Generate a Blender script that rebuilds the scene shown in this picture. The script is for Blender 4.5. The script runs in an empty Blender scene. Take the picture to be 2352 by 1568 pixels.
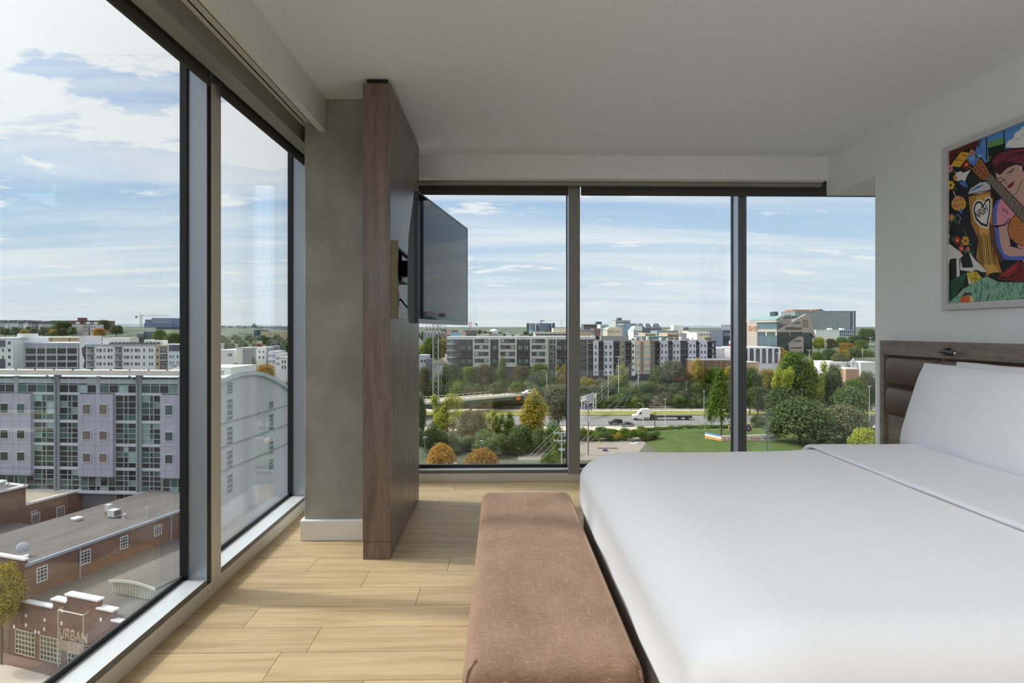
import bpy, bmesh, math, random
from math import pi, sin, cos, tan, sqrt, atan2, radians
from mathutils import Vector, Matrix, noise as mnoise

random.seed(7)
SC = bpy.context.scene
COL = SC.collection

# ------------------------------------------------------------------ camera model (2352 x 1568)
FPX = 1307.0
YAW = math.atan(26 / FPX)
EYE = 1.285

def W(u, v, y):
    """World point at depth y that the photograph shows at pixel (u, v)."""
    p = (u - 1176) / FPX
    rx = p * cos(YAW) + sin(YAW)
    ry = -p * sin(YAW) + cos(YAW)
    return Vector((rx / ry * y, y, EYE + (758 - v) / FPX / ry * y))

def on_z(u, v, z):
    q = W(u, v, 1.0)
    y = (z - EYE) / (q.z - EYE)
    return Vector((q.x * y, y, z))

def on_x(u, v, x):
    q = W(u, v, 1.0)
    y = x / q.x
    return Vector((x, y, EYE + (q.z - EYE) * y))

def L(r, g, b):
    def c(t):
        t /= 255.0
        return t / 12.92 if t <= 0.04045 else ((t + 0.055) / 1.055) ** 2.4
    return (c(r), c(g), c(b), 1.0)

# ------------------------------------------------------------------ materials
MATS = {}

def new_mat(name):
    m = bpy.data.materials.new(name)
    m.use_nodes = True
    nt = m.node_tree
    b = nt.nodes["Principled BSDF"]
    MATS[name] = m
    return m, nt, b

def setin(b, key, val):
    if key in b.inputs:
        b.inputs[key].default_value = val

def mat(name, col, rough=0.6, metal=0.0, var=0.0, scale=8.0, stretch=(1, 1, 1), bump=0.0, bscale=None, spec=0.5,
        sheen=0.0, col2=None, detail=4.0, coat=0.0, rand=0.0):
    """Principled material whose colour is broken up by stretched noise."""
    if name in MATS:
        return MATS[name]
    m, nt, b = new_mat(name)
    b.inputs["Roughness"].default_value = rough
    b.inputs["Metallic"].default_value = metal
    setin(b, "Specular IOR Level", spec)
    if sheen:
        setin(b, "Sheen Weight", sheen)
        setin(b, "Sheen Roughness", 0.4)
    if coat:
        setin(b, "Coat Weight", coat)
        setin(b, "Coat Roughness", 0.08)
    N, LK = nt.nodes.new, nt.links.new
    tc = N("ShaderNodeTexCoord")
    mp = N("ShaderNodeMapping")
    mp.inputs["Scale"].default_value = stretch
    LK(tc.outputs["Object"], mp.inputs["Vector"])
    nz = N("ShaderNodeTexNoise")
    nz.inputs["Scale"].default_value = scale
    nz.inputs["Detail"].default_value = detail
    nz.inputs["Roughness"].default_value = 0.6
    LK(mp.outputs["Vector"], nz.inputs["Vector"])
    if var or col2:
        rp = N("ShaderNodeValToRGB")
        c2 = col2 if col2 else tuple(min(1, c * (1 + var)) for c in col[:3]) + (1,)
        c1 = col if col2 else tuple(c * (1 - var) for c in col[:3]) + (1,)
        rp.color_ramp.elements[0].position = 0.3
        rp.color_ramp.elements[1].position = 0.7
        rp.color_ramp.elements[0].color = c1
        rp.color_ramp.elements[1].color = c2
        LK(nz.outputs["Fac"], rp.inputs["Fac"])
        out = rp.outputs["Color"]
        if rand:
            oi = N("ShaderNodeObjectInfo")
            hs = N("ShaderNodeHueSaturation")
            mr = N("ShaderNodeMapRange")
            mr.inputs["To Min"].default_value = 1 - rand
            mr.inputs["To Max"].default_value = 1 + rand
            LK(oi.outputs["Random"], mr.inputs["Value"])
            LK(mr.outputs["Result"], hs.inputs["Value"])
            LK(out, hs.inputs["Color"])
            out = hs.outputs["Color"]
        LK(out, b.inputs["Base Color"])
    else:
        b.inputs["Base Color"].default_value = col
    if bump:
        n2 = nz
        if bscale:
            n2 = N("ShaderNodeTexNoise")
            n2.inputs["Scale"].default_value = bscale
            n2.inputs["Detail"].default_value = 5
            LK(mp.outputs["Vector"], n2.inputs["Vector"])
        bp = N("ShaderNodeBump")
        bp.inputs["Strength"].default_value = bump
        bp.inputs["Distance"].default_value = 0.01
        LK(n2.outputs["Fac"], bp.inputs["Height"])
        LK(bp.outputs["Normal"], b.inputs["Normal"])
    return m

def glass_mat(name, tint=(0.96, 0.985, 0.98), base=0.04):
    """Thin architectural glass: see-through with a Schlick mirror term on each face."""
    m, nt, b = new_mat(name)
    N, LK = nt.nodes.new, nt.links.new
    nt.nodes.remove(b)
    out = nt.nodes["Material Output"]
    lw = N("ShaderNodeLayerWeight")
    lw.inputs["Blend"].default_value = 0.5
    pw = N("ShaderNodeMath"); pw.operation = 'POWER'; pw.inputs[1].default_value = 5.0
    LK(lw.outputs["Facing"], pw.inputs[0])
    ma = N("ShaderNodeMath"); ma.operation = 'MULTIPLY_ADD'
    ma.inputs[1].default_value = 1 - base
    ma.inputs[2].default_value = base
    LK(pw.outputs[0], ma.inputs[0])
    tr = N("ShaderNodeBsdfTransparent"); tr.inputs["Color"].default_value = tint + (1,)
    gl = N("ShaderNodeBsdfGlossy"); gl.inputs["Roughness"].default_value = 0.0
    gl.inputs["Color"].default_value = (1, 1, 1, 1)
    mx = N("ShaderNodeMixShader")
    LK(ma.outputs[0], mx.inputs["Fac"]); LK(tr.outputs[0], mx.inputs[1]); LK(gl.outputs[0], mx.inputs[2])
    LK(mx.outputs[0], out.inputs["Surface"])
    return m

def emit_mat(name, col, strength):
    m, nt, b = new_mat(name)
    b.inputs["Base Color"].default_value = col
    b.inputs["Emission Color"].default_value = col
    b.inputs["Emission Strength"].default_value = strength
    return m

# ------------------------------------------------------------------ objects
def tag(o, label=None, cat=None, group=None, kind=None):
    if label: o["label"] = label
    if cat: o["category"] = cat
    if group: o["group"] = group
    if kind: o["kind"] = kind
    return o

def thing(name, loc, label, cat, group=None, rz=0.0, kind=None):
    o = bpy.data.objects.new(name, None)
    o.empty_display_size = 0.1
    o.location = loc
    o.rotation_euler = (0, 0, rz)
    COL.objects.link(o)
    return tag(o, label, cat, group, kind)

def wmat(o):
    return (wmat(o.parent) if o.parent else Matrix.Identity(4)) @ o.matrix_basis

class MB:
    """Collects faces and links them as ONE mesh object."""
    def __init__(s):
        s.v, s.f, s.m = [], [], []

    def add(s, vs, fs, m=0):
        k = len(s.v)
        s.v.extend([tuple(p) for p in vs])
        for q in fs:
            s.f.append(tuple(i + k for i in q)); s.m.append(m)
        return s

    def box(s, x0, x1, y0, y1, z0, z1, m=0):
        if x0 > x1: x0, x1 = x1, x0
        if y0 > y1: y0, y1 = y1, y0
        if z0 > z1: z0, z1 = z1, z0
        return s.add([(x0, y0, z0), (x1, y0, z0), (x1, y1, z0), (x0, y1, z0), (x0, y0, z1), (x1, y0, z1), (x1, y1, z1), (x0, y1, z1)],
                     [(3, 2, 1, 0), (4, 5, 6, 7), (0, 1, 5, 4), (1, 2, 6, 5), (2, 3, 7, 6), (3, 0, 4, 7)], m)

    def poly(s, pts, m=0):
        return s.add(pts, [tuple(range(len(pts)))], m)

    def prism(s, pts, axis, a, b, m=0):
        """Polygon extruded along an axis; pts are the two other coordinates in axis order."""
        def P(p, t):
            if axis == 'x': return (t, p[0], p[1])
            if axis == 'y': return (p[0], t, p[1])
            return (p[0], p[1], t)
        n = len(pts)
        vs = [P(p, a) for p in pts] + [P(p, b) for p in pts]
        fs = [tuple(range(n)), tuple(range(2 * n - 1, n - 1, -1))]
        fs += [(i, i + n, (i + 1) % n + n, (i + 1) % n) for i in range(n)]
        return s.add(vs, fs, m)

    def cyl(s, p0, p1, r0, r1=None, n=10, m=0, cap=True):
        p0, p1 = Vector(p0), Vector(p1)
        r1 = r0 if r1 is None else r1
        d = (p1 - p0).normalized()
        a = d.orthogonal().normalized(); c = d.cross(a)
        vs = []
        for p, r in ((p0, r0), (p1, r1)):
            for i in range(n):
                t = 2 * pi * i / n
                vs.append(p + a * (r * cos(t)) + c * (r * sin(t)))
        fs = [(i, (i + 1) % n, (i + 1) % n + n, i + n) for i in range(n)]
        if cap:
            fs += [tuple(range(n - 1, -1, -1)), tuple(range(n, 2 * n))]
        return s.add(vs, fs, m)

    def tube(s, pts, r, n=6, m=0):
        for a, b in zip(pts[:-1], pts[1:]):
            s.cyl(a, b, r, r, n, m)
        return s

    def lathe(s, c, prof, n=16, m=0, axis='z'):
        """prof: list of (r, t) along the axis from centre c."""
        c = Vector(c); vs = []
        for r, t in prof:
            for i in range(n):
                a = 2 * pi * i / n
                if axis == 'z': vs.append(c + Vector((r * cos(a), r * sin(a), t)))
                elif axis == 'y': vs.append(c + Vector((r * cos(a), t, r * sin(a))))
                else: vs.append(c + Vector((t, r * cos(a), r * sin(a))))
        fs = []
        for k in range(len(prof) - 1):
            for i in range(n):
                j = (i + 1) % n
                fs.append((k * n + i, k * n + j, (k + 1) * n + j, (k + 1) * n + i))
        fs += [tuple(range(n - 1, -1, -1)), tuple(range((len(prof) - 1) * n, len(prof) * n))]
        return s.add(vs, fs, m)

    def grid(s, fn, nu, nv, m=0, closed_u=False):
        vs = [fn(i / nu, j / nv) for j in range(nv + 1) for i in range(nu + 1)]
        fs = [(j * (nu + 1) + i, j * (nu + 1) + i + 1, (j + 1) * (nu + 1) + i + 1, (j + 1) * (nu + 1) + i) for j in range(nv) for i in range(nu)]
        return s.add(vs, fs, m)

    def data(s, name, mats, smooth=False, inv=None, fix=True, weld=False):
        me = bpy.data.meshes.new(name)
        vs = [inv @ Vector(p) for p in s.v] if inv is not None else s.v
        me.from_pydata([tuple(p) for p in vs], [], s.f)
        for mm in (mats if isinstance(mats, (list, tuple)) else [mats]):
            me.materials.append(mm)
        for p, k in zip(me.polygons, s.m):
            p.material_index = k
            p.use_smooth = smooth
        if fix or weld:
            bm = bmesh.new(); bm.from_mesh(me)
            if weld: bmesh.ops.remove_doubles(bm, verts=bm.verts, dist=1e-5)
            if fix: bmesh.ops.recalc_face_normals(bm, faces=bm.faces)
            bm.to_mesh(me); bm.free()
        me.update()
        return me

    def build(s, name, mats, parent=None, smooth=False, bevel=0.0, seg=2, fix=True, weld=False, local=False, subsurf=0):
        inv = None
        if parent is not None and not local:
            inv = wmat(parent).inverted()
        o = bpy.data.objects.new(name, s.data(name, mats, smooth, inv, fix, weld))
        COL.objects.link(o)
        if parent is not None: o.parent = parent
        if bevel:
            md = o.modifiers.new("edge", 'BEVEL'); md.width = bevel; md.segments = seg
            md.limit_method = 'ANGLE'; md.angle_limit = radians(40)
        if subsurf:
            md = o.modifiers.new("sub", 'SUBSURF'); md.levels = subsurf; md.render_levels = subsurf
        return o

def struct(name, mb, mats, label, cat, **kw):
    o = mb.build(name, mats, **kw)
    return tag(o, label, cat, None, 'structure')

def kids(o):
    return [c for c in COL.objects if c.parent == o]

def copy_tree(o, kidmap, parent=None):
    c = o.copy(); COL.objects.link(c)
    if parent is not None: c.parent = parent
    for ch in kidmap.get(o.name, []):
        copy_tree(ch, kidmap, c)
    return c

def text_part(name, body, size, material, parent, loc, rot, extrude=0.02, align='LEFT', sx=1.0):
    """Lettering as a mesh (built-in font), local to its parent."""
    cu = bpy.data.curves.new(name, 'FONT')
    cu.body = body; cu.size = size; cu.extrude = extrude; cu.align_x = align
    tmp = bpy.data.objects.new("tmp_text", cu)
    COL.objects.link(tmp)
    bpy.context.view_layer.update()
    me = bpy.data.meshes.new_from_object(tmp)
    bpy.data.objects.remove(tmp)
    me.materials.clear(); me.materials.append(material)
    o = bpy.data.objects.new(name, me); COL.objects.link(o)
    o.parent = parent; o.location = loc; o.rotation_euler = rot; o.scale = (sx, 1, 1)
    return o
# ================================================================== ROOM SHELL
H = 2.70
XG, YG = -1.51, 4.92          # inner faces of the left and far glazing
XW = 2.68                     # right wall
YB = -2.6                     # wall behind

M_ceil = mat("ceiling_paint", L(235, 239, 245), 0.9, var=0.02, scale=60, bump=0.05, bscale=220)
M_wall = mat("wall_paint", L(231, 235, 236), 0.88, var=0.02, scale=50, bump=0.12, bscale=160)
M_trimw = mat("white_trim_paint", L(226, 227, 224), 0.5, var=0.02, scale=30)
M_olive = mat("warm_grey_metal_paint", L(212, 210, 202), 0.5, metal=0.15, var=0.03, scale=40, bump=0.03, bscale=400)
M_alu = mat("satin_aluminium", L(172, 177, 188), 0.38, metal=0.75, var=0.02, scale=60)
M_sill = mat("sill_aluminium", L(214, 218, 220), 0.42, metal=0.35, var=0.02, scale=60)
M_dalu = mat("dark_aluminium", L(112, 116, 118), 0.4, metal=0.5, var=0.03, scale=60)
M_fcap = mat("shaded_mullion_paint", L(136, 135, 131), 0.5, metal=0.15, var=0.03, scale=40)  # far caps: interior shade put into a darker grey than the left caps
M_gask = mat("black_rubber", L(22, 24, 26), 0.5)
M_blind = mat("charcoal_blind_fabric", L(78, 76, 70), 0.9, var=0.12, scale=300, bump=0.2, bscale=600)
M_headm = mat("grey_green_metal", L(150, 150, 138), 0.5, metal=0.3, var=0.02, scale=40)
M_glass = glass_mat("window_glass", base=0.05)

# --- floor: oak boards, each with its own tone
def floor_mat():
    m, nt, b = new_mat("oak_boards")
    N, LK = nt.nodes.new, nt.links.new
    at = N("ShaderNodeAttribute"); at.attribute_name = "tone"
    tc = N("ShaderNodeTexCoord")
    ad = N("ShaderNodeVectorMath"); ad.operation = 'ADD'
    sc = N("ShaderNodeVectorMath"); sc.operation = 'SCALE'; sc.inputs["Scale"].default_value = 37.0
    LK(at.outputs["Color"], sc.inputs[0]); LK(tc.outputs["Object"], ad.inputs[0]); LK(sc.outputs[0], ad.inputs[1])
    mp = N("ShaderNodeMapping"); mp.inputs["Scale"].default_value = (0.7, 10, 1)
    LK(ad.outputs[0], mp.inputs["Vector"])
    n1 = N("ShaderNodeTexNoise"); n1.inputs["Scale"].default_value = 2.2; n1.inputs["Detail"].default_value = 7; n1.inputs["Distortion"].default_value = 0.9
    LK(mp.outputs[0], n1.inputs["Vector"])
    mp2 = N("ShaderNodeMapping"); mp2.inputs["Scale"].default_value = (3.5, 120, 1)
    LK(ad.outputs[0], mp2.inputs["Vector"])
    n2 = N("ShaderNodeTexNoise"); n2.inputs["Scale"].default_value = 2.0; n2.inputs["Detail"].default_value = 5
    LK(mp2.outputs[0], n2.inputs["Vector"])
    r1 = N("ShaderNodeValToRGB")
    e = r1.color_ramp.elements
    e[0].position = 0.28; e[0].color = L(172, 147, 113)
    e[1].position = 0.72; e[1].color = L(202, 178, 140)
    x = e.new(0.5); x.color = L(190, 165, 128)
    LK(n1.outputs["Fac"], r1.inputs["Fac"])
    r2 = N("ShaderNodeValToRGB")
    r2.color_ramp.elements[0].position = 0.30; r2.color_ramp.elements[0].color = (0.62, 0.58, 0.54, 1)
    r2.color_ramp.elements[1].position = 0.52; r2.color_ramp.elements[1].color = (1, 1, 1, 1)
    LK(n2.outputs["Fac"], r2.inputs["Fac"])
    mx = N("ShaderNodeMix"); mx.data_type = 'RGBA'; mx.blend_type = 'MULTIPLY'; mx.inputs["Factor"].default_value = 0.32
    LK(r1.outputs["Color"], mx.inputs[6]); LK(r2.outputs["Color"], mx.inputs[7])
    hs = N("ShaderNodeHueSaturation")
    mr = N("ShaderNodeMapRange"); mr.inputs["To Min"].default_value = 0.86; mr.inputs["To Max"].default_value = 1.1
    LK(at.outputs["Fac"], mr.inputs["Value"]); LK(mr.outputs["Result"], hs.inputs["Value"])
    LK(mx.outputs[2], hs.inputs["Color"]); LK(hs.outputs["Color"], b.inputs["Base Color"])
    b.inputs["Roughness"].default_value = 0.5
    setin(b, "Specular IOR Level", 0.35)
    bp = N("ShaderNodeBump"); bp.inputs["Strength"].default_value = 0.12; bp.inputs["Distance"].default_value = 0.004
    LK(n2.outputs["Fac"], bp.inputs["Height"]); LK(bp.outputs["Normal"], b.inputs["Normal"])
    return m

M_floor = floor_mat()
M_gap = mat("board_gap", L(58, 44, 32), 0.9)
fb = MB(); tones = []
fb.box(-1.54, 3.6, YB - 0.1, 4.95, -0.12, -0.004, 1); tones += [0.5] * 6
ROW0, RH = 2.099, 0.1897
seen = {0: [-0.875], 1: [-0.775, 1.2], 2: [-1.115, 0.9], 3: [-0.40], 4: [-0.70, 0.95], 5: [-1.03, -0.285], 6: [0.8], 7: [0.4],
        9: [-0.93], 11: [-0.465], 12: [0.7], 13: [-0.37]}
rnd = random.Random(3)
for k in range(-25, 16):
    y0 = ROW0 + RH * k; y1 = y0 + RH
    if y0 > 4.9: continue
    y1 = min(y1, 4.95); y0 = max(y0, YB - 0.1)
    if y1 <= y0: continue
    js = list(seen.get(k, []))
    if not js: js = [rnd.uniform(-1.3, 0.6)]
    x = js[-1]
    while x < 3.4:
        x += rnd.uniform(1.2, 2.2)
        if x < 3.55: js.append(x)
    js = [-1.5] + sorted(js) + [3.6]
    for a, c in zip(js[:-1], js[1:]):
        fb.box(a + 0.0011, c - 0.0011, y0 + 0.0011, y1 - 0.0011, -0.02, 0.0)
        tones += [rnd.random()] * 6
fl = struct("floor", fb, [M_floor, M_gap], "pale oak plank floor running across the room to the windows", "floor", fix=False)
ca = fl.data.color_attributes.new("tone", 'FLOAT_COLOR', 'CORNER')
for p, t in zip(fl.data.polygons, tones):
    for li in p.loop_indices:
        ca.data[li].color = (t, (t * 7.3) % 1, (t * 3.1) % 1, 1)

# --- ceiling and soffits
cb = MB()
cb.box(-1.10, 3.6, YB - 0.1, 4.62, H, H + 0.12)
struct("ceiling", cb, M_ceil, "smooth white ceiling above bed and bench", "ceiling")

s1 = MB(); s1.box(-1.113, -1.069, YB, 3.51, 2.500, H + 0.02)
struct("trim_1", s1, M_trimw, "white drop soffit board along the window wall on the left", "soffit", bevel=0.003)
s2 = MB(); s2.box(-1.0, XW, 4.595, 4.68, 2.511, H + 0.02)
struct("trim_2", s2, M_trimw, "white drop soffit board above the far windows", "soffit", bevel=0.003)

# pocket between soffit and left glazing: ceiling with a slot, metal head box
p1 = MB()
p1.box(-1.232, -1.105, YB, YG + 0.05, 2.556, 2.70)
p1.box(-1.34, -1.228, YB, YG + 0.05, 2.56, 2.82); p1.box(-1.53, -1.34, YB, YG + 0.05, 2.64, 2.82)
p1.box(-1.2065, -1.2005, YB, 3.5, 2.553, 2.557, 1)
p1.box(-1.168, -1.1655, YB, 3.5, 2.5545, 2.557, 1)
struct("trim_3", p1, [M_trimw, M_gask], "white pocket ceiling with thin black air slot beside the left soffit", "ceiling trim")
hb = MB(); hb.prism([(-1.231, 2.459), (-1.231, 2.56), (-1.318, 2.56), (-1.318, 2.459)], 'y', YB, 2.83)
hb.prism([(-1.231, 2.459), (-1.231, 2.56), (-1.318, 2.56), (-1.318, 2.459)], 'y', 2.832, YG - 0.1)
struct("trim_4", hb, M_headm, "grey green metal blind box running above the left windows", "blind box", bevel=0.002)
p2 = MB()
p2.box(-1.5, 3.6, 4.68, YG + 0.1, 2.56, 2.82)
p2.box(-1.06, XW, 4.695, 4.745, 2.485, 2.565, 1)
struct("trim_5", p2, [M_trimw, M_headm], "grey metal blind box above the far windows", "blind box")

# --- walls
rw = MB(); rw.box(XW, XW + 0.12, YB, 4.02, 0, H)
struct("wall_right", rw, M_wall, "off-white textured wall behind the headboard and framed print", "wall")
bh = MB()
bh.box(XW, 3.6, 4.02, 4.63, 2.391, H)
struct("trim_6", bh, M_wall, "white bulkhead joining the right wall to the far soffit", "bulkhead")
ab = MB(); ab.box(3.5, 3.62, 2.4, YG + 0.05, 0, H); ab.box(XW + 0.12, 3.5, 2.4, 2.5, 0, H)
struct("wall_alcove", ab, M_wall, "off-white alcove wall past the end of the right wall", "wall")
bw = MB(); bw.box(-1.6, 3.6, YB - 0.12, YB, 0, H)
struct("wall_back", bw, M_wall, "off-white wall at the back of the room", "wall")

# --- concrete column and its base board
M_conc = mat("trowelled_concrete", L(130, 130, 122), 0.75, scale=3.2, col2=L(168, 167, 158), stretch=(1, 1, 0.8), bump=0.12, bscale=30, detail=8)
cm = MB(); cm.box(-1.203, -0.7735, 3.512, 4.28, 0.0, H - 0.002)
struct("wall_column", cm, M_conc, "grey trowelled concrete column beside the left window", "column", bevel=0.006)
bbm = MB(); bbm.prism([(-1.222, 0.001), (-0.775, 0.001), (-0.775, 0.1), (-1.222, 0.1)][:0] or [(3.493, 0.001), (3.513, 0.001), (3.513, 0.127), (3.499, 0.127), (3.493, 0.120)], 'x', -1.222, -0.776)
bbm.box(-1.222, -1.203, 3.512, 4.28, 0.001, 0.127)
struct("baseboard_column", bbm, M_trimw, "white baseboard around the foot of the concrete column", "baseboard", bevel=0.002)

# ================================================================== WINDOWS
def long_sill(axis, a, b, w, name_prefix):
    pass

def left_bay(n, y0, y1, label, mull=True, frame_y1=None):
    r = thing("window_%d" % n, (XG, (y0 + y1) / 2, 0), label, "window", kind='structure')
    g = MB(); g.box(XG - 0.012, XG, y0 + 0.0, y1, 0.10, 2.60)
    g.build("pane", M_glass, r)
    k = MB()
    k.box(XG - 0.03, XG + 0.004, y0, y1, 0.097, 0.101); k.box(XG - 0.004, XG + 0.004, y0, y1, 0.1, 0.119)
    k.box(XG - 0.013, XG + 0.02, y1 - 0.012, y1, 0.097, 2.60)
    k.box(XG - 0.013, XG + 0.004, y0, y0 + 0.012, 0.097, 2.60)
    k.build("gasket", M_gask, r)
    s = MB()
    s.prism([(-1.3990, 0.0), (-1.3990, 0.097), (XG - 0.03, 0.097), (XG - 0.03, 0.0)], 'y', y0, y1, 1)
    s.prism([(-1.3985, 0.0965), (-1.3985, 0.0985), (XG + 0.004, 0.0985), (XG + 0.004, 0.0965)], 'y', y0, y1, 0)
    s.build("sill", [M_sill, M_dalu], r)
    t = MB(); t.prism([(-1.3965, 0.001), (-1.3965, 0.066), (-1.399, 0.069), (-1.404, 0.069), (-1.404, 0.001)], 'y', y0 - 0.0685, y1 + 0.0575)
    t.build("floor_trim", M_olive, r)
    hd = MB(); hd.box(XG - 0.012, XG + 0.01, y0, y1, 2.59, 2.66)
    hd.build("head_frame", M_dalu, r)
    if mull:
        m = MB(); m.box(XG - 0.013, -1.401, y1, y1 + 0.128, 0.098, 2.63)
        mo = m.build("mullion", M_alu, r, bevel=0.0015)
        c = MB(); c.box(-1.403, -1.3975, y1 + 0.003, y1 + 0.03, 0.07, 2.56)
        c.build("guide_channel", M_gask, mo)
        c = MB(); c.box(-1.403, -1.394, y1 + 0.033, y1 + 0.123, 0.07, 2.56)
        c.build("cover_cap", M_olive, mo, bevel=0.001)
    return r

LY = [(-2.60, -1.371), (-1.243, 0.0), (0.128, 1.371), (1.499, 2.743), (2.871, 4.112), (4.240, 4.90)]
left_bay(7, *LY[0], "tall left glass bay beside the back wall")
left_bay(6, *LY[1], "tall left glass bay beyond the edge of the photo")
left_bay(5, *LY[2], "tall left glass bay at the bed's near side")
left_bay(1, *LY[3], "largest left window overlooking brick roofs and grey apartments")
left_bay(2, *LY[4], "narrower left window between aluminium mullion and concrete column")
left_bay(8, *LY[5], "corner glass bay hidden behind the concrete column", mull=False)
cp = MB(); cp.box(-1.56, -1.40, 4.86, 5.0, 0, 2.6)
struct("trim_7", cp, M_alu, "aluminium corner post where the two glass walls meet", "corner post")

def far_bay(n, x0, x1, label, m0, m1, two=False):
    """Glass from x0 to x1, mullion from x1 = m0 to m1."""
    r = thing("window_%d" % n, ((x0 + x1) / 2, YG, 0), label, "window", kind='structure')
    g = MB(); g.box(x0, x1, YG, YG + 0.026, 0.10, 2.545)
    g.build("pane", M_glass, r)
    k = MB()
    k.box(x0, x1, YG - 0.004, YG + 0.03, 0.097, 0.125)
    k.box(x0, x0 + 0.006, YG - 0.004, YG + 0.03, 0.097, 2.545)
    k.box(x1 - 0.006, x1, YG - 0.004, YG + 0.03, 0.097, 2.545)
    k.build("gasket", M_gask, r)
    s = MB()
    s.prism([(4.8385, 0.0), (4.8385, 0.097), (YG + 0.03, 0.097), (YG + 0.03, 0.0)], 'x', x0, x1, 1)
    s.prism([(4.838, 0.0965), (4.838, 0.0985), (YG - 0.004, 0.0985), (YG - 0.004, 0.0965)], 'x', x0, x1, 0)
    s.build("sill", [M_sill, M_dalu], r)
    t = MB(); t.prism([(4.832, 0.001), (4.832, 0.066), (4.8345, 0.069), (4.840, 0.069), (4.840, 0.001)], 'x', x0, m1)
    t.build("floor_trim", M_olive, r)
    hd = MB(); hd.box(x0, x1, YG - 0.01, YG + 0.06, 2.54, 2.60)
    hd.build("head_frame", M_dalu, r)
    if m1 > m0:
        m = MB(); m.box(m0, m1, 4.812, YG + 0.05, 0.07, 2.56)
        mo = m.build("mullion", M_alu, r, bevel=0.0015)
        c = MB()
        if two:
            mid = m0 + (m1 - m0) * 0.5
            c.box(m0 - 0.0005, mid - 0.002, 4.804, 4.813, 0.07, 2.56); c.box(mid + 0.002, m1, 4.804, 4.813, 0.07, 2.56)
        else:
            c.box(m0 + 0.001, m1, 4.804, 4.813, 0.07, 2.56)
        c.build("cover_cap", M_fcap if not two else M_dalu, mo, bevel=0.001)
    return r

far_bay(9, -1.40, -0.86, "far corner glass bay hidden behind the wood partition", -0.86, -0.77)
far_bay(3, -0.77, 0.575, "far window beside the television showing dark apartments and trees", 0.575, 0.671)
far_bay(4, 0.671, 2.022, "middle far window above the bed showing white apartments and highway", 2.022, 2.093, True)
far_bay(10, 2.093, 3.46, "right far window showing glass offices and big round trees", 3.46, 3.50)

# --- roller blinds rolled up under the head boxes
def blind(axis, a, b, label):
    if axis == 'y':
        r = thing("roller_blind", (-1.36, (a + b) / 2, 2.43), label, "blind", "rolled-up roller blinds")
        m = MB(); m.box(-1.362, -1.358, a, b, 2.47, 2.56); m.build("fabric", M_blind, r)
        m = MB(); m.box(-1.367, -1.353, a, b, 2.425, 2.474); m.build("hem_bar", M_blind, r, bevel=0.004)
        m = MB(); m.cyl((-1.362, a, 2.52), (-1.362, b, 2.52), 0.03, n=14); m.build("roller", M_blind, r, smooth=False)
    else:
        r = thing("roller_blind", ((a + b) / 2, 4.78, 2.43), label, "blind", "rolled-up roller blinds")
        m = MB(); m.box(a, b, 4.778, 4.782, 2.46, 2.56); m.build("fabric", M_blind, r)
        m = MB(); m.box(a, b, 4.773, 4.787, 2.418, 2.462); m.build("hem_bar", M_blind, r, bevel=0.004)
        m = MB(); m.cyl((a, 4.782, 2.52), (b, 4.782, 2.52), 0.03, n=14); m.build("roller", M_blind, r)
    return r

blind('y', 1.40, 2.685, "charcoal roller blind rolled up above the largest left window")
blind('y', 2.80, 4.20, "charcoal roller blind rolled up above the window beside the concrete column")
blind('x', -0.80, 0.570, "charcoal roller blind rolled up above the far window behind the television")
blind('x', 0.676, 3.45, "long charcoal roller blind rolled up above the two far windows over the bed")
br = MB(); br.box(-1.372, -1.330, 2.715, 2.77, 2.462, 2.505); br.cyl((-1.352, 2.705, 2.485), (-1.352, 2.715, 2.485), 0.012, n=10)
tag(br.build("blind_bracket", M_gask, bevel=0.003), "small black blind bracket at the top of the left aluminium mullion", "bracket")
# ================================================================== FURNITURE
def wood_mat(name, a, b_, stretch, rough=0.45, scale=3.0, spec=0.5, bump=0.12):
    m, nt, b = new_mat(name)
    N, LK = nt.nodes.new, nt.links.new
    tc = N("ShaderNodeTexCoord")
    mp = N("ShaderNodeMapping"); mp.inputs["Scale"].default_value = stretch
    LK(tc.outputs["Object"], mp.inputs["Vector"])
    n1 = N("ShaderNodeTexNoise"); n1.inputs["Scale"].default_value = scale; n1.inputs["Detail"].default_value = 8; n1.inputs["Distortion"].default_value = 0.6
    LK(mp.outputs[0], n1.inputs["Vector"])
    n2 = N("ShaderNodeTexNoise"); n2.inputs["Scale"].default_value = scale * 7; n2.inputs["Detail"].default_value = 4
    LK(mp.outputs[0], n2.inputs["Vector"])
    r = N("ShaderNodeValToRGB")
    r.color_ramp.elements[0].position = 0.3; r.color_ramp.elements[0].color = a
    r.color_ramp.elements[1].position = 0.7; r.color_ramp.elements[1].color = b_
    LK(n1.outputs["Fac"], r.inputs["Fac"])
    r2 = N("ShaderNodeValToRGB")
    r2.color_ramp.elements[0].position = 0.35; r2.color_ramp.elements[0].color = (0.55, 0.55, 0.55, 1)
    r2.color_ramp.elements[1].position = 0.55; r2.color_ramp.elements[1].color = (1, 1, 1, 1)
    LK(n2.outputs["Fac"], r2.inputs["Fac"])
    mx = N("ShaderNodeMix"); mx.data_type = 'RGBA'; mx.blend_type = 'MULTIPLY'; mx.inputs["Factor"].default_value = 0.6
    LK(r.outputs["Color"], mx.inputs[6]); LK(r2.outputs["Color"], mx.inputs[7]); LK(mx.outputs[2], b.inputs["Base Color"])
    b.inputs["Roughness"].default_value = rough
    setin(b, "Specular IOR Level", spec)
    bp = N("ShaderNodeBump"); bp.inputs["Strength"].default_value = bump; bp.inputs["Distance"].default_value = 0.004
    LK(n2.outputs["Fac"], bp.inputs["Height"]); LK(bp.outputs["Normal"], b.inputs["Normal"])
    return m

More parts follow.
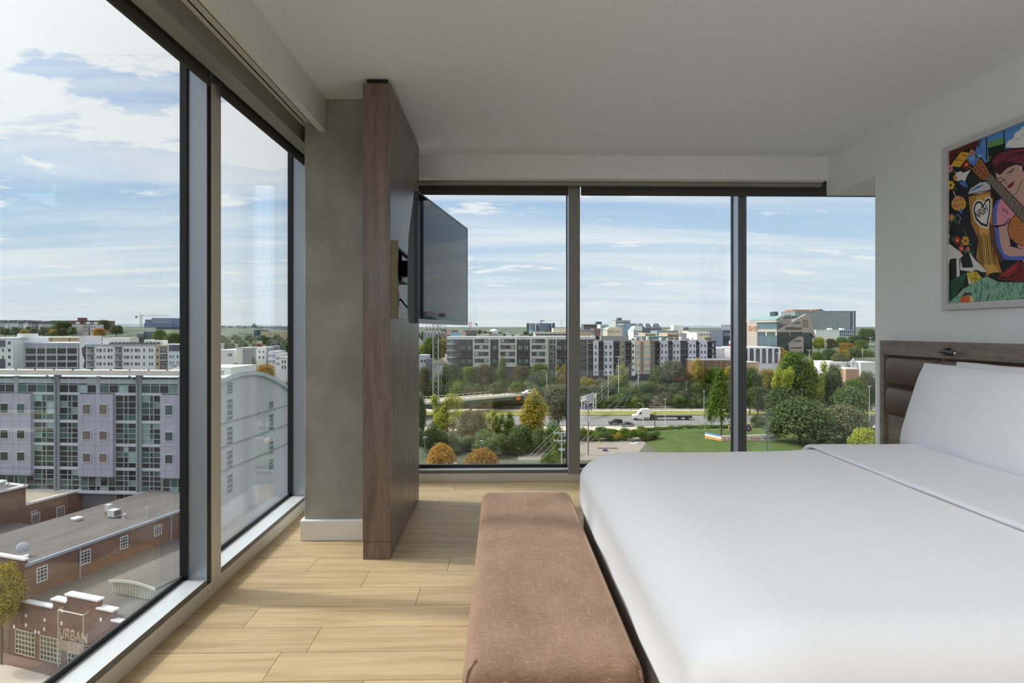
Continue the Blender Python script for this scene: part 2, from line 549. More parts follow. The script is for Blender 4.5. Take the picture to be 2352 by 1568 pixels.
M_wood = wood_mat("smoked_oak_veneer", L(98, 83, 75), L(134, 117, 106), (7, 7, 0.7), 0.36)
M_hbw = wood_mat("grey_brown_oak", L(118, 107, 96), L(148, 137, 124), (6, 0.6, 6), 0.5)
M_bronze = mat("olive_bronze_metal", L(86, 76, 56), 0.4, metal=0.6, var=0.05)
M_black = mat("black_plastic", L(18, 18, 20), 0.35)
M_dark = mat("dark_grey_plastic", L(58, 60, 62), 0.42, var=0.03)
M_silver = mat("silver_plastic", L(150, 154, 158), 0.35, metal=0.5)
M_white = mat("white_plastic", L(225, 225, 222), 0.45)

# --- timber partition with a recess for the television
PX0, PX1, PY0, PY1 = -0.773, -0.618, 3.205, 4.32
pt = thing("wood_partition", ((PX0 + PX1) / 2, (PY0 + PY1) / 2, 0), "tall smoked oak veneer partition panel standing against the concrete column", "partition", kind='thing')
m = MB(); m.box(PX0 + 0.001, PX1 - 0.001, PY0 + 0.001, PY1, 0.0, 0.097); m.build("plinth", M_wood, pt, bevel=0.001)
m = MB()
m.box(PX0, PX1, PY0, PY1, 0.100, 1.351)
m.box(PX0, -0.70, PY0, PY1, 1.351, 1.790)
m.box(-0.70, PX1, PY0, PY0 + 0.020, 1.351, 1.790)
m.box(PX0, PX1, PY0, PY1, 1.790, 2.668)
m.box(PX0 + 0.02, PX1 - 0.02, PY0 + 0.02, PY1, 2.668, 2.70, 1)  # black strip: shade of the gap under the ceiling put into its colour
m.build("panel", [M_wood, M_black], pt)
m = MB(); m.box(PX1, -0.577, PY0 + 0.001, PY0 + 0.020, 1.352, 1.789); m.box(-0.70, -0.62, PY0 + 0.02, PY1, 1.782, 1.790); m.box(-0.70, -0.62, PY0 + 0.02, PY1, 1.351, 1.356)
m.build("recess_lining", M_bronze, pt, bevel=0.001)
m = MB(); m.box(-0.70, -0.694, 3.86, 3.99, 1.434, 1.562); so = m.build("socket_plate", M_white, pt, bevel=0.002)
m = MB(); m.box(-0.694, -0.690, 3.88, 3.97, 1.45, 1.545); m.build("socket", M_black, so)

# --- television on a swivel bracket
TN, TF = Vector((-0.435, 3.0, 0)), Vector((-0.238, 4.10, 0))
TZ0, TZ1 = 1.322, 2.017
tc_ = (TN + TF) / 2
tl = (TF - TN).length
tv = thing("television", (tc_.x, tc_.y, (TZ0 + TZ1) / 2), "wall-bracketed flat television with dark glossy screen turned towards the bed", "television", rz=atan2(TF.y - TN.y, TF.x - TN.x))
hl, hh = tl / 2, (TZ1 - TZ0) / 2
def screen_mat():
    m, nt, b = new_mat("dark_screen_glass")
    b.inputs["Base Color"].default_value = (0.004, 0.005, 0.006, 1)
    b.inputs["Roughness"].default_value = 0.03
    b.inputs["IOR"].default_value = 1.36; setin(b, "Specular IOR Level", 0.3); setin(b, "Specular Tint", (0.75, 0.8, 0.85, 1))
    return m
m = MB(); m.box(-hl + 0.008, hl - 0.008, 0.0005, 0.008, -hh + 0.024, hh - 0.008); m.build("screen", screen_mat(), tv, local=True)
m = MB()
m.box(-hl, hl, -0.001, 0.022, hh - 0.009, hh); m.box(-hl, -hl + 0.009, -0.001, 0.022, -hh, hh - 0.009); m.box(hl - 0.009, hl, -0.001, 0.022, -hh, hh - 0.009)
m.box(-hl + 0.009, hl - 0.009, 0.008, 0.022, -hh, hh - 0.009)
m.build("bezel", M_black, tv, local=True, bevel=0.001)
m = MB(); m.box(-hl + 0.002, hl - 0.002, -0.0025, 0.02, -hh - 0.001, -hh + 0.023); m.build("lower_bezel", M_silver, tv, local=True, bevel=0.0015)
m = MB()
prof = [(-hh, 0.05), (-hh + 0.05, 0.058), (0.0, 0.058), (0.12, 0.052), (hh - 0.06, 0.03), (hh - 0.005, 0.022)]
def tvback(s, t):
    k = t * (len(prof) - 1); i = min(int(k), len(prof) - 2); w = k - i
    z = prof[i][0] * (1 - w) + prof[i + 1][0] * w; d = prof[i][1] * (1 - w) + prof[i + 1][1] * w
    return (-hl + 0.004 + s * (2 * hl - 0.008), d, z)
m.grid(tvback, 4, 10)
n0 = len(m.v)
pts = [tvback(0, t / 10) for t in range(11)]
for sx in (0, 1):
    ps = [tvback(sx, t / 10) for t in range(11)]
    m.poly(ps + [(ps[-1][0], 0.021, hh - 0.005), (ps[0][0], 0.021, -hh)])
a = tvback(0, 0); b2 = tvback(1, 0)
m.poly([a, b2, (b2[0], 0.021, -hh), (a[0], 0.021, -hh)])
m.build("back_housing", M_dark, tv, local=True, weld=True)
m = MB(); m.box(-0.10, 0.10, 0.058, 0.075, -0.12, 0.12); m.box(-0.03, 0.03, 0.075, 0.37, -0.05, 0.05); m.cyl((0, 0.36, -0.08), (0, 0.36, 0.08), 0.022, n=12)
m.build("swivel_arm", M_black, tv, local=True, bevel=0.002)
mp_ = thing("media_box", (-0.67, 3.87, 1.60), "small black media box mounted inside the partition recess behind the television", "media box")
m = MB(); m.box(-0.70, -0.64, 3.70, 4.04, 1.605, 1.775); m.build("case", M_black, mp_, bevel=0.004)
m = MB(); m.box(-0.6405, -0.637, 3.74, 4.0, 1.62, 1.64); m.build("vent", M_dark, mp_)
cbm = MB()
cpts = [Vector((-0.69, 3.93, 1.50)) * (1 - t) + Vector((-0.405, 3.56, 1.47)) * t + Vector((0, 0, -0.09 * sin(pi * t))) for t in [i / 10 for i in range(11)]]
cbm.tube(cpts, 0.006, 8)
tag(cbm.build("power_cable", M_black, smooth=True), "thin black cable running from the wall socket to the television", "cable")

# --- bench in brown slub velvet
def velvet():
    m, nt, b = new_mat("brown_slub_velvet")
    N, LK = nt.nodes.new, nt.links.new
    tc = N("ShaderNodeTexCoord")
    def streak(sc, lo, hi):
        mp = N("ShaderNodeMapping"); mp.inputs["Scale"].default_value = sc
        LK(tc.outputs["Object"], mp.inputs["Vector"])
        n = N("ShaderNodeTexNoise"); n.inputs["Scale"].default_value = 1.0; n.inputs["Detail"].default_value = 3; n.inputs["Roughness"].default_value = 0.65
        LK(mp.outputs[0], n.inputs["Vector"])
        r = N("ShaderNodeMapRange"); r.inputs["From Min"].default_value = lo; r.inputs["From Max"].default_value = hi
        LK(n.outputs["Fac"], r.inputs["Value"])
        return r.outputs["Result"]
    s1 = streak((420, 14, 420), 0.60, 0.78)
    s2 = streak((26, 460, 200), 0.60, 0.78)
    s3 = streak((7, 5, 7), 0.25, 0.75)
    s4 = streak((90, 160, 90), 0.3, 0.75)
    ad = N("ShaderNodeMath"); ad.operation = 'MAXIMUM'; LK(s1, ad.inputs[0]); LK(s2, ad.inputs[1])
    r0 = N("ShaderNodeMix"); r0.data_type = 'RGBA'
    r0.inputs[6].default_value = L(136, 107, 89); r0.inputs[7].default_value = L(166, 136, 116)
    LK(s3, r0.inputs["Factor"])
    r1 = N("ShaderNodeMix"); r1.data_type = 'RGBA'; r1.blend_type = 'MULTIPLY'
    LK(r0.outputs[2], r1.inputs[6]); r1.inputs[7].default_value = (0.72, 0.70, 0.68, 1); LK(s4, r1.inputs["Factor"])
    r2 = N("ShaderNodeMix"); r2.data_type = 'RGBA'
    LK(r1.outputs[2], r2.inputs[6]); r2.inputs[7].default_value = L(214, 176, 140); LK(ad.outputs[0], r2.inputs["Factor"])
    LK(r2.outputs[2], b.inputs["Base Color"])
    b.inputs["Roughness"].default_value = 0.85
    setin(b, "Specular IOR Level", 0.15)
    setin(b, "Sheen Weight", 0.9); setin(b, "Sheen Roughness", 0.3); setin(b, "Sheen Tint", L(255, 225, 200))
    bp = N("ShaderNodeBump"); bp.inputs["Strength"].default_value = 0.25; bp.inputs["Distance"].default_value = 0.002
    LK(ad.outputs[0], bp.inputs["Height"]); LK(bp.outputs["Normal"], b.inputs["Normal"])
    return m
M_velvet = velvet()
BX0, BX1, BY0, BY1, BZ = -0.100, 0.376, 1.462, 3.07, 0.432
bench = thing("bench", ((BX0 + BX1) / 2, (BY0 + BY1) / 2, 0), "long bench upholstered in brown slub velvet at the foot of the bed", "bench")
def rbox(x0, x1, y0, y1, z0, z1, r, crown, bulge, n=14, ny=44):
    """Rounded upholstered block: super-ellipse outline in plan, rounded upper edge."""
    m = MB()
    cx, cy = (x0 + x1) / 2, (y0 + y1) / 2
    hx, hy = (x1 - x0) / 2, (y1 - y0) / 2
    def ring(inset, z):
        out = []
        rc = max(0.004, r * 0.8 - inset * 0.6)
        ax, ay = hx - inset - rc, hy - inset - rc
        for qx, qy, a0 in ((1, -1, -pi / 2), (1, 1, 0), (-1, 1, pi / 2), (-1, -1, pi)):
            for i in range(7):
                a = a0 + (pi / 2) * i / 6
                out.append((cx + qx * ax + rc * cos(a), cy + qy * ay + rc * sin(a), z))
            # straight run to the next corner
            nxt = {(1, -1): (1, 1), (1, 1): (-1, 1), (-1, 1): (-1, -1), (-1, -1): (1, -1)}[(qx, qy)]
            k = ny if qx == nxt[0] else n
            a = a0 + pi / 2
            p = Vector((cx + qx * ax + rc * cos(a), cy + qy * ay + rc * sin(a)))
            q = Vector((cx + nxt[0] * ax + rc * cos(a), cy + nxt[1] * ay + rc * sin(a)))
            for i in range(1, k):
                w = p.lerp(q, i / k); out.append((w.x, w.y, z))
        return out
    levels = []
    for i in range(9):
        t = i / 8
        levels.append((-bulge * sin(pi * t), z0 + (z1 - r - z0) * t))
    for i in range(1, 8):
        a = pi / 2 * i / 7
        levels.append((r * (1 - cos(a)), z1 - r + r * sin(a)))
    k = min(hx, hy) - r
    for i in range(1, 8):
        t = i / 8
        levels.append((r + k * t, z1 + crown * sin(pi / 2 * t)))
    rings = []
    for ins, z in levels:
        if ins <= r:
            rings.append(ring(ins, z))
        else:
            base = ring(r, z); t = (ins - r) / k
            out = []
            for (x, y, _z) in base:
                nx = cx + (x - cx) * (1 - t)
                lim = hy - hx
                yy = y - cy
                ny_ = (yy - (max(-lim, min(lim, yy)))) * (1 - t) + max(-lim, min(lim, yy))
                out.append((nx, cy + ny_, z))
            rings.append(out)
    N_ = len(rings[0])
    vs = [p for rg in rings for p in rg]
    fs = []
    for j in range(len(rings) - 1):
        for i in range(N_):
            q = (i + 1) % N_
            fs.append((j * N_ + i, j * N_ + q, (j + 1) * N_ + q, (j + 1) * N_ + i))
    m.add(vs, fs)
    # close the ridge
    top = (len(rings) - 1) * N_
    lim = hy - hx
    m.poly(list(reversed(rings[0])))
    m.poly(rings[-1])
    return m
rb = rbox(BX0, BX1, BY0, BY1, 0.10, BZ - 0.010, 0.046, 0.010, 0.010)
rb.build("upholstered_seat", M_velvet, bench, smooth=True)
m = MB()
m.tube([(BX0 + 0.008, BY0 + 0.006, 0.11), (BX0 + 0.007, BY0 + 0.005, BZ - 0.07), (BX0 + 0.014, BY0 + 0.012, BZ - 0.03), (BX0 + 0.035, BY0 + 0.032, BZ - 0.0105)], 0.0035, 6)
m.build("seam", M_velvet, bench, smooth=True)
m = MB()
m.tube([(BX1 - 0.008, BY0 + 0.006, 0.11), (BX1 - 0.007, BY0 + 0.005, BZ - 0.07), (BX1 - 0.014, BY0 + 0.012, BZ - 0.03), (BX1 - 0.035, BY0 + 0.032, BZ - 0.0105)], 0.0035, 6)
m.build("seam", M_velvet, bench, smooth=True)
for lx in (BX0 + 0.06, BX1 - 0.06):
    for ly in (BY0 + 0.09, BY1 - 0.09):
        m = MB(); m.cyl((lx, ly, 0.0), (lx, ly, 0.105), 0.022, 0.026, 14); m.build("leg", M_black, bench, smooth=False)

# --- bed
M_linen = mat("white_cotton", L(240, 240, 243), 0.85, var=0.01, scale=40, bump=0.06, bscale=9, spec=0.2, sheen=0.15)
M_sheet = mat("white_percale", L(236, 236, 242), 0.8, var=0.01, scale=40, bump=0.05, bscale=11, spec=0.25, sheen=0.1)
M_base = mat("taupe_upholstery", L(168, 157, 146), 0.9, var=0.06, scale=300, bump=0.1, bscale=500, sheen=0.2)
bed = thing("bed", (1.5, 2.05, 0), "wide bed base with taupe upholstered sides under white bedding", "bed")
m = MB(); m.box(0.425, 2.575, 1.17, 2.93, 0.06, 0.40); m.build("upholstered_base", M_base, bed, bevel=0.02, seg=3)
m = MB(); m.box(0.52, 2.56, 1.22, 2.88, 0.402, 0.60); m.build("mattress", M_linen, bed, bevel=0.05, seg=4)
for lx in (0.5, 2.5):
    for ly in (1.25, 2.85):
        m = MB(); m.cyl((lx, ly, 0), (lx, ly, 0.06), 0.03, n=12); m.build("foot", M_black, bed)

def smooth01(t):
    t = max(0.0, min(1.0, t)); return t * t * (3 - 2 * t)
def drape(xa, xb, ya, yb, zt, ax, ay, b, drop, foot=True, seed=1, nu=90, nv=90, wr=0.004, sag=0.0, flare=0.004, hem=None):
    """Cloth laid over a block: flat inside, rounded over the edges, hanging to a hem."""
    m = MB()
    off = Vector((seed * 3.1, seed * 1.7, 0.3))
    s0 = xa if not foot else xa + ax - ax * (1 + drop / b)
    def fn(u, v):
        s = s0 + (xb - s0) * u
        t0 = ya + ay - ay * (1 + drop / b); t1 = yb - ay + ay * (1 + drop / b)
        t = t0 + (t1 - t0) * v
        ox = min(0, s - (xa + ax)) if foot else 0
        oy = t - (ya + ay) if t < ya + ay else (t - (yb - ay) if t > yb - ay else 0)
        nx, ny = ox / ax, oy / ay
        rho = math.hypot(nx, ny)
        x = s - ox; y = t - oy
        dn = 0
        if rho > 0:
            th = min(rho, 1) * pi / 2
            k = sin(th) / rho
            ex = max(0, rho - 1)
            dn = b * (1 - cos(th)) + min(ex * b, drop - 0.0)
            fl = 1 + 0.02 * min(1, ex)
            x += ax * nx * k * fl; y += ay * ny * k * fl
            if ex > 0:
                wv = flare * min(1, ex) * (0.6 * sin(9 * s + 7 * t + seed) + 0.4 * sin(17 * t - 5 * s))
                x += wv * nx / rho; y += wv * ny / rho
        w = mnoise.noise(Vector((s * 1.3, t * 1.3, 0)) + off) * 1.6 + 0.5 * mnoise.noise(Vector((s * 4, t * 3, 0)) + off)
        if foot and nx < 0 and ny != 0 and t < ya + ay * 1.0 and rho > 0.8:
            q_ = abs(abs(nx) - abs(ny)) / max(rho, .1)          # tucked pleat at the corner
            k_ = max(0, 1 - q_ / 0.35) * smooth01((rho - 0.8) / 0.6)
            x += 0.030 * k_; y += 0.030 * k_
        cx = (s - (xa + xb) / 2) / max(0.1, (xb - xa) / 2); cy = (t - (ya + yb) / 2) / ((yb - ya) / 2)
        z = zt - dn + wr * w - sag * max(0, 1 - cy * cy)
        return (x, y, z)
    m.grid(fn, nu, nv)
    return m
dv = drape(0.400, 1.66, 1.10, 2.985, 0.672, 0.24, 0.13, 0.125, 0.135, seed=2, wr=0.006)
duvet = dv.build("duvet", M_linen, smooth=True)
md = duvet.modifiers.new("thick", 'SOLIDIFY'); md.thickness = 0.022; md.offset = -1
tag(duvet, "smooth white duvet spread over the bed down to the foot", "duvet")
sf = drape(1.590, 2.44, 1.085, 3.0, 0.695, 0.1, 0.12, 0.12, 0.14, foot=False, seed=5, wr=0.006, nu=50)
# rolled front hem
sheet = sf.build("folded_sheet", M_sheet, smooth=True)
md = sheet.modifiers.new("thick", 'SOLIDIFY'); md.thickness = 0.014; md.offset = -1
tag(sheet, "white top sheet folded back over the duvet below the pillows", "sheet")

def pillow(name, c, ly, lz, th, tilt, yaw, seed, label):
    m = MB()
    nu, nv = 44, 30
    off = Vector((seed * 2.3, seed, 0))
    R = Matrix.Rotation(yaw, 4, 'Z') @ Matrix.Rotation(tilt, 4, 'Y')
    def side(sg):
        def fn(u, v):
            a, b = u * 2 - 1, v * 2 - 1
            ea, eb = abs(a), abs(b)
            t = (max(0, 1 - ea ** 2.6) ** 0.55) * (max(0, 1 - eb ** 2.6) ** 0.55)
            pin_y = 1 - 0.07 * (1 - eb ** 2) * (ea ** 3) * 0.4
            pin_z = 1 - 0.10 * (1 - ea ** 2) * 0.35
            wr = 0.10 * mnoise.noise(Vector((a * 2.2, b * 1.7, sg)) + off)
            p = Vector((sg * th / 2 * t * (1 + wr), a * ly / 2 * pin_y, b * lz / 2 * pin_z + 0.006 * mnoise.noise(Vector((a * 3, 0.2, 0)) + off)))
            return R @ p + Vector(c)
        return fn
    m.grid(side(-1), nu, nv); m.grid(side(1), nu, nv)
    o = m.build(name, M_sheet, smooth=True, weld=True)
    return tag(o, label, "pillow", "bed pillows")
pillow("pillow", (2.225, 2.59, 0.885), 0.97, 0.47, 0.21, radians(17), radians(-3), 1, "white pillow standing in front against the other pillow")
pillow("pillow", (2.415, 2.56, 0.895), 0.95, 0.46, 0.17, radians(14), radians(0), 4, "white pillow standing behind, against the leather headboard")

# --- headboard
M_leather = mat("brown_leather", L(92, 72, 62), 0.42, var=0.06, scale=14, bump=0.08, bscale=240)
HX = 2.60
hd0 = on_x(2020.7, 781.5, HX)
HY1, HZ1 = hd0.y, hd0.z
hbd = thing("headboard", (2.64, 2.0, 0), "grey brown oak headboard with horizontal leather cushions on the right wall", "headboard")
m = MB()
m.box(HX + 0.024, XW, 0.0, HY1 - 0.002, 0.0, HZ1 - 0.003)
m.build("back_panel", M_hbw, hbd)
yl = on_x(2029, 900, HX).y
m = MB(); m.box(HX, XW, yl, HY1, 0, HZ1); m.build("side_rail", M_hbw, hbd, bevel=0.002)
zt_ = on_x(2032, 814, HX).z
ys = on_x(2168, 800, HX).y
m = MB(); m.box(HX, XW, ys + 0.001, yl - 0.001, zt_, HZ1); m.build("top_rail", M_hbw, hbd, bevel=0.0015)
m = MB(); m.box(HX, XW, 0.0, ys - 0.001, zt_, HZ1); m.build("top_rail", M_hbw, hbd, bevel=0.0015)
y_a = on_x(2033, 850, HX).y; y_b = on_x(2157, 850, HX).y
rows = [on_x(2034, v, HX).z for v in (816, 884, 951)]
rows = [(rows[1], rows[0]), (rows[2], rows[1]), (rows[2] * 2 - rows[1], rows[2])]
def cushion(y0, y1, z0, z1):
    m = MB()
    cy, cz = (y0 + y1) / 2, (z0 + z1) / 2
    def fn(u, v):
        a, b = u * 2 - 1, v * 2 - 1
        t = (max(0, 1 - abs(a) ** 9) ** 0.5) * (max(0, 1 - abs(b) ** 2.4) ** 0.55)
        return (HX + 0.024 - 0.052 * t, cy + a * (y1 - y0) / 2 * 0.997, cz + b * (z1 - z0) / 2 * 0.99)
    m.grid(fn, 36, 16)
    return m.build("cushion", M_leather, hbd, smooth=True)
for i, (z0, z1) in enumerate(rows):
    for (a_, b_) in ((y_b + 0.003, y_a), (1.95, y_b - 0.003), (1.0, 1.945)):
        if i == 2 and a_ > 3: continue
        cushion(a_, b_, z0, z1)
rl0 = on_x(2190, 808, HX)
m = MB(); m.cyl((HX + 0.001, rl0.y + 0.035, rl0.z), (HX - 0.02, rl0.y + 0.035, rl0.z), 0.022, n=18); m.build("lamp_base", M_black, hbd, bevel=0.002)
m = MB()
q0 = Vector((HX - 0.03, rl0.y + 0.055, rl0.z + 0.002)); q1 = Vector((HX - 0.05, rl0.y - 0.07, rl0.z - 0.004))
m.cyl(q0, q1, 0.010, 0.0125, 18)
lh = m.build("reading_lamp", M_black, hbd, smooth=False)
dd = (q1 - q0).normalized()
m = MB(); m.cyl(q1, q1 + dd * 0.002, 0.008, n=16); m.build("lens", M_white, lh)

# --- framed print
fx = XW - 0.028
pl = on_x(2165, 341, XW - 0.03); pb = on_x(2165, 712, XW - 0.03)
PYL, PZT, PZB = pl.y, pl.z, pb.z
PW = 1.02
pic = thing("framed_print", (XW - 0.015, PYL - PW / 2, (PZT + PZB) / 2), "white framed pop art print of a woman hugging a guitar", "picture")
M_frame = mat("pale_grey_frame", L(196, 194, 196), 0.45, var=0.02)
fw = 0.03
m = MB()
m.box(XW - 0.032, XW - 0.001, PYL - fw, PYL, PZB, PZT); m.box(XW - 0.032, XW - 0.001, PYL - PW, PYL - PW + fw, PZB, PZT)
m.box(XW - 0.032, XW - 0.001, PYL - PW + fw, PYL - fw, PZB, PZB + fw); m.box(XW - 0.032, XW - 0.001, PYL - PW + fw, PYL - fw, PZT - fw, PZT)
m.build("frame", M_frame, pic, bevel=0.002)
m = MB(); m.box(XW - 0.014, XW - 0.002, PYL - PW + fw, PYL - fw, PZB + fw, PZT - fw); m.build("mount_board", mat("white_board", L(232, 230, 226), 0.8), pic)
AX = XW - 0.0145
def A(zx, zy):
    q = on_x(2150 + zx / 3.267, 240 + zy / 3.267, AX)
    return (q.y, q.z)
pm = {}
pmats = []
def pcol(r, g, b):
    k = (r, g, b)
    if k not in pm:
        pm[k] = len(pmats); pmats.append(mat("ink_%d_%d_%d" % k, L(r, g, b), 0.55, spec=0.3))
    return pm[k]
art = MB(); lay = [0]
y_l, z_t = A(80, 348); z_b = A(76, 1494)[1]
y_r = PYL - PW + fw + 0.012
def shape(col, pts, raw=False, inc=1.0):
    lay[0] += inc
    P = pts if raw else [A(*p) for p in pts]
    P = [(max(y_r, min(y_l, y)), max(z_b, min(z_t, z))) for y, z in P]
    x = AX - 0.00002 * lay[0]
    art.poly([(x, y, z) for y, z in P], pcol(*col))
def blob(col, zx, zy, rx, ry, n=9, seed=0, wob=0.25):
    rr = random.Random(seed + int(zx * 7 + zy))
    shape(col, [(zx + rx * (1 + wob * (rr.random() - .5)) * cos(2 * pi * i / n), zy + ry * (1 + wob * (rr.random() - .5)) * sin(2 * pi * i / n)) for i in range(n)], inc=.25)
def line(col, pts, w):
    """Thin stroke through zoom-pixel points."""
    for (x0, y0), (x1, y1) in zip(pts[:-1], pts[1:]):
        d = math.hypot(x1 - x0, y1 - y0) or 1
        nx, ny = -(y1 - y0) / d * w / 2, (x1 - x0) / d * w / 2
        shape(col, [(x0 + nx, y0 + ny), (x1 + nx, y1 + ny), (x1 - nx, y1 - ny), (x0 - nx, y0 - ny)], inc=.12)
INK = (24, 24, 28)
shape(INK, [(y_l, z_b), (y_r, z_b), (y_r, z_t), (y_l, z_t)], True)
yr_, = (y_r,)
def R_(zx, dz):   # point to the right of the photo's edge, s metres from the print's left edge
    return (y_l - zx, dz)
zc = lambda zy: A(655, zy)[1]
# sky and cloud across the top
ysk = A(345, 300)[0]
shape((86, 146, 206), [(ysk, z_t), (y_r, z_t), (y_r, z_t - 0.30), A(520, 335), A(370, 440), A(300, 330)], True)
shape((226, 226, 226), [A(520, 318), A(535, 280), A(560, 262), A(580, 255), A(592, 212), A(625, 196), A(648, 168), (y_l - 0.62, z_t - 0.03), (y_l - 0.78, z_t - 0.06), (y_l - 0.88, z_t - 0.16), (y_l - 0.80, z_t - 0.3), A(640, 330)], True)
for x_, y_ in ((590, 255), (640, 225)): line(INK, [(x_, y_), (x_ + 22, y_ + 6), (x_ + 40, y_ - 6)], 3)
# bridge tower
shape((20, 36, 26), [(385, 285), (518, 250), (520, 330), (395, 440)])
shape((98, 152, 84), [(388, 282), (516, 245), (516, 292), (388, 326)])
line(INK, [(378, 225), (378, 420)], 9); line(INK, [(510, 178), (510, 290)], 8)
for k in range(3): line((118, 178, 96), [(384, 395 + 14 * k), (415, 388 + 14 * k)], 4)
# red truss
shape((120, 44, 34), [(84, 352), (345, 248), (300, 325), (190, 350), (130, 400), (84, 470)])
for k in range(7):
    line(INK, [(90 + 36 * k, 352 - 14 * k), (112 + 36 * k, 415 - 16 * k)], 6)
    line(INK, [(126 + 36 * k, 345 - 15 * k), (100 + 36 * k, 415 - 14 * k)], 5)
line(INK, [(84, 400), (330, 300)], 6)
# hat and bow
shape((216, 170, 50), [(105, 462), (140, 415), (190, 352), (248, 362), (258, 385), (215, 420), (180, 470)])
line(INK, [(140, 415), (200, 420)], 4); line(INK, [(190, 352), (215, 385), (258, 380)], 4)
shape((92, 132, 208), [(230, 400), (290, 350), (345, 300), (372, 392), (320, 402), (285, 462), (240, 430)])
shape((130, 170, 226), [(250, 400), (320, 370), (360, 385), (300, 398), (262, 425)])
# dark fan of green slats behind the stump
for k in range(7): line((36, 70, 34), [(245 + 18 * k, 600 - 6 * k), (250 + 18 * k, 505 - 3 * k)], 5)
# flowers
rf = random.Random(5)
for (fx_, fy_, s_, c_) in ((105, 482, 24, (214, 130, 140)), (270, 360, 20, (214, 130, 140)), (228, 452, 30, (150, 34, 44)), (112, 605, 30, (212, 178, 60)),
                          (150, 548, 22, (214, 160, 50)), (118, 850, 26, (168, 120, 90)), (160, 1018, 28, (160, 40, 44)), (222, 1022, 32, (206, 150, 50)),
                          (190, 1080, 24, (180, 60, 70)), (240, 1085, 16, (200, 120, 130)), (95, 985, 14, (150, 160, 150))):
    for k in range(6):
        a_ = k * pi / 3 + fx_
        blob(c_, fx_ + s_ * .55 * cos(a_), fy_ + s_ * .7 * sin(a_), s_ * .42, s_ * .5, 7, k)
    blob((220, 190, 70) if c_[0] < 200 else (120, 40, 40), fx_, fy_, s_ * .3, s_ * .36, 7, 3)
    for k in range(2): shape((52, 96, 52), [(fx_ + 20, fy_ + 15 * k), (fx_ + 48, fy_ + 26 + 8 * k), (fx_ + 26, fy_ + 34 + 8 * k)])
blob((206, 160, 54), 172, 742, 56, 58, 11, 2, .15)
for dx_, dy_ in ((-24, -26), (14, -34), (26, 6), (-10, 18), (-34, 12)): blob((196, 110, 106), 172 + dx_, 742 + dy_, 17, 12, 7, 4)
line((206, 150, 160), [(130, 650), (150, 690), (140, 712)], 8)
line((70, 120, 60), [(95, 960), (120, 870), (160, 830)], 7); line((70, 120, 60), [(210, 930), (228, 985)], 8)
line((180, 182, 178), [(170, 900), (186, 850), (160, 820)], 4)
shape((74, 116, 190), [(172, 590), (220, 565), (240, 625), (205, 612)]); shape((74, 116, 190), [(168, 800), (196, 775), (198, 820)])
# white bird
shape((216, 214, 210), [(148, 510), (188, 500), (206, 512), (262, 488), (232, 540), (222, 572), (178, 566), (162, 580)])
# stump
shape((168, 120, 52), [(245, 692), (330, 670), (408, 650), (430, 705), (424, 900), (440, 1090), (498, 1262), (420, 1258), (376, 1300), (372, 1262), (302, 1150), (320, 1010), (268, 900)])
shape((206, 160, 72), [(300, 690), (400, 665), (410, 740), (395, 960), (430, 1160), (470, 1255), (390, 1268), (352, 1180), (335, 1000)])
shape((196, 194, 196), [(240, 672), (262, 630), (330, 585), (412, 575), (415, 640), (330, 668)])
for k in range(4): line((60, 110, 190), [(262 + 14 * k, 650 - 6 * k), (318 + 14 * k, 612 - 4 * k)], 7)
line(INK, [(240, 675), (330, 655), (412, 640)], 5)
for k in range(9):
    x0_ = 315 + 14 * k; line(INK, [(x0_, 960 + 12 * (k % 3)), (x0_ + 6, 1060 + 14 * (k % 4)), (x0_ + 18, 1190 + 8 * (k % 3))], 4 + (k % 3))
shape((92, 62, 42), [(398, 880), (446, 930), (480, 1110), (505, 1180), (470, 1170), (420, 1060)])
# heart
shape((222, 220, 216), [(272, 790), (285, 735), (312, 712), (345, 716), (358, 735), (374, 700), (405, 690), (420, 720), (418, 800), (392, 935), (330, 915), (290, 870)])
shape(INK, [(280, 790), (292, 744), (314, 724), (340, 728), (356, 752), (376, 712), (402, 702), (411, 728), (408, 800), (386, 920), (336, 902), (298, 860)])
shape((222, 220, 216), [(291, 792), (300, 754), (318, 738), (336, 742), (352, 775), (378, 730), (396, 718), (402, 738), (399, 800), (380, 900), (342, 886), (308, 850)])
# white torn paper and leaf
shape((214, 212, 208), [(76, 1028), (135, 1070), (182, 1105), (205, 1132), (176, 1160), (182, 1312), (156, 1312), (154, 1152), (106, 1160), (96, 1220), (78, 1310)])
shape((214, 212, 208), [(246, 1100), (292, 1160), (384, 1252), (352, 1258), (300, 1238), (270, 1256), (182, 1240), (186, 1150), (200, 1225), (282, 1220)])
shape((206, 178, 56), [(230, 1262), (306, 1250), (412, 1382), (300, 1402), (244, 1340)])
line(INK, [(300, 1252), (300, 1330)], 4); line(INK, [(262, 1300), (340, 1318)], 4)
shape((214, 212, 208), [(238, 1290), (256, 1322), (300, 1352), (348, 1366), (300, 1376), (252, 1362)])
shape((130, 176, 150), [A(76, 1494), A(150, 1440), A(204, 1384), A(300, 1330), A(380, 1288), A(470, 1330), A(655, 1335), (y_r, z_b + 0.16), (y_r, z_b)], True)
shape((40, 84, 60), [(76, 1338), (150, 1300), (234, 1256), (216, 1330), (122, 1468), (76, 1495)])
for k in range(3): line(INK, [(80, 1360 + 40 * k), (200 - 36 * k, 1340 + 36 * k)], 3)
line(INK, [(112, 1322), (110, 1450)], 3); line(INK, [(165, 1296), (160, 1410)], 3)
for k in range(90):
    gx_, gy_ = rf.uniform(150, 660), rf.uniform(1330, 1490)
    hgt = rf.uniform(25, 60)
    shape((34, 72, 58) if k % 3 else (70, 116, 96), [(gx_, gy_), (gx_ + 7, gy_), (gx_ + rf.uniform(-12, 20), gy_ - hgt)], inc=.1)
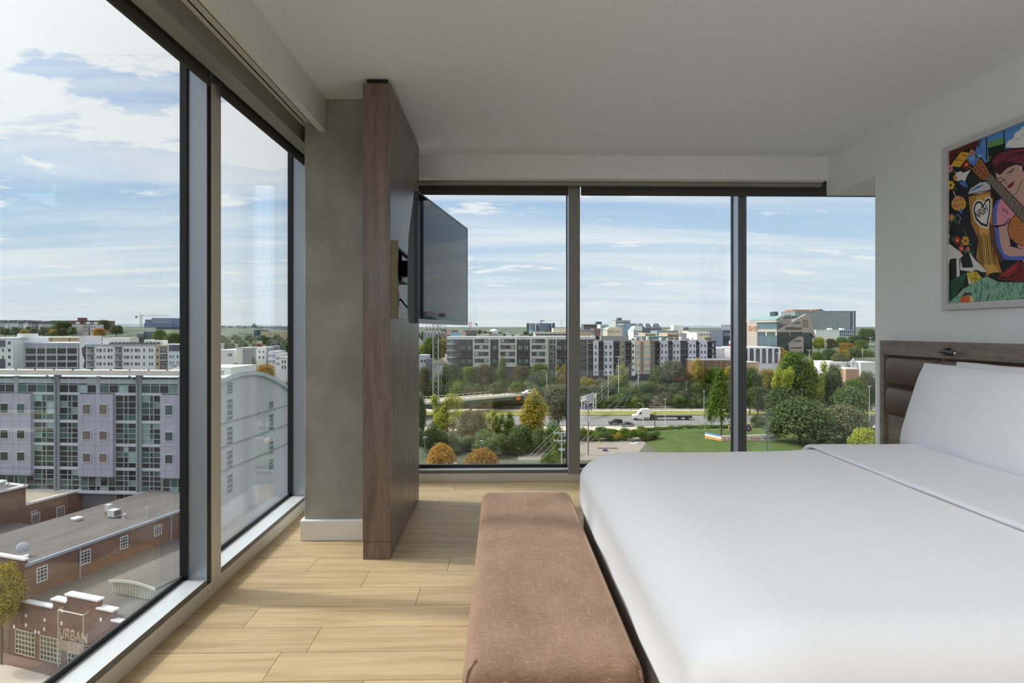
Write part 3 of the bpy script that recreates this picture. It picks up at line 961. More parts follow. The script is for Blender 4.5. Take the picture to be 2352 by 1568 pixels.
blob((206, 98, 44), 226, 1466, 46, 30, 12, 1, .1); blob((222, 196, 120), 268, 1462, 17, 26, 10, 1, .1); shape((70, 60, 30), [(188, 1446), (215, 1412), (262, 1412), (275, 1425), (225, 1432)])
# woman: hair behind, neck, face
shape((34, 24, 28), [A(388, 480), A(415, 395), A(460, 360), A(520, 335), A(600, 325), A(655, 322), (y_l - 0.66, zc(330)), (y_l - 0.74, zc(470)), (y_l - 0.72, zc(700)), A(655, 640), A(450, 700), A(415, 700), A(410, 600)], True)
shape((112, 44, 66), [A(420, 430), A(470, 370), A(560, 338), A(655, 330), (y_l - 0.64, zc(345)), (y_l - 0.70, zc(480)), A(655, 470), A(640, 440), A(560, 440), A(480, 520), A(455, 495)], True)
for k in range(8): line((44, 22, 30), [(440 + 26 * k, 470 - 10 * k), (500 + 24 * k, 385 - 5 * k), (640, 345 + 3 * k)], 4)
line((150, 60, 86), [(470, 420), (560, 365), (655, 345)], 6); line((150, 60, 86), [(480, 470), (560, 410), (655, 392)], 5)
SKN = (196, 158, 146)
shape(SKN, [A(446, 512), A(480, 522), A(540, 470), A(608, 448), A(632, 462), A(655, 500), (y_l - 0.58, zc(560)), (y_l - 0.58, zc(760)), A(655, 770), A(600, 700), A(560, 690), A(520, 640), A(470, 590)], True)
shape((60, 30, 38), [(446, 470), (500, 420), (590, 430), (632, 452), (600, 452), (540, 475), (482, 528), (450, 512)])
blob((214, 200, 190), 640, 478, 9, 22, 8, 1, .1)
line(INK, [(462, 560), (480, 548), (508, 556)], 5); line(INK, [(468, 590), (490, 582), (512, 560)], 7)
line(INK, [(530, 522), (560, 502), (586, 480)], 6); line(INK, [(548, 512), (572, 505), (588, 484)], 4)
line(INK, [(518, 555), (525, 590), (538, 600)], 5)
shape((140, 28, 36), [(532, 622), (548, 600), (566, 592), (592, 566), (584, 602), (560, 628)])
line(INK, [(534, 621), (562, 608), (588, 576)], 3)
line(INK, [(470, 600), (520, 660), (570, 690), (610, 660), (652, 560)], 4)
# shirt, arms
shape((214, 142, 160), [A(432, 905), A(448, 760), A(490, 706), A(560, 690), A(600, 700), A(655, 740), (y_l - 0.66, zc(800)), (y_l - 0.70, zc(1180)), A(655, 1180), A(560, 900)], True)
shape((84, 104, 190), [(428, 900), (432, 780), (456, 722), (494, 700), (464, 760), (456, 840), (462, 898)])
for k in range(4): line(INK, [(500 + 12 * k, 770 + 8 * k), (508 + 12 * k, 800 + 8 * k)], 4)
line(INK, [(440, 915), (500, 905), (556, 880)], 6); line(INK, [(520, 890), (556, 850)], 5); line(INK, [(540, 900), (560, 860)], 4)
shape((84, 104, 190), [A(440, 918), A(462, 1060), A(505, 1160), A(560, 1168), A(655, 1166), (y_l - 0.60, zc(1150)), (y_l - 0.60, zc(1100)), A(655, 1110), A(520, 1110), A(480, 930)], True)
shape(SKN, [A(470, 918), A(552, 900), A(548, 960), A(562, 1060), A(655, 1084), (y_l - 0.62, zc(1070)), (y_l - 0.62, zc(1130)), A(655, 1136), A(560, 1140), A(512, 1118), A(484, 1040)], True)
line(INK, [(545, 1058), (600, 1072), (655, 1084)], 4)
# guitar
shape((186, 118, 62), [A(538, 940), A(556, 870), A(598, 822), A(640, 830), A(655, 860), (y_l - 0.60, zc(820)), (y_l - 0.86, zc(900)), (y_l - 0.92, zc(1060)), (y_l - 0.8, zc(1200)), (y_l - 0.62, zc(1090)), A(655, 1062), A(600, 1036), A(556, 1000)], True)
for k in range(6): line((120, 66, 34), [(556 + 4 * k, 900 + 20 * k), (600, 880 + 26 * k), (655, 890 + 28 * k)], 3)
line(INK, [(540, 940), (556, 1000), (600, 1038), (655, 1064)], 6); line(INK, [(540, 940), (558, 872), (598, 824)], 6)
shape((112, 100, 92), [A(374, 566), A(410, 512), A(655, 762), (y_l - 0.60, zc(830)), (y_l - 0.56, zc(950)), A(655, 885)], True)
for k in range(10): line(INK, [(385 + 27 * k, 588 + 30 * k), (415 + 27 * k, 526 + 26 * k)], 4)
for k in range(4): line((170, 164, 156), [(384 + 7 * k, 556 - 10 * k), (655, 860 - 26 * k)], 2)
line(INK, [(374, 566), (655, 885)], 5); line(INK, [(410, 512), (655, 762)], 5)
shape((158, 98, 56), [(268, 486), (300, 452), (318, 404), (345, 410), (406, 512), (372, 570), (340, 562)])
for (x_, y_) in ((298, 488), (322, 520), (346, 545), (330, 440), (352, 470), (376, 502)): blob((60, 40, 30), x_, y_, 6, 8, 7, 1, .1)
line(INK, [(310, 470), (380, 545)], 5); line(INK, [(268, 486), (340, 564), (374, 570)], 5)
# skirt
shape((112, 32, 32), [A(460, 1292), A(560, 1216), A(622, 1172), A(655, 1180), (y_l - 0.72, zc(1190)), (y_l - 0.74, zc(1330)), A(655, 1330), A(470, 1312)], True)
shape((150, 44, 40), [(480, 1285), (560, 1225), (618, 1180), (600, 1240), (540, 1290)])
line(INK, [(460, 1292), (560, 1300), (640, 1240), (636, 1180)], 6)
art.build("print", pmats, pic, fix=False)
t_ = text_part("lettering", "NASH", 0.085, mat("ink_24_24_28", L(24, 24, 28)), pic, (0, 0, 0), (0, 0, 0), extrude=0.0002)
tw_ = max(v.co.x for v in t_.data.vertices); th_ = max(v.co.y for v in t_.data.vertices)
q0_, q1_ = A(305, 862), A(394, 800); q2_ = A(305, 800)
ang_ = atan2(q1_[1] - q0_[1], q0_[0] - q1_[0]); len_ = math.hypot(q1_[1] - q0_[1], q1_[0] - q0_[0])
t_.matrix_basis = Matrix.Translation(Vector((AX - 0.00002 * (lay[0] + 6) - 0.0003, q0_[0], q0_[1])) - pic.location) @ Matrix(((0, 0, -1, 0), (-1, 0, 0, 0), (0, 1, 0, 0), (0, 0, 0, 1))) @ Matrix.Rotation(ang_, 4, 'Z') @ Matrix.Diagonal((len_ / tw_, (q2_[1] - q0_[1]) / th_, 1, 1))
# ================================================================== OUTSIDE: GROUND
def lerp_tab(tab, y):
    if y <= tab[0][0]: return tab[0][1]
    for (a, za), (b, zb) in zip(tab[:-1], tab[1:]):
        if y <= b:
            t = (y - a) / (b - a); return za + (zb - za) * t
    return tab[-1][1]
T_LEFT = [(0, -28), (110, -28), (150, -24), (262, -19), (300, -15), (420, -6), (520, 1), (640, 4), (900, 6), (1600, 8), (3000, 16), (4200, 34)]
T_MID = [(0, -28), (120, -28), (165, -29), (176, -31), (236, -31), (262, -22.5), (300, -18), (420, -12), (700, -6), (1200, -1), (2500, 6), (4200, 24)]
T_RIGHT = [(0, -28), (120, -28), (165, -29), (176, -31), (236, -31), (258, -20), (290, -13), (420, -10), (700, -6), (1200, 0), (2500, 8), (4200, 26)]
def smooth(t):
    t = max(0, min(1, t)); return t * t * (3 - 2 * t)
def T(x, y):
    r = x / max(y, 20.0)
    a, b, c = lerp_tab(T_LEFT, y), lerp_tab(T_MID, y), lerp_tab(T_RIGHT, y)
    k = smooth((r + 0.44) / 0.16)
    z = a + (b - a) * k
    k2 = smooth((r - 0.36) / 0.08)
    z = z + (c - z) * k2 if r > 0.36 else z
    # raised lawn beside the highway
    if 30 < x < 130 and 112 < y < 172:
        z += 1.6 * smooth((x - 30) / 26) * smooth((y - 112) / 20) * smooth((172 - y) / 6)
    return z

M_ground = mat("rough_grass_ground", L(66, 76, 56), 0.95, scale=0.05, col2=L(98, 102, 80), detail=8)
def far_woods(m):
    """Land cover turns to woodland beyond the near streets."""
    nt = m.node_tree; N, LK = nt.nodes.new, nt.links.new; b = nt.nodes["Principled BSDF"]
    src = b.inputs["Base Color"].links[0].from_socket
    tc = N("ShaderNodeTexCoord"); sp = N("ShaderNodeSeparateXYZ"); LK(tc.outputs["Object"], sp.inputs[0])
    mr = N("ShaderNodeMapRange"); mr.inputs["From Min"].default_value = 280; mr.inputs["From Max"].default_value = 420; LK(sp.outputs["Y"], mr.inputs["Value"])
    n = N("ShaderNodeTexNoise"); n.inputs["Scale"].default_value = 0.022; n.inputs["Detail"].default_value = 9; n.inputs["Roughness"].default_value = 0.7; LK(tc.outputs["Object"], n.inputs["Vector"])
    r = N("ShaderNodeValToRGB"); r.color_ramp.elements[0].position = 0.38; r.color_ramp.elements[0].color = L(50, 64, 50); r.color_ramp.elements[1].position = 0.62; r.color_ramp.elements[1].color = L(104, 114, 92); LK(n.outputs["Fac"], r.inputs["Fac"])
    mx = N("ShaderNodeMix"); mx.data_type = 'RGBA'; LK(mr.outputs[0], mx.inputs["Factor"]); LK(src, mx.inputs[6]); LK(r.outputs[0], mx.inputs[7]); LK(mx.outputs[2], b.inputs["Base Color"])
far_woods(M_ground)
M_lawn = mat("mown_lawn", L(58, 78, 24), 0.95, scale=0.5, col2=L(86, 102, 38), detail=8)
M_median = mat("verge_grass", L(120, 126, 58), 0.95, scale=0.4, col2=L(150, 148, 76), detail=8)
M_asph = mat("grey_asphalt", L(128, 126, 124), 0.9, var=0.10, scale=0.25, stretch=(0.2, 3, 1), detail=6)
M_conc2 = mat("pale_road_concrete", L(206, 192, 172), 0.9, var=0.06, scale=0.3, stretch=(0.3, 3, 1))
M_side = mat("pavement_slabs", L(186, 172, 158), 0.9, var=0.08, scale=0.6)
M_white_l = mat("road_paint_white", L(230, 228, 220), 0.8)
M_steel = mat("galvanised_steel", L(160, 164, 166), 0.5, metal=0.4)
M_pole = mat("pale_pole_paint", L(206, 204, 196), 0.6)
M_wpole = mat("weathered_wood_pole", L(150, 138, 124), 0.9, var=0.1, scale=3)
M_darkpole = mat("dark_pole_paint", L(84, 76, 66), 0.6)
M_wire = mat("overhead_wire", L(150, 150, 150), 0.6)

ys_ = [0, 20, 40, 60, 80, 100, 112, 120, 128, 136, 144, 152, 160, 165, 170, 173, 176, 190, 210, 230, 236, 242, 248, 255, 262, 270, 280, 290, 300, 320, 350, 385, 420, 460, 500, 540, 600, 660, 720, 800, 900, 1050, 1200, 1400, 1600, 1900, 2200, 2500, 2900, 3300, 3700, 4200]
tb = MB()
def tgrid(xs, ys):
    n = len(xs)
    vs = [(x, y, T(x, y)) for y in ys for x in xs]
    fs = [(j * n + i, j * n + i + 1, (j + 1) * n + i + 1, (j + 1) * n + i) for j in range(len(ys) - 1) for i in range(n - 1)]
    tb.add(vs, fs)
xs_ = [-4500, -3600, -2800, -2200, -1700, -1300, -1000, -800, -640, -520, -430, -360, -300, -260, -230] + [-210 + 10 * i for i in range(43)] + [230, 260, 300, 360, 430, 520, 640, 800, 1000, 1300, 1700, 2200, 2800, 3600, 4500]
tgrid(xs_, ys_)
tb2 = tb.build("ground", M_ground, smooth=True, fix=False)
tag(tb2, "rolling rough grass ground beyond the glass below the room", "ground", kind='structure')

def slab(name, x0, x1, y0, y1, z, m, label, cat, th=0.12):
    b = MB(); b.box(x0, x1, y0, y1, z - th, z)
    return struct(name, b, m, label, cat)
HZ = -31.0
slab("highway_carriageway", -330, 330, 191, 213.5, HZ + 0.10, M_asph, "grey highway carriageway with the flatbed truck on it", "road")
slab("highway_far_carriageway", -330, 330, 225.5, 233.5, HZ + 0.10, M_conc2, "pale far carriageway beyond the grass median", "road")
slab("highway_median", -330, 330, 214.2, 225.2, HZ + 0.22, M_median, "yellow green grass median between the carriageways", "verge")
slab("highway_shoulder", -330, 330, 182.5, 190.8, HZ + 0.08, M_conc2, "pale concrete shoulder behind the near guard rail", "road")
lm = MB()
for y in (196.5, 201.0, 206.0):
    for k in range(-20, 24): lm.box(k * 9.0, k * 9.0 + 3, y - 0.09, y + 0.09, HZ + 0.10, HZ + 0.115)
lm.box(-330, 330, 192.2, 192.4, HZ + 0.10, HZ + 0.115); lm.box(-330, 330, 212.6, 212.8, HZ + 0.10, HZ + 0.115)
tag(lm.build("lane_markings", M_white_l), "white dashed lane lines on the grey highway", "road marking", kind='structure')
# lawn patch beside the sign wall
lw = MB(); nxl, nyl = 30, 16
X0l, X1l, Y0l, Y1l = 38, 128, 116, 172
lv = []
for j in range(nyl + 1):
    for i in range(nxl + 1):
        x = X0l + (X1l - X0l) * i / nxl; y = Y0l + (Y1l - Y0l) * j / nyl
        x += 18 * (1 - j / nyl) * 0.0
        lv.append((x, y, T(x, y) + 0.10))
lw.add(lv, [(j * (nxl + 1) + i, j * (nxl + 1) + i + 1, (j + 1) * (nxl + 1) + i + 1, (j + 1) * (nxl + 1) + i) for j in range(nyl) for i in range(nxl)])
tag(lw.build("lawn", M_lawn, smooth=True, fix=False), "bright mown lawn sloping up towards the painted sign wall", "lawn", kind='structure')
# rock face behind the far lane
M_rock = mat("cut_rock_face", L(96, 84, 74), 0.95, scale=0.35, col2=L(176, 160, 142), detail=8, bump=0.5, stretch=(1, 1, 2.5))
rk = MB()
def rockfn(u, v):
    x = -20 + 150 * u; z = HZ + 4.6 * v
    n = mnoise.noise(Vector((x * 0.35, z * 0.9, 3)))
    return (x, 237.2 + 1.2 * v + 0.9 * n, z + 0.4 * n * v)
rk.grid(rockfn, 150, 8)
tag(rk.build("rock_face", M_rock, fix=False), "pale cut rock face beneath trees beyond the far carriageway", "rock face", kind='structure')
# near street beside the brick garage
slab("street", -120, 60, 20, 45.5, -27.95, M_asph, "grey street in front of the brick garage", "street")
# yard with building materials
slab("yard", 4, 38, 122, 160, -28.2, mat("yard_concrete", L(150, 140, 130), 0.95, var=0.1, scale=0.3), "grey concrete yard beside the lawn", "yard")
slab("car_park", -34, 24, 92, 122, -27.9, mat("car_park_asphalt", L(122, 116, 116), 0.95, var=0.1, scale=0.3), "asphalt car park below the two orange trees", "car park")

# ================================================================== TREES
def leaf_mat(name, c1, c2, c3):
    m, nt, b = new_mat(name)
    N, LK = nt.nodes.new, nt.links.new
    nt.nodes.remove(b); out = nt.nodes["Material Output"]
    tc = N("ShaderNodeTexCoord"); oi = N("ShaderNodeObjectInfo")
    at = N("ShaderNodeAttribute"); at.attribute_name = "leaf"
    n = N("ShaderNodeTexNoise"); n.inputs["Scale"].default_value = 4.0; n.inputs["Detail"].default_value = 3
    ad = N("ShaderNodeVectorMath"); ad.operation = 'ADD'
    LK(tc.outputs["Object"], ad.inputs[0]); LK(oi.outputs["Random"], ad.inputs[1]); LK(ad.outputs[0], n.inputs["Vector"])
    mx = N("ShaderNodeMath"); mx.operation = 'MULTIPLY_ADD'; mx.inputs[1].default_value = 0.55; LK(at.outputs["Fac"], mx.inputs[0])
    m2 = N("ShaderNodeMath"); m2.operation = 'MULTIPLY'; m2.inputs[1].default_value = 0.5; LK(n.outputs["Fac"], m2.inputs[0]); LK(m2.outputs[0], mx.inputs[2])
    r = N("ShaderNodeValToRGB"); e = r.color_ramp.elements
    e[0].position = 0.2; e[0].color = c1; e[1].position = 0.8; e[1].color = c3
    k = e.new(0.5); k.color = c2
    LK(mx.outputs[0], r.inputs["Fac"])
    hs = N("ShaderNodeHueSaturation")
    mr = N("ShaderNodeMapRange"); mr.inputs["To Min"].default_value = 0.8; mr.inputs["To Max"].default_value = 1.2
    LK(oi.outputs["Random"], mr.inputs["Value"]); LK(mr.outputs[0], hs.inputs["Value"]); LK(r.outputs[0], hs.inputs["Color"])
    d = N("ShaderNodeBsdfDiffuse"); t = N("ShaderNodeBsdfTranslucent")
    LK(hs.outputs[0], d.inputs["Color"]); LK(hs.outputs[0], t.inputs["Color"])
    ms = N("ShaderNodeMixShader"); ms.inputs[0].default_value = 0.38
    LK(d.outputs[0], ms.inputs[1]); LK(t.outputs[0], ms.inputs[2]); LK(ms.outputs[0], out.inputs["Surface"])
    return m
def L2(r, g, b): return L(min(255, r * 1.16), min(255, g * 1.16), min(255, b * 1.16))
LEAF = {
    'green': leaf_mat("leaf_green", L2(58, 78, 34), L2(92, 114, 52), L2(126, 142, 66)),
    'dark': leaf_mat("leaf_dark_green", L2(58, 72, 46), L2(86, 102, 64), L2(112, 126, 80)),
    'yellow': leaf_mat("leaf_yellow_green", L2(96, 108, 40), L2(138, 144, 58), L2(180, 176, 78)),
    'orange': leaf_mat("leaf_orange_brown", L2(112, 90, 44), L2(156, 122, 60), L2(190, 152, 82)),
    'grey': leaf_mat("leaf_grey_olive", L2(68, 72, 52), L2(98, 100, 74), L2(130, 126, 94)),
    'golden': leaf_mat("leaf_golden_olive", L2(86, 88, 34), L2(136, 126, 50), L2(172, 150, 66)),
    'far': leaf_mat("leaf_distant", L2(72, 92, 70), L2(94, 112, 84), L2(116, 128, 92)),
}
M_bark = mat("bark", L(84, 70, 58), 0.95, var=0.15, scale=6, stretch=(4, 4, 0.6))

def crown_data(name, kind, seed, m, nleaf=2600, leaf=0.05):
    r = random.Random(seed)
    bl = []
    if kind == 'round':
        bl = [(0, 0, 0.58, 0.34)] + [(0.30 * cos(a), 0.30 * sin(a), 0.50 + 0.12 * r.uniform(-1, 1), 0.20) for a in [k * pi / 3 + r.random() for k in range(6)]] + [(0.16 * cos(a), 0.16 * sin(a), 0.76, 0.20) for a in [k * pi / 2 + r.random() for k in range(4)]]
    elif kind == 'tall':
        bl = [(r.uniform(-.12, .12), r.uniform(-.12, .12), 0.25 + 0.62 * k / 8, 0.30 * (1 - 0.55 * abs(k / 8 - 0.35))) for k in range(9)] + [(0.26 * cos(a), 0.26 * sin(a), r.uniform(.3, .7), 0.15) for a in [k * pi / 3 + r.random() for k in range(6)]]
    elif kind == 'loose':
        bl = [(0.36 * r.uniform(-1, 1), 0.36 * r.uniform(-1, 1), r.uniform(0.36, 0.9), r.uniform(0.10, 0.19)) for k in range(22)]
    elif kind == 'pine':
        bl = [(0.40 * (1 - z) * cos(a) + .04, 0.40 * (1 - z) * sin(a), 0.30 + 0.64 * z, 0.10 + 0.08 * (1 - z)) for z, a in [(k / 26, k * 2.4) for k in range(26)]] + [(0.34 * r.uniform(-1, 1), 0.34 * r.uniform(-1, 1), r.uniform(.25, .5), .1) for k in range(6)]
    elif kind == 'dome':
        bl = [(0.36 * cos(a) * q, 0.36 * sin(a) * q, 0.16 + 0.60 * sqrt(max(0, 1 - q * q)) * 1.0, 0.22) for a, q in [(k * 2.4, sqrt(k / 20)) for k in range(20)]]
    elif kind == 'bush':
        bl = [(0.32 * r.uniform(-1, 1), 0.32 * r.uniform(-1, 1), r.uniform(0.2, 0.72), r.uniform(0.2, 0.3)) for k in range(9)]
    me = MB(); vals = []
    wt = [b[3] ** 2 for b in bl]
    for k in range(nleaf):
        x, y, z, rad = r.choices(bl, wt)[0]
        while True:
            d = Vector((r.gauss(0, 1), r.gauss(0, 1), r.gauss(0.25, 1)))
            if d.length > .1: break
        d.normalize()
        p = Vector((x, y, z)) + d * rad * r.uniform(0.72, 1.06)
        nrm = (d + Vector((r.uniform(-.8, .8), r.uniform(-.8, .8), r.uniform(-.3, 1.0)))).normalized()
        a = nrm.orthogonal().normalized(); b_ = nrm.cross(a)
        th = r.uniform(0, 2 * pi); a, b_ = a * cos(th) + b_ * sin(th), b_ * cos(th) - a * sin(th)
        s = leaf * r.uniform(0.6, 1.25)
        fz = Vector((1, 1, 0.9 if kind in ("dome", "bush") else 0.5)); a *= fz; b_ *= fz
        me.add([p - a * s, p + b_ * s * .7 + nrm * s * .2, p + a * s, p - b_ * s * .7 + nrm * s * .2], [(0, 1, 2, 3)])
        vals.append(r.random())
    # inner boughs that close the crown
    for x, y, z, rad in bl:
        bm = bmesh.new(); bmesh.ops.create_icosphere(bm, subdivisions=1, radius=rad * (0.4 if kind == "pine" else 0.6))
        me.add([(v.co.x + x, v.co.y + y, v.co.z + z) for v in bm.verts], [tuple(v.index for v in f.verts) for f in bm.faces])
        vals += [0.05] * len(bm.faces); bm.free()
    d_ = me.data(name, m, fix=False)
    at = d_.attributes.new("leaf", 'FLOAT', 'FACE')
    at.data.foreach_set("value", vals)
    return d_
def trunk_data(kind):
    m = MB()
    top = {'pine': 0.8, 'tall': 0.6}.get(kind, 0.5)
    m.cyl((0, 0, -0.06), (0.01, 0, top * .5), 0.022, 0.016, 7); m.cyl((0.01, 0, top * .5), (0, 0, top), 0.016, 0.006, 7)
    for k in range(4):
        a = k * pi / 2 + .4
        m.cyl((0.01, 0, top * .45), (0.18 * cos(a), 0.18 * sin(a), top * .95), 0.009, 0.004, 5)
    return m.data("trunk", M_bark)
CR, TRK = {}, {}
def tree(u, vt, y, wpx, kind, colr, label, name='tree', group=None, vb=None, far=False, seed=None, squash=1.0):
    x = W(u, 758, y).x
    w = wpx / FPX * y
    zb = T(x, y) if vb is None else min(W(u, vb, y).z, 999)
    h = max(1.0, W(u, vt, y).z - zb)
    if kind != 'bush' and h < 0.8 * w: zb -= 0.8 * w - h; h = 0.8 * w
    sd_ = seed if seed is not None else (int(u) % 3)
    key = (kind, colr, sd_, far)
    if key not in CR:
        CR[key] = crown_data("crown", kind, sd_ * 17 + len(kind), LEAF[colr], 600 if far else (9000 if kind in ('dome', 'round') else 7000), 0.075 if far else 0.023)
    if kind not in TRK: TRK[kind] = trunk_data(kind)
    o = thing(name, (x, y, zb), label, "shrub" if name == 'shrub' else "tree", group, rz=(u * 1.7) % 6.28)
    o.scale = (w * 0.95, w * 0.95 * squash, h)
    c = bpy.data.objects.new("crown", CR[key]); COL.objects.link(c); c.parent = o
    if kind != 'bush':
        t = bpy.data.objects.new("trunk", TRK[kind]); COL.objects.link(t); t.parent = o
    return o

# --- far glazing, foreground
tree(1014, 1014, 110, 76, 'dome', 'orange', "round orange brown tree beside the wood partition, the left one of the car park pair", seed=1)
tree(1106, 1026, 110, 92, 'dome', 'orange', "round orange brown tree at the sill, the right one of the car park pair", seed=2)
tree(1028, 908, 150, 92, 'loose', 'yellow', "tall yellow green tree in front of the overpass beside the lattice mast")
tree(1084, 938, 143, 92, 'round', 'grey', "grey green tree with open crown under the overpass pier", squash=1)
tree(1125, 946, 150, 52, 'loose', 'yellow', "small yellow green tree right of the grey green one below the overpass")
tree(1158, 950, 146, 56, 'loose', 'green', "slim green tree standing left of the golden vine-draped tree")
tree(1226, 900, 150, 100, 'tall', 'golden', "tall golden olive tree draped with vines in front of the overpass end")
tree(1282, 878, 166, 96, 'round', 'grey', "wide grey brown tree with bare twigs beside the first far mullion")
tree(1288, 985, 125, 66, 'tall', 'green', "green tree behind the double-armed utility pole")
tree(1262, 1030, 120, 60, 'bush', 'green', "low green shrub at the foot of the double-armed utility pole", 'shrub')
for i, (u, v, w) in enumerate(((985, 968, 60), (1030, 985, 70), (1080, 990, 80), (1130, 985, 80), (1180, 975, 80), (1225, 985, 90), (1262, 965, 70))):
    tree(u, v, 134 + (i % 3) * 3, w, 'bush', 'dark', "dark vine-covered thicket plant behind the orange car park trees", 'shrub', "dark thicket behind the car park", seed=i % 3)
tree(966, 905, 160, 40, 'tall', 'dark', "dark bluish tree cut off by the wood partition's edge")
# below the dark apartments
for (u, v, w, k, c, lab) in ((1035, 832, 62, 'round', 'dark', "dark round tree at the left foot of the dark apartment block"),
        (1078, 838, 60, 'round', 'green', "mid green tree second from the left below the dark apartment block"),
        (1112, 832, 54, 'round', 'grey', "grey olive tree below the pale bays of the dark apartment block"),
        (1150, 822, 48, 'tall', 'dark', "tallest dark green tree in front of the dark apartment block"),
        (1196, 836, 62, 'round', 'grey', "greyish tree right of the tallest dark green tree"),
        (1240, 830, 64, 'round', 'green', "bright green round tree behind the curved street lamp"),
        (1286, 838, 50, 'loose', 'golden', "golden green tree at the right foot of the dark apartment block")):
    tree(u, v, 246, w, k, c, lab)
for i, (u, v) in enumerate(((1000, 862), (1040, 866), (1090, 868), (1140, 868), (1180, 866), (1220, 866), (1270, 870))):
    tree(u, v, 240.5, 62, 'bush', ('dark', 'green', 'dark')[i % 3], "leafy undergrowth plant on the bank behind the overpass", 'shrub', "bank undergrowth behind the overpass", seed=i % 3)
for (u, v, w, c, lab) in ((972, 790, 44, 'yellow', "pale yellow green tree left of the lattice mast at the partition's edge"), (990, 770, 48, 'green', "green tree behind the lattice mast"), (1016, 776, 36, 'golden', "golden tree between mast and dark apartment block")):
    tree(u, v, 300, w, 'round', c, lab)
tree(975, 838, 236, 44, 'round', 'grey', "grey green tree in front of the small modern grey house")

# --- middle far glazing: bank below the white apartments
for (u, v, w, k, c, lab) in ((1352, 858, 52, 'bush', 'golden', "golden shrub beside the first far mullion on the bank"),
        (1385, 862, 60, 'bush', 'grey', "brown grey shrub below the white apartments' dark balconies"),
        (1428, 836, 34, 'loose', 'yellow', "thin yellow tree beside the white utility pole"),
        (1420, 862, 50, 'loose', 'yellow', "yellow green shrub at the foot of the white utility pole"),
        (1508, 842, 50, 'tall', 'green', "pointed green tree in front of the tan glass bay"),
        (1545, 824, 78, 'round', 'grey', "broad grey brown tree in front of the white apartments"),
        (1597, 826, 54, 'tall', 'golden', "golden conical tree left of the brown brick building"),
        (1640, 840, 52, 'round', 'green', "green round tree in front of the brown brick building"),
        (1680, 838, 46, 'round', 'golden', "olive tree at the second far mullion")):
    tree(u, v, 247, w, k, c, lab, 'shrub' if k == 'bush' else 'tree')
for i, (u, v, w) in enumerate(((1345, 880, 56), (1375, 876, 60), (1405, 880, 60), (1440, 878, 62), (1475, 874, 62), (1510, 872, 62), (1550, 868, 62), (1590, 870, 62), (1625, 872, 60), (1660, 870, 56), (1360, 898, 60), (1420, 896, 64), (1480, 896, 64), (1545, 894, 64), (1606, 892, 60), (1690, 880, 50))):
    tree(u, v, 243 - (i // 10) * 3, w, 'bush', ('dark', 'grey', 'dark', 'green')[i % 4], "bushy plant on the wooded bank above the highway", 'shrub', "wooded bank above the highway", seed=i % 3)
tree(1657, 846, 150, 80, 'pine', 'green', "airy green pine-like tree growing out of the painted sign wall bed", squash=0.9)
for i, u in enumerate(range(1336, 1506, 9)):
    tree(u, 980 + (i * 7 % 4) * 4, 152 + (i * 5 % 3) * 7, 40, 'bush', ('green', 'golden', 'dark', 'green')[i % 4], "scrubby shrub in the row between the yard and the highway", 'shrub', "scrub row between yard and highway", seed=i % 3)
for i, u in enumerate(range(1500, 1672, 13)):
    tree(u, 988 - 0.08 * (u - 1500), 166, 30, 'bush', ('dark', 'green')[i % 2], "clipped hedge shrub along the upper edge of the lawn", 'shrub', "hedge along the lawn", seed=i % 3)
for i, u in enumerate([985, 1020, 1060, 1100, 1140, 1180, 1225, 1265, 1340, 1362, 1384, 1406, 1428, 1450, 1470, 1545, 1566, 1588, 1610, 1634, 1658, 1684]):
    tree(u, 904 + (i * 5 % 4) * 3, 235.6, 40, 'bush', ('dark', 'green', 'dark')[i % 3], "bushy plant on the wooded bank above the highway", 'shrub', "wooded bank above the highway", seed=i % 3)
# --- right far glazing
for (u, v, y, w, k, c, lab) in ((1916, 832, 210, 52, 'round', 'dark', "dark tree hiding the left half of the white flat building under the dish"),
        (1960, 866, 203, 62, 'round', 'green', "green tree in front of the low tan shop"),
        (1992, 848, 206, 52, 'round', 'grey', "olive tree below the pale flat building at the alcove wall"),
        (1878, 806, 262, 44, 'round', 'green', "green tree beneath the tall pale utility pole"),
        (1906, 800, 285, 46, 'round', 'dark', "dark tree behind the flat white roofs, left one"),
        (1936, 802, 290, 44, 'round', 'golden', "golden olive tree behind the flat white roofs, middle one"),
        (1962, 798, 296, 44, 'round', 'dark', "dark tree behind the flat white roofs, beside the right pole"),
        (1945, 786, 320, 44, 'round', 'orange', "brownish tree between the white cube building and the dish"),
        (1978, 780, 330, 44, 'round', 'green', "green tree below the dark skyline tree at the alcove wall")):
    tree(u, v, y, w, k, c, lab)
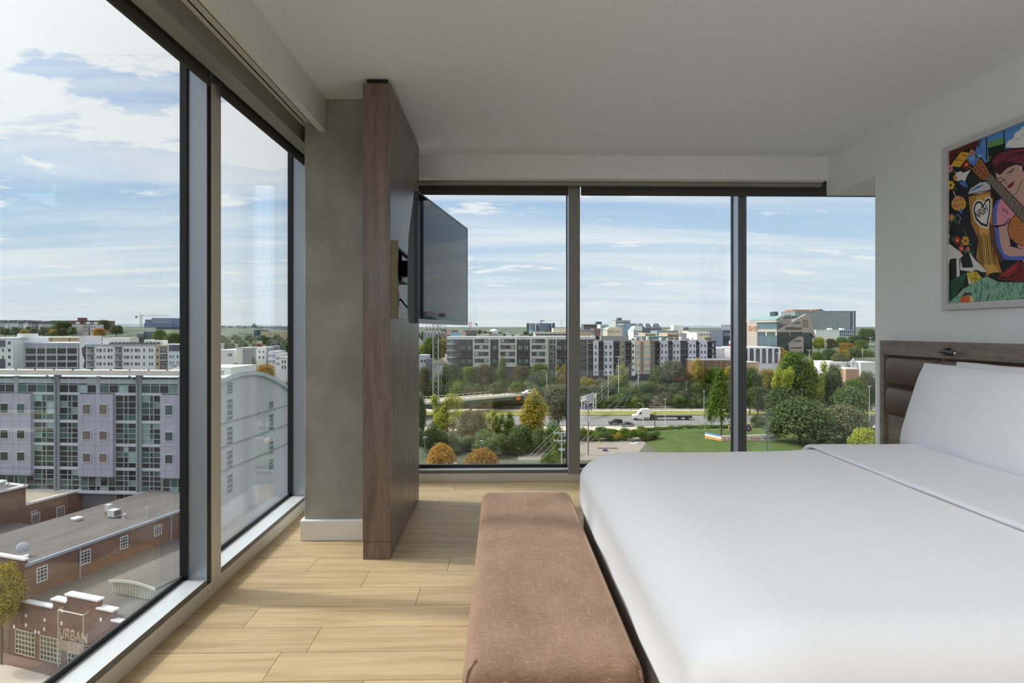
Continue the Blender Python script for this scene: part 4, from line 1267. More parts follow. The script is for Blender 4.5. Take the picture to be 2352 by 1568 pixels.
for (u, v, y, w, k, c, lab) in ((1722, 838, 214, 66, 'round', 'dark', "dark tree beside the second far mullion below the arcaded building"),
        (1762, 842, 212, 56, 'round', 'golden', "golden green tree below the arcaded building's right end"),
        (1822, 800, 205, 100, 'round', 'green', "largest bright green tree rising in front of the concrete office block"),
        (1795, 845, 198, 60, 'loose', 'yellow', "yellow green tree at the foot of the largest bright green tree"),
        (1868, 828, 204, 70, 'loose', 'yellow', "light yellow green tree right of the largest bright green tree"),
        (1905, 850, 205, 80, 'round', 'dark', "dark rounded tree in front of the flat roofs with the dish"),
        (1930, 806, 240, 62, 'round', 'grey', "olive tree left of the white rooftop dish"),
        (1985, 862, 208, 90, 'round', 'dark', "dark green tree at the alcove wall's edge"),
        (1950, 882, 196, 90, 'dome', 'dark', "broad dark tree above the two great round trees"),
        (1800, 880, 196, 90, 'dome', 'dark', "dark leafy tree above the larger great round tree"),
        (1740, 885, 204, 80, 'round', 'dark', "shaded tree above the rock wall beside the mullion"),
        (1838, 908, 140, 152, 'dome', 'dark', "larger of the two great round trees near the painted sign wall"),
        (1938, 926, 143, 128, 'dome', 'grey', "greyer of the two great round trees, the right one"),
        (1984, 978, 114, 74, 'round', 'yellow', "yellow green bush at the bottom right of the far window"),
        (1738, 952, 178, 44, 'bush', 'dark', "small dark bush on the verge behind the coloured panels"),
        (1880, 772, 330, 38, 'round', 'yellow', "bright yellow tree beside the concrete office block"),
        (1908, 776, 335, 34, 'round', 'grey', "brown tree right of the bright yellow tree"),
        (1934, 772, 340, 40, 'round', 'green', "green tree below the white cube building"),
        (1962, 768, 345, 40, 'round', 'dark', "dark tree right of the white cube building"),
        (1992, 752, 400, 60, 'round', 'dark', "dark tree on the skyline at the alcove wall's edge"),
        (1806, 796, 262, 34, 'bush', 'orange', "orange brown shrub between arcaded building and concrete office block"),
        (1985, 800, 300, 60, 'round', 'green', "green tree behind the flat white roofs")):
    tree(u, v, y, w, k, c, lab, 'shrub' if k == 'bush' else 'tree')
# --- left glazing
tree(6, 1286, 50.5, 96, 'round', 'golden', "olive street tree beside the brick garage, cut by the photo's left edge", vb=1480)
for (u, v, y, w, c, lab) in ((142, 735, 470, 62, 'dark', "large dark hillside tree in front of the long brick building"), (112, 748, 465, 34, 'golden', "yellowish hillside tree left of the large dark one"),
        (238, 733, 480, 34, 'dark', "tall dark hillside tree at the right end of the long brick building"), (228, 752, 420, 34, 'orange', "brown tree below the tall dark hillside tree"), (268, 745, 440, 36, 'dark', "dark rounded tree left of the far blue building"),
        (368, 755, 380, 36, 'green', "green tree below the far blue building"), (400, 762, 360, 44, 'green', "broad green tree beside the left aluminium mullion"), (422, 756, 400, 30, 'dark', "dark tree against the left aluminium mullion")):
    tree(u, v, y, w, 'round', c, lab)
for i in range(16):
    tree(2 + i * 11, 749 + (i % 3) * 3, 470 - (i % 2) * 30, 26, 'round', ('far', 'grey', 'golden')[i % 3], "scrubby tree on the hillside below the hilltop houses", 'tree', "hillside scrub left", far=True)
for (u, v, y, w, c, lab) in ((520, 800, 250, 50, 'green', "green tree in front of the low white hall seen through the narrower left window"), (545, 830, 180, 50, 'grey', "grey green tree behind the grey apartments' white roof"),
        (610, 832, 190, 64, 'orange', "orange brown tree below the white townhouses"), (575, 815, 240, 40, 'grey', "tree left of the white townhouses"),
        (652, 870, 150, 40, 'green', "green tree right of the arched gable"), (668, 905, 120, 34, 'yellow', "yellow green tree beside the concrete column's window edge"), (662, 985, 112, 40, 'dark', "dark tree low beside the concrete column's window edge")):
    tree(u, v, y, w, 'round', c, lab)
for i in range(22):
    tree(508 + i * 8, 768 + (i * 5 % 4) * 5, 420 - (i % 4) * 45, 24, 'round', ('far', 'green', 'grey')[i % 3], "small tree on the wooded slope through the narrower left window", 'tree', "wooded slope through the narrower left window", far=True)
# distant belts of trees
rt = random.Random(12)
for i in range(90):
    u = 960 + i * 11.8; y = rt.uniform(420, 900)
    if 1840 < u < 1975: continue
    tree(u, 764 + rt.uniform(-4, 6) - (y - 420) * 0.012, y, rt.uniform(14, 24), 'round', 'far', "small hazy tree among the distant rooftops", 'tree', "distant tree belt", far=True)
hl_ = MB()
def hill(cx, cy, rx, ry, h, nu=40):
    def fn(u, v):
        a = 2 * pi * u; q = v
        x = cx + rx * q * cos(a); y = cy + ry * q * sin(a)
        z = h * (1 - q * q) ** 1.5 * (1 + 0.12 * mnoise.noise(Vector((x * .004, y * .004, 0)))) 
        return (x, y, 2 + z)
    m = MB(); m.grid(fn, nu, 10)
    return m
M_hill = mat("hazy_far_hills", L(112, 130, 140), 0.95, scale=0.01, col2=L(138, 152, 158), detail=8)  # blue grey hill colour with distance haze mixed in
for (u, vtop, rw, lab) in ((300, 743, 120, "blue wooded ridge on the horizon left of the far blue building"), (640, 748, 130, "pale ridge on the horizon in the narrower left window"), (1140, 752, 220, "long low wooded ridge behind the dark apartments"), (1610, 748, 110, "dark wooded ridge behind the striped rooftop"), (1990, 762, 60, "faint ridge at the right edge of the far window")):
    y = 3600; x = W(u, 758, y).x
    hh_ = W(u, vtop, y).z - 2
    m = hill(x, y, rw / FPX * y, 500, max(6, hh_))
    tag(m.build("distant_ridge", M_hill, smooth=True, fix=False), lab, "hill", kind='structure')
# ================================================================== OUTSIDE: BUILDINGS
class F:
    """Facade frame of a rotated building: reads the photo's pixels on its front (or side) plane."""
    def __init__(s, o, off=0.0, axis='x'):
        s.o = o; rz = o.rotation_euler.z
        s.ex = Vector((cos(rz), sin(rz), 0)); s.ey = Vector((-sin(rz), cos(rz), 0))
        s.ax = axis; s.off = off
        s.loc = Vector(o.location)
    def at(s, u, v):
        eye = Vector((0, 0, EYE)); d = W(u, v, 1.0) - eye
        n = s.ey if s.ax == 'x' else s.ex
        t = n.dot(s.loc + n * s.off - eye) / n.dot(d)
        p = eye + d * t - s.loc
        return (p.dot(s.ex if s.ax == 'x' else s.ey), p.z)
    def x(s, u, v=758): return s.at(u, v)[0]
    def z(s, u, v): return s.at(u, v)[1]
    def rect(s, u0, u1, v0, v1):
        um = (u0 + u1) / 2
        return s.x(u0), s.x(u1), s.z(um, v1), s.z(um, v0)

def flat(r, g, b, rough=0.8, var=0.04, **kw):
    return mat("facade_%d_%d_%d" % (r, g, b), L(r, g, b), rough, var=var, scale=0.6, **kw)
def cglass(name, r, g, b, rough=0.12):
    if name in MATS: return MATS[name]
    return mat(name, L(r, g, b), rough, var=0.25, scale=0.35, spec=0.7, rand=0.25)
G_DARK = cglass("city_glass_dark", 44, 52, 58)
G_TEAL = cglass("city_glass_teal", 70, 102, 102)
G_PALE = cglass("city_glass_pale", 150, 178, 176, 0.2)
G_BROWN = cglass("city_blind_brown", 128, 110, 100, 0.4)
WFR = flat(214, 214, 214); DFR = flat(60, 60, 62); GFR = flat(176, 180, 184)

WIN = {}
def window_part(parent, x0, x1, z0, z1, y, kind='plain', fr=None, gl=None, axis='x', name='window', depth=0.12):
    """One window as its own part (shared unit mesh): frame and panes, set on a facade."""
    fr = fr or WFR; gl = gl or G_DARK
    key = (kind, fr.name, gl.name, axis)
    if key not in WIN:
        m = MB(); b = 0.07
        def bx(a0, a1, c0, c1, d0, d1, k):
            if axis == 'x': m.box(a0, a1, d0, d1, c0, c1, k)
            else: m.box(d0, d1, a0, a1, c0, c1, k)
        bx(0.02, 0.98, 0.02, 0.98, 0.35, 1.0, 1)
        if kind == 'band':
            for k in range(1, 8): bx(k / 8 - 0.006, k / 8 + 0.006, 0, 1, 0.1, 1, 0)
            bx(0, 1, 0, 0.05, 0, 1, 0); bx(0, 1, 0.95, 1, 0, 1, 0)
        else:
            bx(0, b, 0, 1, 0, 1, 0); bx(1 - b, 1, 0, 1, 0, 1, 0); bx(b, 1 - b, 0, b, 0, 1, 0); bx(b, 1 - b, 1 - b, 1, 0, 1, 0)
            if kind == 'double': bx(0.47, 0.53, b, 1 - b, 0.1, 1, 0)
            if kind == 'sash': bx(b, 1 - b, 0.47, 0.53, 0.1, 1, 0)
            if kind == 'grid':
                for k in (1, 2): bx(k / 3 - .02, k / 3 + .02, b, 1 - b, 0.1, 1, 0)
                for k in (1, 2, 3): bx(b, 1 - b, k / 4 - .02, k / 4 + .02, 0.1, 1, 0)
        WIN[key] = m.data(name, [fr, gl], fix=False)
    o = bpy.data.objects.new(name, WIN[key]); COL.objects.link(o); o.parent = parent
    if axis == 'x': o.location = (x0, y, z0); o.scale = (x1 - x0, depth, z1 - z0)
    else: o.location = (y, x0, z0); o.scale = (depth, x1 - x0, z1 - z0)
    return o
def windows(parent, f, cols, rows, y=-0.1, **kw):
    for (u0, u1) in cols:
        for (v0, v1) in rows:
            a, b, c, d = f.rect(u0, u1, v0, v1)
            window_part(parent, a, b, c, d, y, **kw)

def part_box(parent, name, x0, x1, y0, y1, z0, z1, m, **kw):
    b = MB(); b.box(x0, x1, y0, y1, z0, z1)
    return b.build(name, m, parent, local=True, **kw)

def block(name, label, cat, u0, u1, vt, y, depth, wall, roofm=None, rz=0.0, vb=None, group=None, parapet=0.4, roofname='roof'):
    """Building with walls and roof; returns its root, facade frame and size."""
    p = W(u0, 758, y)
    xm = W((u0 + u1) / 2, 758, y).x
    z0 = min(T(p.x, y), T(xm, y + depth), T(W(u1, 758, y).x, y)) - 0.5
    if vb is not None: z0 = max(z0, W(u0, vb, y).z - 3)
    o = thing(name, (p.x, y, z0), label, cat, group, rz=rz)
    f = F(o)
    w = f.x(u1); h = f.z(u0, vt)
    b = MB(); b.box(0, w, 0, depth, 0, h - parapet)
    b.build("walls", wall, o, local=True)
    r = MB(); e = min(0.25, w * 0.01); r.box(-e, w + e, -e, depth + e, h - parapet, h)
    r.build(roofname, roofm or wall, o, local=True)
    return o, f, w, h

# ------------------------------------------------------------------ brick garage and its neighbours (street grid turned 20 degrees)
def brick_mat(name, c1, c2, c3):
    m, nt, b = new_mat(name)
    N, LK = nt.nodes.new, nt.links.new
    tc = N("ShaderNodeTexCoord")
    sp = N("ShaderNodeSeparateXYZ"); LK(tc.outputs["Object"], sp.inputs[0])
    ad = N("ShaderNodeMath"); ad.operation = 'ADD'; LK(sp.outputs[0], ad.inputs[0]); LK(sp.outputs[1], ad.inputs[1])
    cb = N("ShaderNodeCombineXYZ"); LK(ad.outputs[0], cb.inputs[0]); LK(sp.outputs[2], cb.inputs[1])
    br = N("ShaderNodeTexBrick"); br.inputs["Scale"].default_value = 1.0
    br.inputs["Brick Width"].default_value = 0.34; br.inputs["Row Height"].default_value = 0.11; br.inputs["Mortar Size"].default_value = 0.010
    br.inputs["Color1"].default_value = c1; br.inputs["Color2"].default_value = c2; br.inputs["Mortar"].default_value = c3
    br.inputs["Mortar Smooth"].default_value = 0.3
    LK(cb.outputs[0], br.inputs["Vector"])
    n = N("ShaderNodeTexNoise"); n.inputs["Scale"].default_value = 0.9; n.inputs["Detail"].default_value = 6
    LK(tc.outputs["Object"], n.inputs["Vector"])
    hs = N("ShaderNodeHueSaturation"); mr = N("ShaderNodeMapRange"); mr.inputs["To Min"].default_value = 0.6; mr.inputs["To Max"].default_value = 1.4
    LK(n.outputs["Fac"], mr.inputs["Value"]); LK(mr.outputs[0], hs.inputs["Value"]); LK(br.outputs["Color"], hs.inputs["Color"]); LK(hs.outputs[0], b.inputs["Base Color"])
    b.inputs["Roughness"].default_value = 0.9
    return m
M_brick = brick_mat("red_brown_brick", L(124, 88, 76), L(104, 76, 67), L(140, 124, 114))
M_brick2 = brick_mat("tan_brown_brick", L(156, 112, 82), L(134, 96, 72), L(150, 126, 106))
M_felt = mat("grey_roof_felt", L(94, 90, 88), 0.95, scale=0.25, col2=L(116, 110, 106), detail=8, stretch=(2.2, 0.5, 1))
M_cope = mat("white_coping_stone", L(232, 232, 236), 0.7, var=0.04, scale=2)
M_gut = mat("blue_grey_gutter", L(150, 158, 172), 0.6)
RZ = radians(-18.9)
gar = thing("brick_garage", (-44.0, 52.1, -28.0), "low red brick garage with stepped white-capped parapet and three tall paned doors", "building", rz=RZ)
fg = F(gar)
ROOFZ = 5.3
m = MB(); m.box(0, 16.5, 0.35, 19, 0, ROOFZ - 0.1); m.build("walls", M_brick, gar, local=True)
m = MB(); m.box(0.35, 16.5, 0.35, 19, ROOFZ - 0.1, ROOFZ); m.build("roof", M_felt, gar, local=True)
caps = [((18.7, 1364.5), (43.5, 1364.5)), ((36, 1377), (122, 1396)), ((121, 1376), (154, 1384)), ((153, 1366), (230, 1381)), ((222, 1397), (264, 1405)), ((256, 1425), (300, 1433))]
steps = []
for (a, b) in caps:
    (xa, za), (xb, zb) = fg.at(*a), fg.at(*b)
    steps.append([xa, xb, (za + zb) / 2])
for i in range(len(steps) - 1):
    steps[i][1] = steps[i + 1][0] = (steps[i][1] + steps[i + 1][0]) / 2
steps[-1][1] = 16.5
prof = [(steps[0][0], 0)]
for xa, xb, z in steps: prof += [(xa, z), (xb, z)]
prof += [(16.5, 0)]
m = MB(); m.prism(prof, 'y', 0.0, 0.36); m.build("stepped_parapet", M_brick, gar, local=True)
for xa, xb, z in steps:
    m = MB(); m.box(xa - 0.12, xb + 0.05, -0.14, 0.5, z, z + 0.14); m.build("coping", M_cope, gar, local=True)
part_box(gar, "side_coping", -0.14, 0.36, 0.36, 3.2, steps[0][2] - 0.25, steps[0][2] - 0.1, M_cope)
M_dframe = mat("cream_door_bars", L(206, 198, 176), 0.7)
for (p, q) in (((37, 1444), (81, 1510)), ((94, 1458), (140, 1524)), ((157, 1472), (206, 1545))):
    x0, zt_2 = fg.at(p[0], p[1]); x1, zb_2 = fg.at(q[0], q[1])
    zt2 = (fg.at(p[0], p[1])[1]); zb2 = fg.at(p[0], q[1] - 12)[1]
    d = MB(); d.box(x0, x1, -0.02, 0.05, max(0.05, zb2), zt2, 1)
    for k in range(7): d.box(x0 + (x1 - x0) * k / 6 - 0.03, x0 + (x1 - x0) * k / 6 + 0.03, -0.06, -0.02, max(0.05, zb2), zt2)
    for k in range(6): zz = max(0.05, zb2) + (zt2 - max(0.05, zb2)) * k / 5; d.box(x0, x1, -0.06, -0.02, zz - 0.03, zz + 0.03)
    d.build("paned_door", [M_dframe, G_DARK], gar, local=True)
for (u, v) in ((60, 1413), (103, 1423), (60, 1435), (102, 1444), (33, 1439), (82, 1450), (90, 1452), (141, 1463), (143, 1402), (142, 1431), (232, 1422)):
    x, z = fg.at(u, v); part_box(gar, "stone_block", x - 0.11, x + 0.11, -0.03, 0.02, z - 0.14, z + 0.14, M_cope)
a = fg.at(66, 1416); b = fg.at(101, 1438)
m = MB(); m.box(a[0], b[0], -0.025, 0.01, b[1] + .2, a[1] - .1); m.build("sunk_brick_panel", M_brick, gar, local=True)
# hanging sign frame and letters
sg = thing("hanging_sign", gar.location + Vector((0, 0, 0)), "pipe-hung sign with weathered upright letters on the brick garage front", "sign", rz=RZ)
a = fg.at(148, 1394); b = fg.at(205.5, 1409); zlo = fg.at(148, 1430)[1]
M_pipe = mat("galvanised_pipe", L(190, 190, 176), 0.5, metal=0.3)
m = MB()
zt3 = (a[1] + b[1]) / 2 + 0.05
m.tube([(a[0], -0.5, zlo - 3.6), (a[0], -0.5, zt3)], 0.05, 8); m.tube([(b[0], -0.5, zlo - 3.6), (b[0], -0.5, zt3)], 0.05, 8); m.tube([(a[0], -0.5, zt3), (b[0], -0.5, zt3)], 0.05, 8)
m.tube([(a[0], -0.5, zt3), (a[0], 0.0, zt3 + .1)], 0.04, 6); m.tube([(b[0], -0.5, zt3), (b[0], 0.0, zt3 + .1)], 0.04, 6)
m.build("pipe_frame", M_pipe, sg, local=True)
M_let = mat("weathered_letter_steel", L(172, 152, 130), 0.8, var=0.2, scale=3)
lt = text_part("lettering", "URBAN", 1.2, M_let, sg, (a[0] + 0.12, -0.5, zlo - 0.95), (pi / 2, 0, 0), extrude=0.06, sx=0.86)
m = MB()
for k in range(13):
    x = a[0] + 0.2 + (b[0] - a[0] - 0.4) * k / 12; m.box(x - 0.07, x + 0.07, -0.53, -0.47, zlo - 2.0, zlo - 1.15)
m.build("letter_slats", M_let, sg, local=True)
# corrugated monitor on the garage roof
sh = thing("roof_monitor", gar.location + Vector((0, 0, ROOFZ)), "pale corrugated metal monitor with curved roof standing on the brick garage roof", "roof structure", rz=RZ)
M_corr = mat("pale_corrugated_metal", L(206, 204, 190), 0.6, var=0.05, scale=2)
s_x0, s_x1, s_y = 8.0, 13.2, 3.3
m = MB(); m.box(s_x0 + 0.1, s_x1 - 0.1, s_y + 0.06, 18.5, 0, 1.25)
n_ = 15
for k in range(n_ + 1):
    x = s_x0 + (s_x1 - s_x0) * k / n_; m.box(x - 0.05, x + 0.05, s_y, s_y + 0.08, 0.02, 1.3, 0 if k % 2 else 0)
m.build("corrugated_front", M_corr, sh, local=True)
for k in range(n_):
    x = s_x0 + (s_x1 - s_x0) * (k + 0.5) / n_
m = MB()
rp_ = [(s_x0 - 0.2 + (s_x1 - s_x0 + 0.4) * k / 10, 1.28 + 0.28 * sin(pi * k / 10)) for k in range(11)]
m.prism(rp_ + [(x, z - 0.14) for x, z in reversed(rp_)], 'y', s_y - 0.25, 18.8); m.build("curved_roof", M_felt, sh, local=True)
m = MB(); m.prism([(x, z + .02) for x, z in rp_] + [(x, z - 0.22) for x, z in reversed(rp_)], 'y', s_y - 0.30, s_y - 0.24); m.build("fascia", M_corr, sh, local=True)

# long brick building behind-left of the garage
lb = thing("brick_warehouse", (-44.0, 52.1, -28.0), "long brick warehouse with grey felt roof and white sash windows along its side", "building", rz=RZ)
LBZ = 8.45
m = MB(); m.box(-9.0, 1.75, 0.0, 21.5, 0, LBZ - 0.15); m.build("walls", M_brick, lb, local=True)
m = MB(); m.box(-9.0, 1.78, 0.1, 21.5, LBZ - 0.15, LBZ); m.build("roof", M_felt, lb, local=True)
m = MB(); m.box(1.74, 1.98, 0.0, 21.5, LBZ - 0.22, LBZ + 0.04); m.build("gutter", M_gut, lb, local=True)
m = MB(); m.box(-5.0, 1.85, -0.15, 0.25, LBZ + 0.35, LBZ + 0.52); m.build("front_coping", M_cope, lb, local=True); m = MB(); m.box(-5.0, 1.75, -0.02, 0.2, LBZ - .2, LBZ + 0.36); m.build("front_parapet", M_brick, lb, local=True)
fs_ = F(lb, 1.75, 'y')
for (u0, v0, u1, v1) in ((83, 1299, 108, 1335), (184, 1262, 207, 1295), (275, 1229, 293, 1261), (353, 1204, 370, 1231)):
    a = fs_.at(u0, v0 + 5); b = fs_.at(u1, v1 - 5)
    window_part(lb, a[0], b[0], min(a[1], b[1]), max(a[1], b[1]), 1.84, kind='grid', axis='y', depth=-0.14)
for u in (182, 391):
    q = fs_.at(u, 1262 if u < 300 else 1200)
    m = MB(); m.cyl((1.85, q[0], ROOFZ), (1.85, q[0], LBZ - .2), 0.07, n=8); m.build("downpipe", M_gut, lb, local=True)
# orange-brown creeper leaves on the side wall
m = MB(); rc_ = random.Random(2)
for k in range(260):
    yy = rc_.uniform(0.5, 18); zz = ROOFZ + 0.25 + rc_.random() ** 2 * 1.0
    m.box(1.76, 1.80 + rc_.random() * .05, yy, yy + rc_.uniform(.05, .14), zz, zz + rc_.uniform(.05, .12))
tag(m.build("creeper", mat("rust_orange_leaves", L(176, 104, 52), 0.9), lb, local=True), "rust orange creeper leaves low on the wall", None, None, 'stuff')
ORG = Vector(lb.location); EX = Vector((cos(RZ), sin(RZ), 0)); EY = Vector((-sin(RZ), cos(RZ), 0))
def on_roof(x, y): return ORG + EX * x + EY * y + Vector((0, 0, LBZ))
def roof_px(u, v):
    q = on_z(u, v, -28 + LBZ); d = q - ORG
    return on_roof(d.dot(EX), d.dot(EY))
M_vent = mat("roof_unit_metal", L(206, 208, 208), 0.5, metal=0.2)
q = roof_px(53, 1278)
ds = thing("satellite_dish", q, "round grey satellite dish on the brick warehouse roof", "satellite dish", rz=radians(36))
m = MB(); m.box(-0.4, 0.4, -0.3, 0.3, 0, 0.06); m.build("base", M_vent, ds, local=True)
m = MB(); m.cyl((0, 0, 0.05), (0, 0, 0.75), 0.03, n=8); m.build("mast", M_vent, ds, local=True)
m = MB()
def dishfn(u, v):
    a = 2 * pi * u; r = 0.52 * v
    return (r * cos(a), -0.14 + 0.26 * v * v * 0.5 - 0.25 * 0, 0.85 + r * sin(a) * 0.95)
m.grid(dishfn, 24, 5); do = m.build("reflector", mat("dish_grey", L(190, 194, 200), 0.5), ds, local=True, smooth=True)
md = do.modifiers.new("t", 'SOLIDIFY'); md.thickness = 0.02
m = MB(); m.tube([(0, -0.1, 0.4), (0, -0.55, 0.8)], 0.015, 6); m.build("feed_arm", M_vent, ds, local=True)
q = roof_px(176, 1195)
t = thing("roof_hatch", q, "low square white vent hatch in the middle of the brick warehouse roof", "roof vent", rz=RZ)
m = MB(); m.box(-.3, .3, -.3, .3, 0, .18); m.build("curb", M_vent, t, local=True); m = MB(); m.box(-.42, .42, -.42, .42, .18, .36); m.build("lid", M_cope, t, local=True, bevel=.04)
q = roof_px(262, 1187)
t = thing("air_conditioner", q, "boxy grey air conditioner on the brick warehouse roof", "air conditioner", rz=RZ)
m = MB(); m.box(-.5, .5, -.4, .4, .1, .85); m.build("casing", M_vent, t, local=True, bevel=.02)
m = MB(); m.box(.5, .62, -.35, .35, .3, .8); m.build("louvre_hood", M_dalu, t, local=True); m = MB(); m.box(-.45, -.35, -.38, .38, 0, .1); m.box(.35, .45, -.38, .38, 0, .1); m.build("skids", M_dalu, t, local=True)
q = roof_px(250, 1181)
t = thing("roof_vent_box", q, "narrow upright vent box standing left of the air conditioner on the roof", "roof vent", rz=RZ)
m = MB(); m.box(-.36, .36, -.3, .3, 0, .4); m.build("base", mat("vent_base_brown", L(150, 136, 124), .8), t, local=True); m = MB(); m.box(-.3, .3, -.25, .25, .4, 1.15); m.build("casing", M_vent, t, local=True, bevel=.02)
q = roof_px(284, 1190)
t = thing("vent_pipe", q, "gooseneck vent pipe right of the air conditioner on the roof", "vent pipe", rz=RZ)
m = MB(); m.tube([(0, 0, 0), (0, 0, .4), (.05, 0, .5), (.16, 0, .54), (.26, 0, .48), (.28, 0, .36)], .08, 10); m.build("pipe", M_vent, t, local=True, smooth=True)
m = MB(); m.cyl((0, 0, 0), (0, 0, .03), .16, n=12); m.build("flange", M_vent, t, local=True)
q = roof_px(337, 1184)
t = thing("vent_pipe", q, "slim straight vent pipe near the far end of the brick warehouse roof", "vent pipe", rz=RZ)
m = MB(); m.cyl((0, 0, 0), (0, 0, .85), .06, n=10); m.build("pipe", M_vent, t, local=True); m = MB(); m.cyl((0, 0, .85), (0, 0, .95), .11, n=10); m.build("cap", M_vent, t, local=True)

# brick block beyond the warehouse, two heights
cb2 = thing("brick_annexe", ORG + EX * -30 + EY * 4.0, "brick annexe with white-edged gravel roof between warehouse and grey apartments", "building", rz=RZ)
m = MB(); m.box(0, 10.8, 9.0, 17.5, 0, 7.9); m.build("walls", M_brick, cb2, local=True)
m = MB(); m.box(0.3, 10.5, 9.2, 17.3, 7.9, 7.96); m.build("roof", mat("pale_gravel_roof", L(176, 166, 150), .95, var=.1, scale=3), cb2, local=True)
m = MB(); m.box(10.5, 10.9, 9.0, 17.5, 7.9, 8.15); m.box(0, 10.9, 17.2, 17.6, 7.9, 8.15); m.build("coping", M_cope, cb2, local=True)
m = MB(); m.box(0, 10.8, -6, 9.0, 0, 10.2); m.build("tall_walls", M_brick, cb2, local=True)
m = MB(); m.box(10.45, 10.95, -6, 9.1, 10.2, 10.4); m.box(7.6, 8.0, -6, 9.1, 10.2, 10.4); m.box(0, 10.9, 8.8, 9.2, 10.2, 10.4); m.build("tall_coping", M_cope, cb2, local=True)
m = MB(); m.box(8.0, 10.45, -6, 8.8, 10.2, 10.25); m.build("tall_roof", M_felt, cb2, local=True)
fc = F(cb2, 10.8, 'y')
for (u0, v0, u1, v1) in ((71, 1172, 83, 1183), (72, 1178, 91, 1199), (129, 1163, 147, 1187)):
    a = fc.at(u0, v0 + 2); b = fc.at(u1, v1 - 2)
    window_part(cb2, a[0], b[0], min(a[1], b[1]), max(a[1], b[1]), 10.92, kind='grid', axis='y', depth=-0.16)
q = ORG + EX * (-30 + 10.2) + EY * (4.0 + 6.5) + Vector((0, 0, 10.4))
t = thing("roof_fan", q, "round white exhaust fan on the brick annexe's higher roof edge", "roof fan", rz=RZ)
m = MB(); m.lathe((0, 0, 0), [(.35, 0), (.35, .3), (.5, .45), (.75, .9), (.7, 1.0)], 16); m.build("cowl", M_vent, t, local=True); m = MB(); m.lathe((0, 0, 0), [(.8, 1.0), (.5, 1.12), (.1, 1.15)], 16); m.build("cap", M_vent, t, local=True)
# link roof between warehouse and annexe
t = thing("link_roof", ORG + EX * -19.2 + EY * 6, "low felt roof linking the brick warehouse to the brick annexe", "building", rz=RZ)
m = MB(); m.box(0, 10.2, -6, 5.5, 0, 6.2); m.build("walls", M_brick, t, local=True); m = MB(); m.box(0, 10.2, -6, 5.5, 6.2, 6.4); m.build("roof", M_felt, t, local=True)

# pavement in front of the garage, lamp post beside the street tree
pv = MB(); pv.box(-14, 40, -5.6, -1.2, 0.02, 0.12)
po = thing("pavement", gar.location + Vector((0, 0, 0)), "pale paved footway in front of the brick garage doors", "pavement", rz=RZ, kind='structure')
pv.build("slabs", M_side, po, local=True)
dv_ = MB(); dv_.box(-14, 40, -1.2, 0, 0.02, 0.08); dv_.build("brick_apron", mat("brick_paving", L(120, 92, 82), .9, var=.15, scale=3), po, local=True)
q = on_z(44, 1377, -20.5); q = Vector((q.x, q.y, -28))
def street_lamp(p, h, arm, rz, label, m=None, name='street_lamp', group=None, r=0.09, curve=False):
    o = thing(name, p, label, "street lamp", group, rz=rz)
    m = m or M_pole
    b = MB(); b.cyl((0, 0, 0), (0, 0, h), r, r * 0.6, 8)
    b.build("pole", m, o, local=True)
    if arm:
        b = MB(); b.tube([(0, 0, h), (arm * .3, 0, h + .5), (arm, 0, h + .7)], r * .5, 6); b.build("arm", m, o, local=True)
        b = MB(); b.box(arm - .1, arm + .6, -.16, .16, h + .6, h + .76); b.build("lamp_head", m, o, local=True, bevel=.04)
    else:
        b = MB(); b.box(-.35, .35, -.3, .3, h, h + .18); b.build("lamp_head", m, o, local=True, bevel=.04)
    return o
lp = street_lamp(Vector((-43.6, 50.6, -28)), 7.4, 0, RZ, "street lamp with square head beside the brick garage corner", M_darkpole)

# ------------------------------------------------------------------ grey apartment block across the roofs
M_clad = mat("lilac_grey_cladding", L(172, 172, 188), 0.75, var=0.05, scale=0.5)
M_band = flat(196, 200, 208); M_pier = flat(150, 158, 166)
ga = thing("grey_apartment_block", (W(497, 758, 75).x, 75.0, -28.0), "large grey apartment block with teal glazing bays facing the left window", "building", rz=radians(-5.5))
f = F(ga)
EZ = 28 - 4.35
XL = f.x(-70)
arc = [(0, EZ - 1.2), (2, EZ - .75), (5, EZ - .5), (8, EZ - .55), (11, EZ - 1.0), (14, EZ - 1.9), (17, EZ - 3.0), (19.5, EZ - 4.2), (21, EZ - 5.0)]
m = MB(); m.prism([(0.25, 0), (0.25, EZ - 1.4)] + [(y, z - .3) for y, z in arc[1:-1]] + [(20.5, EZ - 5.2), (20.5, 0)], 'x', XL, -0.31); m.build("walls", flat(120, 124, 132), ga, local=True)
m = MB(); m.box(XL, 0.6, -1.0, 0.8, EZ - 0.25, EZ + 0.38); m.build("roof_eave", flat(214, 206, 196), ga, local=True)
m = MB()
for u in range(8, 440, 43): x = f.x(u); m.box(x - .07, x + .07, -0.95, -0.8, EZ + .38, EZ + .5)
m.build("eave_lights", flat(90, 90, 92), ga, local=True)
def zf(v, u=220): return f.z(u, v)
rg = random.Random(9)
bays = []
period = 188
for k in (-1, 0, 1, 2):
    base = -3 + k * period
    bays.append((base + 80, base + 130)); bays.append((base + 139, base + 185))
fl_v = [904, 968, 1021, 1076, 1129, 1182]
TEALS = [G_TEAL, G_DARK]
